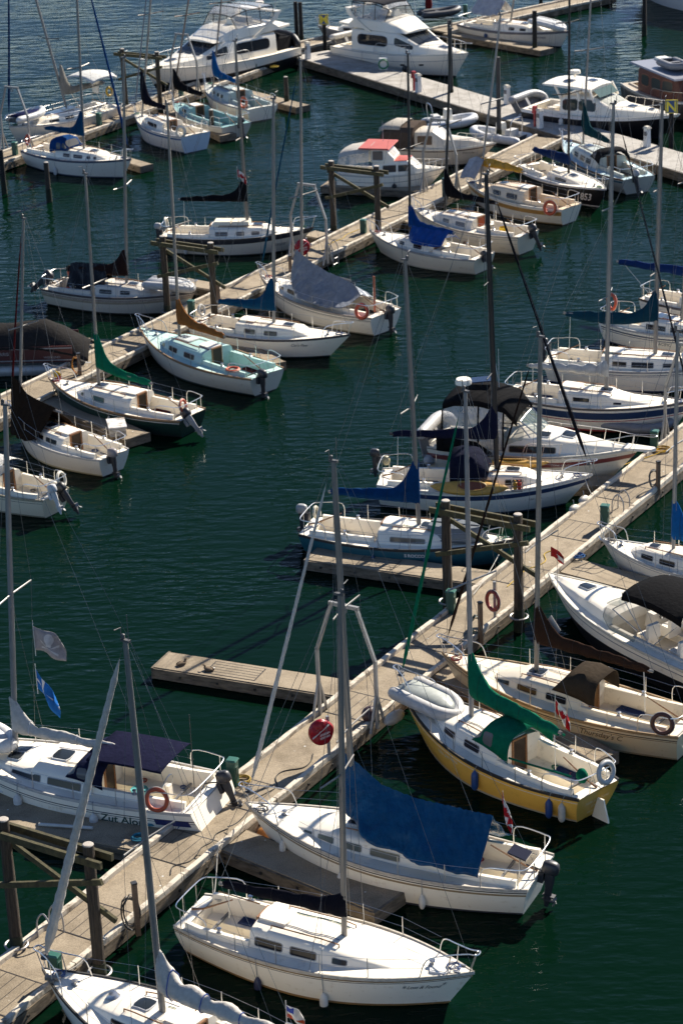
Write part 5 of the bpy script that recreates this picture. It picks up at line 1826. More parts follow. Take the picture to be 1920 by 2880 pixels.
b = LK['cream2'] = sloop('sailboat', 'cream sloop cut off by the left edge with a white outboard', (-165, 1295), (158, 1392), (-60, 1270), None, (-70, 600), 10,
    hull=(.70, .62, .46), deck=(.74, .69, .58), B=.36, fbs=(.82, .76, 1.0), boot=(.3, .26, .18), cabx=(.40, .76, .45, .35), ck=(.05, .40, .85), rail=(.35, .3, .2), stripes=((.12, .135, (.04, .03, .03)),))
b.outboard(.35, .95, .35, cowl=(.55, .55, .55), leg=(.6, .6, .6), k=.85)
b.outboard(-.25, .7, .75, cowl=(.02, .02, .02))
life_ring(b.world(b.H.deck(.02, -.5, .45)), b.M.to_3x3() @ V((-1, -.3, .3)), 'cream horseshoe ring on the cream sloop at left edge', .28, .06, (.6, .56, .46))
solid(MB().loft([[V((b.L * (u - .5), .75 * k, 1.55 + .25 * (1 - k * k))) for k in (-1, -.6, -.2, .2, .6, 1)] for u in (.38, .46, .55)], False).build('canvas_hood', mat('tarp', (.6, .57, .52)), b.root, 50), .02)

b = LK['aqua'] = sloop('sailboat', 'aqua decked white sloop with orange sail cover', (392, 920), (752, 1052), (520, 945), (470, 293),
    deck=(.50, .68, .62), cab=(.44, .62, .57), hull=(.66, .64, .60), B=.33, fbs=(.88, .82, 1.2), cabx=(.38, .78, .50, .38), kw=.68, ck=(.05, .38, .9), boot=(.04, .05, .05), rail=(.30, .18, .09), wins=((.44, .52), (.58, .65), (.70, .725)), win_kw=dict(glass=(.06, .05, .045), frame=(.3, .3, .27)), wood=(.06, .045, .035),
    mast=dict(r=.085, spread=(.5,), m=('metal', (0.272, 0.252, 0.224))), boom=dict(ln=3.1, zb=2.1, cover=(.30, .12, .035), hm=1.0, hb=.32, wd=.18, seed=22, lift=-.1))
b.outboard(.55, .8, 0)
life_ring(b.world(b.H.deck(.13, 1.0, .28)), V((0, 0, 1)), 'orange horseshoe ring on the aqua sloop cockpit side', .27, .06, (.6, .12, .05))
b.hatch(b.T, .55, .66, -.45, .45, glass=(.62, .65, .62), frame=(.5, .5, .45), name='cabin_hatch')

b = LK['cat'] = sloop('sailboat', 'long white sloop with blue sail cover, bow pointing right, below the grey tarp sloop', (985, 942), (556, 905), (794, 892), (769, 280),
    B=.32, fbs=(.9, .82, 1.15), cabx=(.30, .76, .46, .34), kw=.6, ck=(.04, .30, .85), boot=(.02, .022, .028), stripes=((.02, .05, (.02, .02, .03)),), rail=(.04, .04, .05), wins=((.36, .43), (.49, .57)), win_kw=dict(glass=(.08, .075, .07), frame=(.5, .48, .45)),
    mast=dict(r=.085, spread=(.42,), m=('metal', (0.258, 0.245, 0.231))), boom=dict(ln=2.9, zb=2.0, cover=(.008, .06, .13), hm=1.35, hb=.36, wd=.17, seed=23), hullkw=dict(rake=1.4))
b.lettering("Cat's Paw", .735, .62, .2, (.04, .04, .05), .3)
b.cabin_text(b.T, '13K70677', .70, .3, .15)
MB().torus(b.H.deck(.01, .3, .5), .24, .06, Matrix.Rotation(RAD(75), 4, 'Y'), 18, 7).build('horseshoe_buoy', mat('rubber', (.5, .48, .44)), b.root)

b = LK['gray'] = sloop('sailboat', 'white sloop under a shiny grey tarp with black outboard', (730, 772), (1085, 882), (868, 792), (845, 172),
    B=.34, fbs=(.95, .86, 1.2), cabx=(.34, .80, .50, .38), kw=.68, ck=(.05, .34, .9), boot=(.35, .3, .22), rail=(.35, .3, .25), stripes=((.12, .145, (.05, .035, .03)), (.18, .19, (.2, .15, .1))), wins=((.40, .46), (.50, .57), (.61, .68), (.72, .755)), win_kw=dict(glass=(.03, .03, .03), frame=(.6, .58, .54)),
    mast=dict(r=.085, spread=(.42,), m=('metal', (0.245, 0.224, 0.204)), furl=(.01, .07, .13), furl_r=.055), boom=dict(ln=3.3, zb=2.1, cover=None))
tarp(b, [(b.mb.x + .3, 3.0, 1.9, .3), (b.mb.x - .1, 2.8, 1.6, .7), (b.mb.x - .8, 2.55, 1.35, 1.15), (b.mb.x - 1.9, 2.3, 1.15, 1.3), (b.mb.x - 3.0, 2.15, 1.1, 1.28), (b.mb.x - 3.6, 2.0, 1.15, 1.1), (b.mb.x - 4.1, 1.55, 1.25, .9)], 'shiny grey tarp hung over the boom of a white sloop', (.22, .235, .26), seed=9, power=.8, wr=.085)
b.outboard(.0, .9, 0, k=1.0)
life_ring(b.world(b.H.deck(.06, 1.06, .30)), b.M.to_3x3() @ V((-.2, 1, .2)), 'red life ring on the grey tarp sloop stern quarter', .32, .08, (.45, .06, .02))
MB().tube([b.H.deck(.05, .3, .1), b.H.deck(.06, .2, 1.8)], .05, 6).build('flag_staff', mat('wood', (.35, .1, .05)), b.root)
MB().box(b.T.top(.84, 0), (.3, .02, .02)).build('trim_rail', mat('wood', (.2, .1, .05)), b.root, 0)

b = LK['b23'] = sloop('sailboat', 'white sloop with dark stripe and black sail cover, stern pointing left, upper middle', (883, 640), (462, 654), (703, 625), (661, 116),
    hull=(.66, .62, .55), B=.32, fbs=(.95, .88, 1.2), cabx=(.32, .78, .46, .34), kw=.62, ck=(.04, .32, .88), boot=(.015, .017, .022), stripes=((.05, .24, (.014, .016, .024)),), rail=(.03, .03, .03), wins=((.36, .44), (.50, .55), (.60, .65)), win_kw=dict(glass=(.13, .12, .11), frame=(.5, .47, .42)), hullkw=dict(rake=1.5),
    mast=dict(r=.08, spread=(.5,), m=('metal', (0.245, 0.218, 0.184))), boom=dict(ln=3.5, zb=2.75, cover=BLACK, hm=1.05, hb=.24, wd=.13, seed=24))
b.lettering('Paxum', .80, .42, .32, (.12, .12, .11), .25)
MB().torus(b.H.deck(.03, -.4, .6), .3, .07, Matrix.Rotation(RAD(80), 4, 'Y'), 18, 7).build('horseshoe_buoy', mat('rubber', (.6, .56, .46)), b.root)
b.outboard(-.3, 1.15, 0, cowl=(.4, .4, .4), k=.8)
for t, x in ((.40, .12), (.52, .1)): MB().box(b.T.top(t, 0) + V((0, 0, .14)), (.95, .8, .2), taper=.92).build('deck_box', mat('deckpaint', (.72, .68, .6)), b.root, 30)
fender(b, .16, 'white fender near the stern of the sloop with dark stripe', (.6, .58, .53), .45, .1, drop=.35)

b = LK['b24'] = sloop('sailboat', 'white sloop with brown and black sail cover and tilted outboard, left side', (549, 822), (138, 800), (397, 768), (348, 165),
    hull=(.60, .56, .49), deck=(.6, .58, .55), B=.31, fbs=(.85, .8, 1.1), cabx=(.34, .74, .44, .32), kw=.62, ck=(.05, .34, .85), boot=(.04, .035, .03), stripes=((.10, .13, (.12, .05, .045)), (.16, .18, (.10, .04, .04)), (.2, .3, (.35, .29, .2))), rail=(.06, .05, .05), wins=((.40, .48), (.54, .6)),
    mast=dict(r=.08, spread=(.45,), m=('metal', (0.258, 0.238, 0.211))), boom=dict(ln=3.3, zb=1.75, cover=(.030, .016, .014), hm=1.15, hb=.42, wd=.22, seed=25))
b.outboard(0, .95, .85, k=1.15)
tarp(b, [(b.mb.x - .95, 2.15, 1.15, .5), (b.mb.x - 1.6, 2.2, 1.0, .62), (b.mb.x - 2.6, 2.15, 1.0, .6), (b.mb.x - 3.0, 2.05, 1.1, .5)], 'glossy black sheet bunched over the boom of the sloop with brown cover', (.012, .012, .014), seed=12)
tag(MB().box((0, 0, .16), (.42, .28, .3), taper=.85).box((0, 0, .34), (.2, .05, .06)).build('fuel_can', mat('rubber', (.55, .03, .02)), None, 30, b.world(b.H.deck(.17, b.vis * .45, -.2)), b.th), 'red fuel can in the cockpit of the sloop with tilted outboard', 'fuel can')
life_ring(b.world(b.H.deck(.13, .75, .55)), b.M.to_3x3() @ V((0, -1, .2)), 'orange life ring on the far rail of the sloop with brown cover', .3, .07, (.5, .1, .04))
inflatable(b.world(b.H.deck(.83, 0, .25)), b.th, 2.5, 1.35, 'pale inflatable upside down on the foredeck of the sloop with brown cover', (.50, .49, .47), .2, (.42, .42, .42), flip=True)

# --- middle walkway, right side
b = LK['b22'] = sloop('sailboat', 'small white sloop with bright blue tarp and thin black mast', (1038, 648), (1362, 722), (1156, 655), (1146, 152),
    hull=(.70, .65, .56), B=.34, fbs=(.8, .76, 1.05), cabx=(.40, .74, .42, .32), boot=(.5, .45, .35), rail=(.35, .33, .3), wins=((.46, .53), (.62, .66)), wood=(.12, .06, .03),
    mast=dict(r=.075, spread=(.5,), m=('paint', BLACK)), boom=dict(ln=2.8, zb=1.75, cover=(.006, .055, .22), hm=1.0, hb=.2, wd=.13, seed=31))
tarp(b, [(b.mb.x - .25, 1.95, 1.3, .45), (b.mb.x - .8, 1.92, 1.15, .8), (b.mb.x - 1.9, 1.9, 1.15, .9), (b.mb.x - 2.6, 1.85, 1.3, .75)], 'bright blue tarp over the boom of the small sloop with thin black mast', (.006, .055, .24), seed=15)
b.outboard(.2, .75, .5, k=.8)

b = LK['b21'] = sloop('sailboat', 'cream sloop with black sail cover, red companionway and yellow bucket in its cockpit', (1160, 585), (1485, 658), (1276, 588), (1267, 82),
    hull=(.68, .63, .54), deck=(.76, .73, .68), B=.34, fbs=(1.0, .9, 1.2), cabx=(.40, .80, .48, .36), boot=(.4, .38, .33), stripes=((.12, .15, (.3, .27, .22)), (.36, .375, (.35, .32, .28))), rail=(.4, .35, .28), wins=((.46, .54), (.60, .66)), win_kw=dict(glass=(.13, .13, .14), frame=(.5, .5, .48)), wood=(.28, .06, .025),
    mast=dict(r=.085, spread=(.5,), m=('paint', (.012, .011, .010))), boom=dict(ln=3.4, zb=2.3, cover=BLACK, hm=1.3, hb=.22, wd=.13, seed=32))
b.outboard(-.15, .95, .45, k=1.0)
tag(MB().lathe([(.02, 0), (.16, .01), (.2, .42), (.21, .44), (.18, .44), (.15, .06), (.02, .05)], (0, 0, 0), 14).build('bucket', mat('rubber', (.55, .36, .01)), None, 50, b.world(b.H.deck(.23, -.15, -.3))), 'yellow bucket standing in the cream sloop cockpit', 'bucket')

b = LK['b20'] = sloop('sailboat', 'white sloop with orange brown hull stripe, tan cabin and yellow tarp', (1310, 508), (1606, 582), (1412, 490), (1407, 45),
    deck=(.70, .56, .38), cab=(.72, .60, .44), hull=(.74, .70, .63), B=.33, fbs=(.9, .85, 1.2), cabx=(.36, .78, .62, .46), kw=.7, boot=(.3, .2, .1), stripes=((.12, .34, (.40, .21, .055)),), rail=(.7, .66, .58), wins=((.42, .52), (.58, .66)), win_kw=dict(glass=(.03, .035, .06), frame=(.5, .4, .28)),
    mast=dict(r=.07, spread=(.5,), m=('metal', (0.286, 0.279, 0.272))), boom=dict(ln=2.9, zb=2.3, cover=(.46, .25, .03), hm=.3, hb=.42, wd=.14, seed=33, kind='tarp', name='yellow_cover'))
life_ring(b.world(b.H.deck(.08, 1.08, .12)), b.M.to_3x3() @ V((-.2, 1, .2)), 'orange life ring on the quarter of the sloop with orange brown stripe', .33, .08, (.55, .09, .03))
tarp(b, [(b.mb.x - .35, 2.6, 1.7, .75), (b.mb.x + .2, 2.75, 1.75, .8), (b.mb.x + .75, 2.45, 1.6, .7)], 'pale grey tarp hung ahead of the yellow tarp', (.34, .34, .36), seed=18)

b = LK['b853'] = sloop('sailboat', 'black hulled racing sloop with number 853 on its bow', (1704, 533), (1478, 462), (1606, 485), None, (1600, 0), 13,
    hull=(.010, .010, .012), B=.33, fbs=(.9, .9, 1.15), cabx=(.40, .76, .34, .22), kw=.55, boot=(.4, .4, .4), rail=(.5, .5, .5), wins=((.5, .62),), hand=False,
    mast=dict(r=.085, spread=(.36, .66), m=('paint', (.012, .011, .011))), boom=dict(ln=3.6, zb=1.9, cover=(.012, .03, .10), hm=.4, hb=.45, wd=.24, seed=34))
b.lettering('853', .865, .36, .58, (.62, .60, .58), .1, .015, kx=.85)

b = LK['b18'] = sloop('sailboat', 'blue and white sloop with weathered hull and teal sail cover, upper right', (1578, 392), (1795, 500), (1668, 408), None, (1660, 0), 13,
    hull=(.48, .47, .45), deck=(.42, .56, .60), cab=(.50, .55, .55), B=.34, fbs=(.9, .85, 1.2), cabx=(.34, .78, .6, .5), kw=.68, boot=(.03, .03, .03), stripes=((.1, .2, (.03, .12, .16)),), rail=(.12, .08, .05), wins=((.42, .48), (.50, .56), (.60, .66)), win_kw=dict(glass=(.10, .12, .12), frame=(.35, .33, .28)),
    mast=dict(r=.08, spread=(.45,), m=('metal', (0.272, 0.258, 0.245))), boom=dict(ln=3.0, zb=2.2, cover=(.01, .05, .06), hm=1.6, hb=.45, wd=.2, seed=35))
b.dodger(b.T, ln=1.0, h=.6, m=1, col_=(.02, .02, .022))
b.outboard(.3, .9, .3, cowl=(.4, .4, .4))

b = LK['b14'] = sloop('sailboat', 'white sloop with grey cover and upside down white dinghy, top right', (1600, 88), (1308, 62), (1475, 52), None, (1470, -200), 13,
    hull=(.66, .64, .61), B=.33, fbs=(.95, .9, 1.2), cabx=(.34, .74, .45, .35), boot=(.03, .04, .06), stripes=((.06, .12, (.06, .07, .1)),), rail=(.1, .1, .12), wins=((.5, .55), (.6, .65)))
tarp(b, [(b.mb.x - 2.9, 2.8, 2.0, .9), (b.mb.x - 1.6, 2.95, 1.9, 1.0), (b.mb.x - .4, 2.85, 2.0, .85)], 'pale grey tarp over the boom of the sloop at the top right', (.40, .40, .42), seed=19)
b.lettering('SUMMER', .80, .62, .22, (.07, .07, .09))
inflatable(b.world(b.H.deck(.80, 0, .35)), b.th, 2.8, 1.5, 'white dinghy upside down on the sloop at the top right', (.68, .67, .64), .2, (.6, .6, .58), flip=True, ry=.1)
fender(b, .33, 'dark blue fender on the sloop at the top right', (.01, .05, .14), .5, .13, drop=.2)

b = LK['b8'] = sloop('sailboat', 'grey hulled sloop half hidden behind the white flybridge yacht', (893, 72), (1110, 84), (1005, 60), None, (1005, -200), 13,
    hull=(.26, .26, .28), B=.33, fbs=(.95, .9, 1.3), boot=(.02, .02, .02), rail=(.4, .4, .4))

# --- upper left
b = LK['b1'] = sloop('sailboat', 'white sloop with square white bimini and navy furled jib, upper left', (25, 358), (306, 292), (125, 300), None, (103, 0), 13.5,
    hull=(.68, .65, .60), B=.34, fbs=(1.0, .95, 1.3), cabx=(.36, .78, .42, .3), boot=(.02, .02, .025), rail=(.5, .5, .48), wins=((.46, .54), (.6, .68)), hullkw=dict(tw=.8),
    mast=dict(r=.09, spread=(.36, .72), furl=(.012, .035, .10), furl_r=.08), boom=dict(ln=3.7, zb=2.4, cover=(.30, .28, .24), hm=1.8, hb=.28, wd=.16, seed=41))
b.awning(-b.L * .5 + .3, -b.L * .5 + 2.6, 1.25, 3.0, .25, mat('cloth', (.75, .74, .70)))
inflatable(b.world(b.H.deck(.82, 0, .35)), b.th + PI, 2.7, 1.5, 'white dinghy with navy cover on the foredeck of the upper left sloop', (.66, .65, .62), .22, (.02, .025, .07), cover=(.02, .025, .08))
MB().box(b.H.deck(.02, -.9, 1.0), (.12, .5, .6)).build('rail_box', mat('gelcoat', WHITE), b.root, 30)
life_ring(b.world(b.H.deck(.04, .5, .95)), b.M.to_3x3() @ V((0, 1, .2)), 'yellow ring buoy at the stern of the sloop with white bimini', .25, .08, (.6, .36, .02))

b = LK['b2'] = sloop('sailboat', 'white sloop with blue canvas hood and blue sail cover, bow pointing right, upper left', (370, 448), (88, 415), (257, 416), None, (217, 0), 13,
    hull=(.66, .64, .62), B=.34, fbs=(.95, .9, 1.2), cabx=(.34, .80, .46, .32), kw=.62, boot=(.05, .06, .10), stripes=((.03, .08, (.03, .05, .1)),), rail=(.08, .09, .12), wins=((.42, .48), (.52, .6), (.64, .67), (.7, .72)), win_kw=dict(glass=(.05, .05, .055), frame=(.4, .4, .4)),
    mast=dict(r=.085, spread=(.40,), furl=(.01, .055, .17), furl_r=.085), boom=dict(ln=3.1, zb=2.3, cover=(.01, .065, .15), hm=1.35, hb=.3, wd=.17, seed=42))
b.dodger(b.T, ln=1.2, h=.75, m=1, col_=(.01, .06, .20))
fender(b, .40, 'pale fender amidships on the sloop with blue hood', (.55, .54, .52), .5, .11, drop=.45)
life_ring(b.world(b.H.deck(.02, -.4, .6)), b.M.to_3x3() @ V((-.5, -1, .2)), 'red life ring on the stern of the sloop with blue hood', .28, .07, (.4, .06, .03))

b = LK['b3'] = sloop('sailboat', 'white cutter with pale blue broad stern, black sail cover and white horseshoe buoy, upper left', (378, 315), (550, 378), (446, 312), None, (424, 0), 13,
    hull=(.72, .70, .68), B=.36, fbs=(1.05, .95, 1.3), cabx=(.36, .78, .5, .38), boot=(.1, .12, .15), stripes=((.10, .20, (.02, .09, .22)),), rail=(.5, .48, .45), wins=((.46, .62, .25, .8),), transom=(.50, .58, .66),
    hullkw=dict(tw=.85, gs=.62, tr=.1), mast=dict(r=.085, spread=(.5,), furl=(.3, .3, .32), furl_r=.05), boom=dict(ln=2.6, zb=2.1, cover=(.012, .012, .02), hm=1.9, hb=.3, wd=.2, seed=43))
life_ring(b.world(b.H.deck(.03, .9, .3)), b.M.to_3x3() @ V((-.4, 1, .2)), 'white horseshoe buoy on the cutter with pale blue stern', .3, .08, (.6, .58, .5))

b = LK['b5'] = sloop('sailboat', 'small blue and white sloop with orange life ring on its cockpit rail, upper middle', (575, 232), (738, 302), (634, 228), None, (623, 0), 11,
    B=.36, fbs=(.85, .8, 1.15), deck=(.62, .66, .66), cab=(.34, .44, .49), cabx=(.36, .78, .6, .45), kw=.7, boot=(.1, .1, .1), rail=(.3, .3, .3), wins=((.46, .50), (.53, .57), (.62, .66)), win_kw=dict(frame=(.6, .6, .6)),
    hullkw=dict(tw=.8), mast=dict(r=.075, spread=(.5,), m=('metal', (0.204, 0.163, 0.136))), boom=dict(ln=3.0, zb=1.9, cover=(.01, .11, .32), hm=1.5, hb=.3, wd=.15, seed=44))
life_ring(b.world(b.H.deck(.10, .95, .35)), b.M.to_3x3() @ V((-.2, 1, .2)), 'orange life ring on the small blue and white sloop', .32, .08, (.6, .12, .04))

b = LK['b4'] = sloop('sailboat', 'open turquoise sloop with black sail cover and black outboard, upper left', (485, 285), (665, 352), (550, 262), None, (531, 0), 11,
    hull=(.58, .57, .54), deck=(.24, .42, .42), cab=(.22, .38, .39), B=.36, fbs=(.8, .75, 1.05), cabx=(.56, .82, .45, .3), ck=(.05, .56, .9), boot=(.1, .1, .1), rail=(.4, .4, .38), wins=((.62, .7),), hullkw=dict(tw=.8),
    mast=dict(r=.075, spread=(.5,), m=('metal', (0.204, 0.136, 0.102))), boom=dict(ln=3.4, zb=2.0, cover=BLACK, hm=1.1, hb=.4, wd=.2, seed=45))
b.outboard(-.2, .8, .2, k=1.05)


# ------------------------------------------------------------------ motor boats
def cruiser(name, label, cat, bow, stern, hull=WHITE, B=.33, fbs=(1.2, 1.25, 1.75), boot=(.015, .015, .02), stripes=(), ck=None, deck=WHITE, rail=(.6, .6, .58), ckm=None, **hk):
    h = dict(tw=.9, tm=.38, p=2.3, rake=1.5, tr=.0, gs=.88, gm=.86, gb=.18)
    h.update(hk)
    bootz = h.pop('bootz', .12)
    b = Boat(name, label, cat, bow, stern, B, 'moored motor boats', fs=fbs[0], fm=fbs[1], fb=fbs[2], **h)
    b.hull(mat('gelcoat', hull), mat('deckpaint', deck), mat('paint', boot), [(s_[0], s_[1], mat('paint', s_[2])) for s_ in stripes], ck, mat('gelcoat', rail), bootz=bootz)
    if ck: b.cockpit(*ck, seatz=.25, floorz=.55, fw=.75, m=mat('deckpaint', ckm or deck), coam=.1)
    return b


def house(b, keys, name, m=None, base=None, camber=.06, shoulder=.85):
    T = Trunk(b.H, keys, camber, shoulder, base)
    b.part(T.mesh(4), name, m or mat('gelcoat', WHITE), 35)
    return T


def bowrail(b, t0=.42, h=.7, ext=.25, n=6):
    H = b.H
    m = mat('steel', (.6, .6, .6))
    ts = [t0 + (.97 - t0) * i / n for i in range(n + 1)]
    q = lambda t, sd, z: H.deck(t, sd * max(H.b(t) - .08, .05), z)
    pts = [q(t0 - .03, 1, .02)] + [q(t, 1, h) for t in ts] + [H.deck(1, .12, h) + V((ext, 0, 0)), H.deck(1, -.12, h) + V((ext, 0, 0))] + [q(t, -1, h) for t in reversed(ts)] + [q(t0 - .03, -1, .02)]
    mb = MB().tube(spl(pts, 3), .018, 6)
    for t in ts:
        for sd in (1, -1): mb.tube([q(t - .012, sd, .02), q(t, sd, h)], .013, 5)
    b.part(mb, 'bow_rail', m)


def windshield(b, T, ta, tb, panes=((-.96, -.34), (-.30, .30), (.34, .96)), glass=(.02, .025, .028), frame=(.65, .65, .63), name='windshield_pane'):
    for y0, y1 in panes:
        o = b.part(patch(lambda u, v: T.top(u, v), ta, tb, y0, y1, .02, .12, 4, 4), name, mat('tint' if glass[1] > .1 else 'glass', glass), 30)


def radar(b, p, r=.3, name='radar_dome'):
    b.part(MB().lathe([(.05, -.25), (.07, 0), (r, .02), (r * 1.03, .12), (r * .9, .22), (r * .3, .25), (.02, .25)], p, 16), name, mat('gelcoat', WHITE))


def aerial(b, p, h=2.4, lean=-.3):
    b.part(MB().tube([p, V(p) + V((lean, 0, h))], [.014, .007], 5), 'aerial', mat('paint', (.6, .6, .6)))


def flybridge(b, dark=(.02, .022, .026), top=True, arch=True):
    L = b.L
    H = b.H
    w = .84
    f = lambda t: min(w * H.b(t), .80 * H.b(.4))
    T = house(b, [(.17, f(.17), f(.17) * .93, -.03, 1.45), (.40, f(.4), f(.4) * .93, -.03, 1.5), (.53, f(.53), f(.53) * .86, -.03, 1.42), (.70, f(.7) * .95, f(.7) * .80, -.03, .52), (.92, f(.92) * .6, f(.92) * .4, -.03, .10)], 'cabin')
    b.windows(T, [(.22, .475, .36, .92)], glass=dark, frame=(.7, .68, .64), rad=.85)
    b.windows(T, [(.53, .66, .5, .95)], glass=dark, frame=None, rad=.6)
    windshield(b, T, .545, .685, glass=(.03, .035, .04))
    b.hatch(T, .78, .84, -.4, .4)
    z = H.zs(.35) + 1.47
    g = .74 * H.b(.4)
    U = house(b, [(.04, g * .9, g * .9, 0, .16), (.14, g, g, 0, .2), (.18, g, g * .96, 0, .62), (.36, g, g * .96, 0, .72), (.45, g * .98, g * .86, .02, .70), (.60, g * .78, g * .55, .04, .12)], 'flybridge', base=z)
    b.part(patch(lambda u, v: U.top(u, v), .20, .40, -.9, .9, .012, .12, 4, 4), 'flybridge_sole', mat('deckpaint', (.3, .29, .27)))
    b.part(MB().box((( .38 - .5) * L, .3, z + .95), (.35, .7, .4), taper=.7), 'helm_console', mat('gelcoat', WHITE), 30)
    b.part(MB().box(((.27 - .5) * L, 0, z + .88), (.5, 1.5, .3), taper=.9), 'helm_seat', mat('deckpaint', (.65, .63, .6)), 30)
    # clear tent of the flybridge with its dark frames and top
    E = Trunk(H, [(.16, g * .93, g * .86, .62, 1.72), (.36, g * .94, g * .84, .7, 1.85), (.44, g * .9, g * .5, .68, 1.5)], .05, .92, z)
    ring = lambda t: E.ring(t)
    b.part(MB().loft([ring(t) for t in (.16, .22, .29, .36, .40, .44)], False), 'clear_enclosure', mat('clear', (.5, .5, .5)), 40)
    fr = MB()
    for t in (.16, .26, .36, .44): fr.tube(ring(t), .028, 5)
    for sd in (1, -1): fr.tube([E.side(t, 1, sd) for t in (.16, .26, .36, .44)], .03, 5)
    b.part(fr, 'enclosure_frame', mat('cloth', (.02, .02, .025)))
    if top: solid(b.part(MB().loft([[E.top(t, y) + V((0, 0, .03)) for y in (-1.15, -1, -.5, 0, .5, 1, 1.15)] for t in (.15, .25, .36, .40)], False), 'bimini_top', mat('cloth', (.05, .05, .055)), 40), .03)
    if arch:
        mb = MB()
        for sd in (1, -1):
            mb.loft([[V(((t - .5) * L + dx, sd * (g + .02 + o), zz)) for dx, o in ((0, 0), (.5, 0), (.5, .07), (0, .07))] for t, zz in ((.30, z - .1), (.24, z + .25), (.15, z + .8), (.12, z + 1.25))], True, True, True)
        mb.loft([[V(((.12 - .5) * L + dx, y, z + 1.2 + dz)) for dx, dz in ((0, 0), (.5, 0), (.5, .1), (0, .1))] for y in (-g - .08, 0, g + .08)], True, True, True)
        b.part(mb, 'radar_arch', mat('gelcoat', WHITE), 35)
    radar(b, V(((.12 - .5) * L + .2, 0, z + 1.55)))
    for sd in (1, -1): aerial(b, ((.13 - .5) * L, sd * g * .8, z + 1.3))
    return T, U, z


b = LK['fly9'] = cruiser('motor_yacht', 'white flybridge motor yacht with bow pointing right at the pale float, top centre', 'motor yacht', (1316, 150), (985, 118), fbs=(1.1, 1.25, 1.8), B=.36, ck=(.02, .17, 1.2), stripes=((.42, .46, (.4, .4, .4)), (.0, .03, (.5, .5, .5))))
flybridge(b)
bowrail(b)
b.band(.62, .74, mat('glass', (.02, .02, .02)), 'portlight', t0=.60, t1=.63, sides=(b.vis,))
b.band(.62, .74, mat('glass', (.02, .02, .02)), 'portlight', t0=.73, t1=.76, sides=(b.vis,))
inflatable(b.world((-b.L / 2 - .45, 0, 1.0)), b.th + PI / 2, 3.0, 1.5, 'pale grey inflatable hung across the stern of the top centre flybridge yacht', (.5, .49, .47), .22, rx=RAD(60))
for t in (.30, .46, .64): fender(b, t, {.30: 'black ball fender nearest the stern of the top centre yacht', .46: 'black ball fender amidships on the top centre yacht', .64: 'black ball fender forward on the top centre yacht'}[t], (.012, .012, .014), .45, .2, drop=.7)
aerial(b, b.H.deck(.5, .9, 1.5), 3)

b = LK['fly6'] = cruiser('motor_yacht', 'large white flybridge yacht with black lower hull and black canvas at its stern, top left', 'motor yacht', (405, 195), (785, 125), fbs=(1.2, 1.35, 1.9), B=.36, ck=(.02, .17, 1.3), boot=(.010, .010, .012), bootz=.75, hull=(.78, .77, .75))
flybridge(b, top=False)
bowrail(b)
b.part(MB().loft([[V(((t - .5) * b.L, y * k, b.H.zs(.1) + z)) for y, z in ((1.6, -.1), (1.5, .8), (.9, zz), (0, zz + .12), (-.9, zz), (-1.5, .8), (-1.6, -.1))] for t, k, zz in ((.0, .8, .5), (.06, 1, 1.0), (.18, 1, 1.45))], False, True, True), 'stern_canvas', mat('cloth', (.014, .014, .016)), 40)
inflatable(b.world((-b.L / 2 - .5, 0, 1.25)), b.th + PI / 2, 3.5, 1.8, 'black inflatable tipped up against the stern of the top left yacht', (.012, .012, .014), .26, (.012, .012, .012), rx=RAD(82))

# express cruiser with hard top, black hull
b = LK['hard'] = cruiser('motor_yacht', 'white hardtop motor yacht with black hull and radar dome, upper right', 'motor yacht', (1910, 322), (1505, 292), hull=(.010, .010, .013), fbs=(1.15, 1.15, 1.6), B=.35, ck=(.03, .26, 1.3), stripes=((-.02, .16, (.75, .74, .72)),))
H = b.H
f = lambda t, k=.8: k * H.b(t)
T = house(b, [(.26, f(.26), f(.26) * .92, -.03, 1.05), (.40, f(.4), f(.4) * .86, -.03, 1.2), (.47, f(.47), f(.47) * .80, -.03, 1.15), (.60, f(.6, .78), f(.6, .66), -.03, .50), (.78, f(.78, .72), f(.78, .56), -.03, .32), (.93, f(.93, .5), f(.93, .3), -.03, .05)], 'cabin')
b.windows(T, [(.28, .38, .35, .95), (.39, .50, .38, .95)], glass=(.035, .05, .045), frame=(.1, .1, .1), rad=.5)
windshield(b, T, .475, .585, glass=(.10, .15, .14))
b.hatch(T, .66, .71, -.35, .35); b.hatch(T, .80, .83, -.4, .4)
z = H.zs(.35) + 1.2
R = house(b, [(.13, f(.3, .72), f(.3, .70), .42, .50), (.20, f(.3, .78), f(.3, .76), .42, .56), (.38, f(.36, .80), f(.36, .76), .38, .56), (.47, f(.4, .72), f(.4, .66), .30, .44)], 'hard_top', base=z, camber=.08)
mb = MB()
for sd in (1, -1):
    for t0, t1 in ((.27, .22), (.40, .37), (.50, .46)):
        mb2 = MB().bar(((t0 - .5) * b.L, sd * f(.35, .76), z - .3), ((t1 - .5) * b.L, sd * f(.35, .72), z + .46), .1, .14)
        b.part(mb2, 'roof_pillar', mat('gelcoat', WHITE), 0)
b.part(MB().loft([[V(((t - .5) * b.L, y, zz)) for y in (-1.05, -.4, .4, 1.05)] for t, zz in ((.52, z - .02), (.475, z + .36))], False), 'front_glass', mat('glass', (.10, .15, .14)), 0)
b.hatch(R, .24, .29, -.6, -.2); b.hatch(R, .36, .41, .1, .6)
radar(b, V(((.27 - .5) * b.L, .2, z + .95)), .34)
bowrail(b, .55)
for y in (-.6, 0, .6): b.part(MB().box(((.16 - .5) * b.L, y, H.zs(.15) - .05), (.6, .5, .35), taper=.9), 'aft_seat', mat('deckpaint', (.65, .62, .58)), 30)
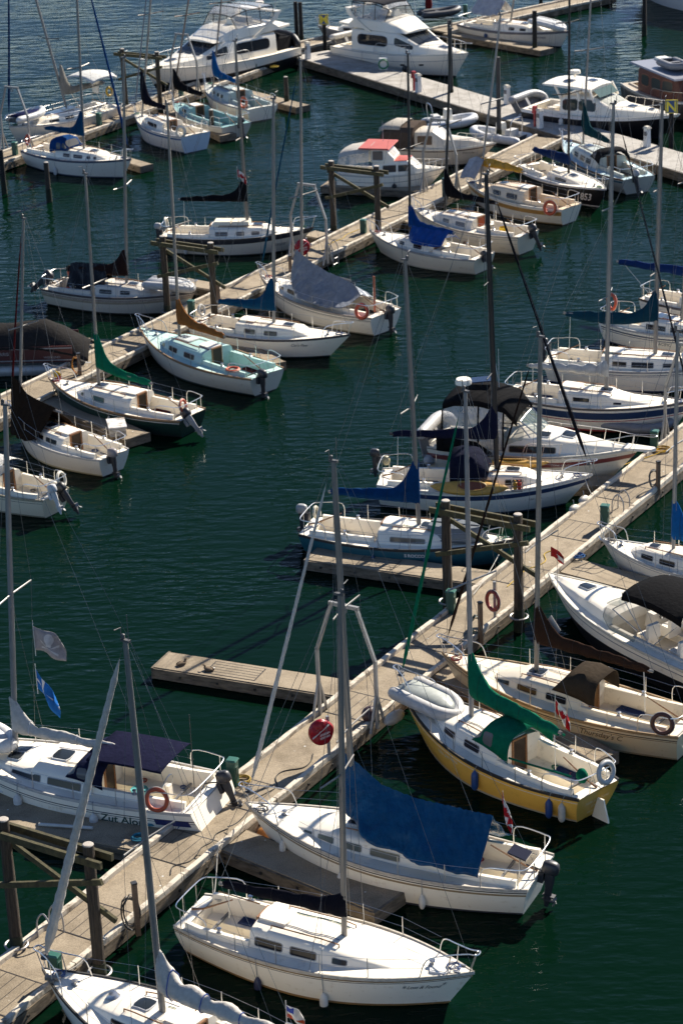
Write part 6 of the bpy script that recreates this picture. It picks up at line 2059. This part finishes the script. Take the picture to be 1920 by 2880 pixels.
inflatable(b.world((-b.L / 2 - .7, 0, .95)), b.th + PI / 2, 3.3, 1.7, 'grey inflatable tipped on edge behind the black hulled yacht', (.30, .31, .32), .25, rx=RAD(55), motor=True)
fender(b, .30, 'white fender on the black hulled yacht beside the float', (.65, .64, .6), .55, .14, drop=.15)

# black canvas express cruiser in the middle right
b = LK['exp'] = cruiser('cabin_cruiser', 'cream white cabin cruiser with maroon stripe and black canvas top, middle right', 'cabin cruiser', (1800, 1260), (1228, 1228), hull=(.70, .67, .60), fbs=(1.15, 1.15, 1.5), B=.33, ck=(.03, .36, 1.2), stripes=((.0, .05, (.25, .23, .2)), (.22, .42, (.20, .045, .04))), boot=(.5, .48, .42))
H = b.H
f = lambda t, k=.78: k * H.b(t)
T = house(b, [(.36, f(.36), f(.36) * .90, -.03, .62), (.50, f(.5), f(.5) * .84, -.03, .66), (.60, f(.6), f(.6) * .76, -.03, .58), (.74, f(.74), f(.74) * .66, -.03, .36), (.93, f(.93, .5), f(.93, .3), -.03, .04)], 'cabin')
b.windows(T, [(.40, .62, .2, .62)], glass=(.02, .022, .024), frame=(.5, .45, .35), rad=.5)
b.hatch(T, .63, .69, -.5, .5); b.hatch(T, .53, .58, -.9, -.35)
W_ = Trunk(H, [(.34, f(.36, .86), f(.36, .62), .1, 1.25), (.44, f(.44, .84), f(.44, .6), .5, 1.3), (.535, f(.535, .7), f(.535, .6), .60, .66)], .03, .97)
windshield(b, W_, .445, .53, glass=(.16, .22, .20))
for sd in (1, -1):
    b.part(patch(lambda u, v, sd=sd: W_.side(u, v, sd), .345, .47, .1, .95, .01, .15, 5, 5), 'side_glass', mat('tint', (.10, .13, .12)))
fr = MB().tube([W_.top(.445, y) for y in (-1, -.5, 0, .5, 1)], .03, 5)
for y in (-1, -.32, .32, 1): fr.tube([W_.top(.445, y), W_.top(.532, y)], .028, 5)
for sd in (1, -1): fr.tube([W_.side(.345, 1, sd), W_.side(.445, 1, sd), W_.side(.50, .4, sd)], .028, 5)
b.part(fr, 'windshield_frame', mat('steel', (.6, .6, .6)))
zc = H.zs(.2) + 1.45
hw = H.b(.25) * .90
cv = []
for t, k, zz in ((.08, .96, .55), (.14, 1, .75), (.26, 1, .82), (.38, .95, .62), (.44, .86, .05)):
    cv.append([V(((t - .5) * b.L, hw * k * y, zc + zz - dz)) for y, dz in ((-1.0, .32), (-.96, .12), (-.8, .04), (-.4, 0), (0, -.02), (.4, 0), (.8, .04), (.96, .12), (1.0, .32))])
solid(b.part(MB().loft(cv, False), 'canvas_top', mat('cloth', (.012, .012, .013)), 45), .03)
def curtain(s0, s1, zb, nm, m):
    for sd in (1, -1):
        rr = []
        for i in range(s0, s1 + 1):
            p = cv[i][0 if sd < 0 else -1]
            rr.append([p, V((p.x, p.y * 1.06, (p.z * 2 + zb) / 3)), V((p.x, p.y * 1.10, zb))])
        solid(b.part(MB().loft(rr, False), nm, m, 45), .008)
curtain(0, 3, H.zs(.2) + .2, 'clear_curtain', mat('clear', (.62, .62, .6)))
fr = MB()
for i in (0, 2, 3):
    for k in (0, -1):
        p = cv[i][k]
        fr.tube([p, V((p.x, p.y * 1.08, (p.z * 2 + H.zs(.2) + .2) / 3)), V((p.x, p.y * 1.12, H.zs(.2) + .2))], .035, 6)
b.part(fr, 'curtain_frame', mat('cloth', (.012, .012, .013)))
solid(b.part(MB().loft([[V(((t - .5) * b.L, b.vis * (H.b(t) + .02), H.zs(t) + z_)) for z_ in (-.05, .55 - .35 * abs(u) ** 2)] for t, u in ((.05, .2), (.15, 0), (.25, .3), (.33, 1.1))], False), 'side_canvas', mat('cloth', (.012, .012, .013)), 45), .02)
radar(b, V(((.16 - .5) * b.L, -.5, zc + 1.1)), .32)
b.part(MB().box(((.22 - .5) * b.L, .35, zc + 1.05), (1.0, .65, .04), rz=.1, ry=-.15), 'solar_panel', mat('glass', (.02, .03, .06)), 0)
b.part(MB().bar(((.22 - .5) * b.L, .35, zc + .7), ((.22 - .5) * b.L, .35, zc + 1.03), .05, .05), 'panel_post', mat('steel', (.5, .5, .5)), 0)
aerial(b, ((.28 - .5) * b.L, .9, zc + .7), 2.2); aerial(b, ((.30 - .5) * b.L, .4, zc + .75), 1.6, 0)
bowrail(b, .5, .55, .55)
b.part(MB().prism([(b.L / 2 - .6, -.3), (b.L / 2 + .5, -.16), (b.L / 2 + .62, 0), (b.L / 2 + .5, .16), (b.L / 2 - .6, .3)], H.zs(1) - .06, H.zs(1) + .04), 'bow_platform', mat('gelcoat', WHITE), 30)
b.lettering('ZONE ELEVEN', .66, .86, .13, (.6, .55, .5))
inflatable(b.world((-b.L / 2 - .3, .1, 1.1)), b.th + PI / 2, 3.2, 1.6, 'pale grey inflatable standing on edge at the stern of the cruiser with black canvas', (.42, .41, .40), .24, (.3, .3, .3), rx=RAD(75))

# speedboat at right edge
b = LK['speed'] = cruiser('speedboat', 'white speedboat with black lower hull and black bimini, right edge', 'speedboat', (1540, 1612), (2120, 1900), fbs=(1.05, 1.05, 1.25), B=.31, ck=(.03, .56, 1.12), boot=(.010, .010, .012), bootz=.62, rail=(.55, .55, .53), ckm=(.62, .6, .57), stripes=((.16, .19, (.25, .25, .25)),))
H = b.H
f = lambda t, k=.74: k * H.b(t)
T = house(b, [(.56, f(.56), f(.56) * .84, -.03, .34), (.68, f(.68), f(.68) * .78, -.03, .36), (.84, f(.84), f(.84) * .66, -.03, .18), (.96, f(.96, .5), f(.96, .3), -.03, .03)], 'foredeck')
b.hatch(T, .765, .82, -.42, .42)
W_ = Trunk(H, [(.40, f(.40, .90), f(.40, .84), .05, .55), (.54, f(.54, .92), f(.54, .72), .05, .78), (.64, f(.64, .66), f(.64, .5), .36, .42)], .03, .97)
windshield(b, W_, .545, .635, panes=((-.96, -.04), (.04, .96)), glass=(.12, .16, .14))
for sd in (1, -1):
    b.part(patch(lambda u, v, sd=sd: W_.side(u, v, sd), .41, .60, .1, .96, .01, .2, 6, 5), 'side_glass', mat('tint', (.10, .13, .12)))
fr = MB()
fr.tube([W_.side(t, 1, 1) for t in (.40, .47, .54)] + [W_.top(.545, y) for y in (1, .5, 0, -.5, -1)] + [W_.side(t, 1, -1) for t in (.54, .47, .40)], .024, 5)
b.part(fr, 'windshield_frame', mat('steel', (.4, .4, .4)))
b.awning((.22 - .5) * b.L, (.50 - .5) * b.L, 1.12, H.zs(.3) + 1.45, .22, mat('cloth', (.012, .012, .013)), 'bimini', True, foot=H.zs(.3) + .05, edge=.2)
for t, y in ((.44, .5), (.44, -.5), (.28, -.6), (.28, .6)):
    b.part(MB().box(((t - .5) * b.L, y, H.zs(.3) - .1), (.5, .55, .35), taper=.9).box(((t - .5) * b.L - .25, y, H.zs(.3) + .25), (.16, .55, .5), taper=.85), 'seat', mat('deckpaint', (.7, .68, .65)), 30)
b.part(MB().box(((.50 - .5) * b.L, -.5, H.zs(.5) + .1), (.4, .8, .5), taper=.8), 'dashboard', mat('deckpaint', (.6, .58, .55)), 30)
b.part(MB().torus(((.48 - .5) * b.L - .1, -.5, H.zs(.5) + .32), .17, .02, Matrix.Rotation(RAD(70), 4, 'Y'), 18, 6), 'steering_wheel', mat('paint', (.02, .02, .02)))

# red roofed cabin cruiser
b = LK['red'] = cruiser('cabin_cruiser', 'white cabin cruiser with faded red roofs and clear aft curtains', 'cabin cruiser', (1254, 470), (958, 478), fbs=(1.05, 1.0, 1.4), B=.35, ck=(.03, .34, 1.1), stripes=((.0, .05, (.5, .48, .45)), (.34, .37, (.3, .28, .26))))
H = b.H
f = lambda t, k=.82: k * H.b(t)
T = house(b, [(.34, f(.34), f(.34) * .94, -.03, .75), (.52, f(.52), f(.52) * .92, -.03, .78), (.66, f(.66), f(.66) * .86, -.03, .75), (.75, f(.75, .78), f(.75, .66), -.03, .26), (.93, f(.93, .6), f(.93, .4), -.03, .05)], 'cabin')
b.windows(T, [(.44, .56, .35, .9), (.58, .67, .35, .88)], glass=(.05, .05, .055), frame=(.6, .58, .55), rad=.15)
windshield(b, T, .665, .742, panes=((-.95, -.05), (.05, .95)), glass=(.25, .26, .26))
RED = (.44, .085, .06)
b.part(patch(lambda u, v: T.top(u, v), .46, .665, -1.0, 1.0, .03, .06, 5, 5), 'red_cabin_roof', mat('deckpaint', RED))
z = H.zs(.4) + .76
U = house(b, [(.33, f(.34, .76), f(.34, .72), 0, .74), (.46, f(.46, .76), f(.46, .70), 0, .77), (.54, f(.54, .70), f(.54, .62), 0, .22)], 'wheelhouse', base=z, shoulder=.95)
b.windows(U, [(.345, .44, .2, .9)], glass=(.10, .10, .11), frame=(.6, .6, .58), rad=.12)
windshield(b, U, .466, .535, panes=((-.9, -.05), (.05, .9)), glass=(.34, .35, .35))
b.part(MB().box(((.365 - .5) * b.L, 0, z + .84), (.29 * b.L, 2.25, .07), taper=.96), 'red_wheelhouse_roof', mat('deckpaint', RED), 30)
cv = [[V(((t - .5) * b.L, 1.1 * y, z_ - dz)) for y, dz in ((-1.06, 1.3), (-1, .25), (-.85, .06), (-.4, 0), (.4, 0), (.85, .06), (1, .25), (1.06, 1.3))] for t, z_ in ((.03, z + .5), (.08, z + .66), (.2, z + .8), (.32, z + .88))]
b.part(MB().loft([[r[i] for i in range(1, 7)] for r in cv], False), 'canvas_top', mat('cloth', (.62, .58, .52)), 40)
b.part(MB().loft([[r[0], r[1]] for r in cv], False), 'clear_curtain', mat('clear', (.6, .6, .6)), 40)
b.part(MB().loft([[r[6], r[7]] for r in cv], False), 'clear_curtain', mat('clear', (.6, .6, .6)), 40)
b.part(MB().loft([[cv[0][i] for i in range(1, 7)], [V((cv[0][i].x - .25, cv[0][i].y, H.fs)) for i in range(1, 7)]], False), 'clear_curtain', mat('clear', (.6, .6, .6)), 40)
bowrail(b, .68, .5, .1, 4)
aerial(b, ((.4 - .5) * b.L, .3, z + .95), 1.2, 0)
fender(b, .55, 'black fender on the red roofed cruiser', (.015, .015, .015), .3, .14, drop=.4)

# beige cabin cruiser with brown trim
b = LK['beige'] = cruiser('cabin_cruiser', 'beige cabin cruiser with brown aft canvas, behind the red roofed cruiser', 'cabin cruiser', (1394, 402), (1090, 398), hull=(.56, .48, .38), fbs=(1.05, 1.0, 1.35), B=.34, ck=(.03, .3, 1.1), stripes=((.10, .16, (.10, .06, .04)),))
H = b.H
f = lambda t, k=.8: k * H.b(t)
T = house(b, [(.30, f(.3), f(.3) * .94, -.03, .95), (.46, f(.46), f(.46) * .9, -.03, 1.0), (.56, f(.56), f(.56) * .8, -.03, .5), (.78, f(.78, .7), f(.78, .5), -.03, .35), (.9, f(.9, .5), f(.9, .3), -.03, .05)], 'cabin', mat('gelcoat', (.66, .62, .56)))
b.windows(T, [(.33, .46, .35, .85)], glass=(.06, .03, .02), frame=(.15, .08, .05), rad=.2)
windshield(b, T, .468, .55, panes=((-.9, -.05), (.05, .9)), glass=(.3, .32, .33))
b.part(MB().loft([[V(((t - .5) * b.L, 1.2 * y, H.zs(.1) + z_)) for y, z_ in ((-1, -.05), (-1, .95 * k), (-.8, 1.2 * k), (0, 1.28 * k), (.8, 1.2 * k), (1, .95 * k), (1, -.05))] for t, k in ((.0, .7), (.04, .95), (.3, 1.0))], False, True, True), 'aft_canvas', mat('cloth', (.10, .075, .06)), 40)
solid(b.part(MB().loft([[V(((t - .5) * b.L, 1.15 * y, H.zs(.1) + 1.25 * k + .05 - dz)) for y, dz in ((-1, .25), (-.8, .04), (0, 0), (.8, .04), (1, .25))] for t, k in ((-.02, .85), (.04, 1.0), (.18, 1.02))], False), 'aft_canvas_top', mat('cloth', (.5, .46, .40)), 40), .03)
bowrail(b, .6, .5, .1, 4)
b.lettering('Silver Lining', .80, .80, .16, (.12, .08, .05), .25)

# brown wooden cruiser, cut off at right edge
b = LK['wood'] = cruiser('wooden_cruiser', 'varnished brown wooden cruiser with a grey tender on its roof, cut off at right edge', 'cabin cruiser', (1990, 290), (1800, 228) , hull=(.09, .075, .07), deck=(.45, .40, .34), fbs=(1.1, 1.05, 1.5), B=3.2, ck=(.03, .22, 1.0), stripes=((.08, .14, (.5, .45, .38)),))
H = b.H
T = house(b, [(.22, 1.2, 1.15, -.03, 1.5), (.6, 1.2, 1.12, -.03, 1.55), (.74, 1.0, .9, -.03, 1.5), (.80, .9, .7, -.03, .3)], 'cabin', mat('wood', (.12, .035, .018)))
b.windows(T, [(.27, .38, .4, .9), (.42, .55, .4, .9), (.58, .70, .4, .9)], glass=(.05, .06, .06), frame=(.2, .07, .03), rad=.5)
b.part(MB().box((-.2, 0, H.zs(.4) + 1.68), (b.L * .68, 2.9, .1), taper=.97), 'roof', mat('paint', (.22, .23, .27)), 30)
b.part(MB().box((-b.L * .3, .6, H.zs(.4) + 1.8), (.7, .8, .16), taper=.9), 'roof_hatch', mat('gelcoat', WHITE), 30)
inflatable(b.world((.2, 0, H.zs(.4) + 1.8)), b.th, 2.8, 1.5, 'grey tender on the roof of the wooden cruiser', (.2, .2, .21), .22)
bowrail(b, .5, .6, .1, 4)

# canvas covered pontoon boat, left edge
p0, p1 = gp(-60, 1020, .3), gp(225, 1012, .3)
c = (p0 + p1) / 2
d = p1 - p0
o = thing('pontoon_boat', (c.x, c.y, 0), math.atan2(d.y, d.x), 'dark red pontoon boat under a grey canvas cover, cut off by the left edge', 'pontoon boat', 'moored motor boats')
ln = 6.2
for y in (-.85, .85):
    MB().tube([(-ln / 2, y, .18), (ln / 2 - .7, y, .18), (ln / 2 - .3, y, .25), (ln / 2 + .1, y, .36)], [.33, .33, .25, .06], 14).build('pontoon', mat('metal', (.45, .44, .42)), o)
MB().box((-.1, 0, .56), (ln - .5, 2.3, .1)).build('deck', mat('paint', (.05, .05, .05)), o, 0)
sp = MB().box((-.3, -1.14, 1.0), (ln - 1.2, .05, .75)).build('side_panel', mat('paint', (.07, .012, .012)), o, 0)
MB().box((-.3, 1.14, 1.0), (ln - 1.2, .05, .75)).build('side_panel', mat('paint', (.07, .012, .012)), o, 0)
for z_ in (.72, 1.28): MB().box((-.3, -1.175, z_), (ln - 1.2, .02, .05)).build('trim', mat('metal', (.3, .3, .3)), sp, 0)
for tx, x, z_, q in (('HARRIS', -1.4, .98, .22), ('WEEKEND', .9, .8, .16)):
    vs, fs = text_mesh(tx, q)
    raise_text(lambda px_, py_, l: V((x + px_, -1.172 - l, z_ + py_)), vs, fs).build('lettering', mat('paint', (.35, .33, .31)), sp, 0)
rings = []
rows_ = [(-3.1, 1.7, 1.3), (-1.6, 2.1, 1.25), (-.3, 2.15, 1.3), (.9, 2.3, 1.2), (1.9, 1.8, 1.0), (2.9, 1.15, .62)]
for i in range(31):
    x = -3.1 + 6.0 * i / 30
    zr, ze = lerp_keys(rows_, x)
    rings.append([V((x, 1.22 * k, ze + (zr - ze) * (1 - abs(k) ** 2.2) - .04 * abs(math.sin(x * 2.2)) * (1 - k * k) + noise.noise(V((x * 2, k * 3, 1))) * .05)) for k in [-1 + 2 * j / 14 for j in range(15)]])
solid(MB().loft(rings, False).build('canvas_cover', mat('cloth', (.032, .030, .029)), o, 60), .02)

# two low white boats behind the beige cruiser
for bow, stern, lab, cl in (((1335, 330), (1190, 345), 'small white open boat behind the beige cruiser, farther left', (.62, .64, .66)), ((1330, 365), (1480, 388), 'white inflatable with a grey console, on the pale float edge behind the beige cruiser', (.66, .66, .65))):
    p0, p1 = gp(*bow, .4), gp(*stern, .4)
    c, d = (p0 + p1) / 2, p0 - p1
    o = inflatable((c.x, c.y, 0), math.atan2(d.y, d.x), d.length, 1.9, lab, cl, .27, (.4, .41, .43))
    MB().box((-.1, 0, .75), (.5, .6, .75), taper=.8).build('console', mat('gelcoat', WHITE), o, 30)
    MB().box((-.9, 0, .6), (.5, .8, .4), taper=.9).build('bench', mat('deckpaint', (.5, .52, .56)), o, 30)
    MB().tube(spl([(-1.2, .6, .4), (-1.3, .55, 1.4), (-1.3, 0, 1.55), (-1.3, -.55, 1.4), (-1.2, -.6, .4)], 4), .03, 6).build('roll_bar', mat('steel', (.6, .6, .6)), o)

# big ship hull in the top right corner
p0, p1 = gp(1790, -2, 0), gp(2200, 62, 0)
c, d = (p0 + p1) / 2, p0 - p1
H = Hull(d.length + 2, 5, fs=2.6, fm=2.6, fb=3.2, tw=.9, tm=.4, p=2.4, rake=2.4, tr=0, gs=.8, gm=.9, gb=.3)
o = thing('ship', (c.x, c.y + 1.5, 0), math.atan2(d.y, d.x), 'grey white ship hull cut off by the top right corner', 'ship')
ts, vs_ = stations(20), [i / 8 for i in range(9)]
MB().loft([[H.P(t, v, 1) for v in reversed(vs_)] + [H.P(t, v, -1) for v in vs_] for t in ts], False, True).build('hull', mat('gelcoat', (.60, .60, .62)), o, 50)
MB().loft([[H.deck(t, H.b(t) * k, -.2) for k in (-.99, -.5, 0, .5, .99)] for t in ts], False).build('deck', mat('deckpaint', (.4, .4, .38)), o, 0)
T = Trunk(H, [(.1, 1.9, 1.85, 0, 2.2), (.6, 1.9, 1.8, 0, 2.2), (.68, 1.6, 1.5, 0, 2.0)])
MB().loft([T.ring(t) for t in (.1, .3, .6, .68)], True, True, True).build('cabin', mat('gelcoat', WHITE), o, 30)

# small inflatable and red bundle at the top edge
inflatable(gp(1235, 45, .1), .3, 3.2, 1.7, 'dark grey inflatable at the top edge behind the flybridge yacht', (.06, .06, .065), .26)
tag(MB().lathe([(.05, 0), (.24, .05), (.28, .5), (.22, 1.0), (.12, 1.2), (.02, 1.22)], (0, 0, 0), 12).build('covered_motor', mat('cloth', (.16, .02, .02)), None, 50, gp(1205, 30, .35)), 'dark red covered motor standing at the top edge behind the flybridge yacht', 'motor')


# ------------------------------------------------------------------ flags
LEAF = [(.5 + .19 * x, .5 + .36 * y) for x, y in ((0, 1), (.16, .66), (.38, .74), (.3, .36), (.62, .58), (.7, .4), (1, .38), (.86, .1), (.95, 0), (.5, -.32), (.54, -.5), (.06, -.42), (.06, -.9), (-.06, -.9), (-.06, -.42), (-.54, -.5), (-.5, -.32), (-.95, 0), (-.86, .1), (-1, .38), (-.7, .4), (-.62, .58), (-.3, .36), (-.38, .74), (-.16, .66))]
RD = (.45, .02, .025)
CA = [(.72, .7, .68), ('red_band', RD, [[(0, 0), (.25, 0), (.25, 1), (0, 1)], [(.75, 0), (1, 0), (1, 1), (.75, 1)]]), ('maple_leaf', RD, [LEAF])]


def circle(cx_, cy_, rx, ry, n=16): return [(cx_ + rx * math.cos(2 * PI * i / n), cy_ + ry * math.sin(2 * PI * i / n)) for i in range(n)]


def skull(fg, bg):
    bone = lambda s_: [(.5 - .28, .34 + s_ * .16 - .04), (.5 + .28, .34 - s_ * .16 - .04), (.5 + .28, .34 - s_ * .16 + .04), (.5 - .28, .34 + s_ * .16 + .04)]
    return [bg, ('crossed_bone', fg, [bone(1), bone(-1)]), ('skull', fg, [circle(.5, .68, .13, .2), [(.43, .4), (.57, .4), (.58, .55), (.42, .55)]])]


def flag_on(boat, f, dx, wd, ht, label, paint, droop, hd, pole=True):
    p = boat.world(boat.mast_at(f) + V(dx))
    o = flag(p, hd, wd, ht, label, paint, droop)
    MB().tube([(0, 0, -.15), (0, 0, ht + .15)], .012, 5).build('halyard', mat('rope', (.5, .5, .48)), o)
    return o


def flag_px(px, z, wd, ht, label, paint, droop, hd, rope=True):
    """flag hoisted where it shows in the photo, at a real height above the water"""
    p = gp(*px, z)
    o = flag(p, hd, wd, ht, label, paint, droop)
    MB().tube([(0, 0, -.2), (0, 0, ht + .2)], .012, 5).build('halyard', mat('rope', (.5, .5, .48)), o)
    return o


flag_px((100, 1828), 3.9, 1.05, .78, 'grey skull and crossbones flag hoisted beside a mast at left', skull((.62, .60, .58), (.34, .32, .33)), .3, RAD(-15))
flag_px((106, 1935), 2.7, .8, .62, 'blue and white flag hanging above the boom of the left edge sloop', [(.02, .13, .42), ('white_cross', (.7, .7, .7), [[(.3, 0), (.42, 0), (.42, 1), (.3, 1)], [(0, .44), (1, .44), (1, .56), (0, .56)]])], 1.1, RAD(-30))
flag_px((1560, 2003), 1.7, .55, .44, 'canadian flag hanging over the side deck of the cream sloop', CA, .95, RAD(-35))
flag_on(LK['b23'], .30, (-.3, -.3, 0), .55, .4, 'small canadian flag on the rigging of the sloop with dark stripe', CA, .7, RAD(-25))
flag_on(LK['r36'], .27, (-.5, -.5, 0), 1.4, .95, 'black skull and crossbones flag at right edge', skull((.55, .5, .48), (.045, .035, .035)), .7, RAD(-20))
o = flag(LK['blue'].world(LK['blue'].H.deck(.13, -.2, 1.9)), RAD(-70), .55, .36, 'small canadian flag at the stern of the blue tarp sloop', CA, 1.3)
o = flag(LK['dgreen'].world(LK['dgreen'].H.deck(.96, 0, .1)), RAD(10), .36, .3, 'small yellow and red pennant at the bow of the dark green sloop', [(.6, .4, .04), ('red_part', (.5, .06, .03), [[(.5, 0), (1, 0), (1, .6), (.5, .3)]])], .3)
o = flag(LK['speed'].world(LK['speed'].H.deck(.985, 0, .7)), RAD(-10), .5, .36, 'small red and white flag at the speedboat bow', [(.4, .03, .03), ('white_part', (.6, .6, .6), [[(.45, .1), (1, .1), (1, .6), (.45, .6)]])], .6)
o = flag(gp(806, 2862, 1.2), RAD(-20), .5, .36, 'small colourful flag at the bottom edge of the photo', [(.7, .68, .64), ('stripe', (.5, .08, .03), [[(0, .1), (1, .1), (1, .35), (0, .35)]]), ('corner', (.05, .08, .35), [[(0, .55), (.45, .55), (.45, 1), (0, 1)]])], .3)
MB().tube([(0, 0, -.9), (0, 0, .5)], .015, 5).build('staff', mat('paint', (.4, .4, .4)), o)


# ------------------------------------------------------------------ mooring lines from bows and sterns to the docks
def tie(key, t, sd, px, label, color=(.25, .24, .22), z=DT + .12):
    b = LK[key]
    mooring(b.world(b.H.deck(t, sd * b.H.b(t) * .8, .08)), gp(*px, z), label, color)


tie('blue', .97, 1, (640, 2325), 'grey line from the blue tarp sloop bow to the near walkway')
tie('lost', .04, 1, (612, 2382), 'grey line from the lowest right white sloop stern to the near walkway')
tie('yellow', .97, -1, (1060, 2012), 'grey line from the yellow sloop bow to the near walkway')
tie('yellow', .97, 1, (1180, 1915), 'grey line from the yellow sloop bow to the walkway farther right')
tie('thu', .97, 1, (1330, 1805), 'grey line from the cream sloop bow to the near walkway')
tie('kay', .96, -1, (1668, 1395), 'white line from the kayak sloop bow to the near walkway', (.5, .49, .45))
tie('rocco', .96, -1, (1330, 1672), 'pale line from the teal sloop bow to the near walkway', (.5, .48, .42))
tie('zut', .06, -1, (500, 2330), 'blue line from the left edge sloop stern to the near walkway', (.03, .12, .25))
tie('near', .96, 1, (235, 2700), 'grey line from the nearest sloop bow to the near walkway')
tie('r37', .97, 1, (1680, 1500), 'blue line from the small right edge sloop bow to the near walkway', (.04, .14, .35))
tie('aqua', .97, -1, (420, 960), 'grey line from the aqua sloop bow to the middle walkway')
tie('dgreen', .97, -1, (150, 1110), 'grey line from the dark green sloop bow to the middle walkway')
tie('gray', .97, 1, (790, 780), 'grey line from the grey tarp sloop bow to the middle walkway')
tie('b22', .97, 1, (1080, 640), 'grey line from the small blue tarp sloop bow to the middle walkway')

# fenders on the dock edges and loose things beside the boats
def float_thing(px, label, color, r=(.3, .18, .18), rz=0.0, cat='fender', z=.12):
    p = gp(*px, z)
    o = thing('buoy' if r[0] == r[1] else 'fender', (p.x, p.y, z), rz, label, cat)
    MB().ball((0, 0, 0), r, 14).build('body', mat('rubber', color), o)
    MB().tube([(0, 0, r[2] * .9), (.08, .05, r[2] + .16), (.2, .15, r[2] + .1)], .014, 5).build('lanyard', mat('rope', (.3, .3, .3)), o)
    return o


float_thing((748, 2352), 'orange buoy under the bow of the blue tarp sloop', (.45, .17, .03), (.3, .3, .3), cat='buoy')
float_thing((1108, 2018), 'large white fender lying on the walkway edge by the yellow sloop bow', (.6, .56, .48), (.48, .2, .2), RAD(50), z=.62)
float_thing((1640, 1405), 'white fender on the walkway edge below the kayak sloop bow', (.55, .52, .45), (.3, .15, .15), RAD(55), z=.6)
float_thing((1612, 1430), 'second white fender down the walkway edge, below the kayak sloop bow', (.55, .52, .45), (.28, .14, .14), RAD(55), z=.6)
float_thing((1040, 2010), 'dark red ball fender hanging at the walkway edge by the grey arch', (.05, .02, .02), (.28, .28, .28), cat='buoy', z=.7)
dc = thing('dock_box', gp(330, 1215, .42), ANG.y, 'grey white box lying on the finger beside the dark green sloop', 'dock box')
MB().box((0, 0, .18), (1.1, .7, .36), rz=.9, taper=.94).build('case', mat('fascia', (.4, .37, .32)), dc, 0)
MB().box((0, 0, .39), (1.16, .76, .05), rz=.9).build('lid', mat('rail', (.6, .58, .55)), dc, 0)
pl = gp(55, 2225, .5)
pipe = MB().tube([(0, 0, 0), (3.0, -.95, 0)], .05, 8).build('white_pole', mat('paint', (.65, .64, .6)), None, 60, (pl.x - 1.4, pl.y + .3, .52))
tag(pipe, 'long white pole lying along the shaded finger at left', 'pole')
pl = gp(110, 2318, .5)
tag(MB().tube([(0, 0, 0), (1.6, -.35, 0)], .05, 8).build('white_pole', mat('paint', (.5, .5, .47)), None, 60, (pl.x, pl.y, .5)), 'shorter grey pole lying on the shaded finger behind the timber frame', 'pole')
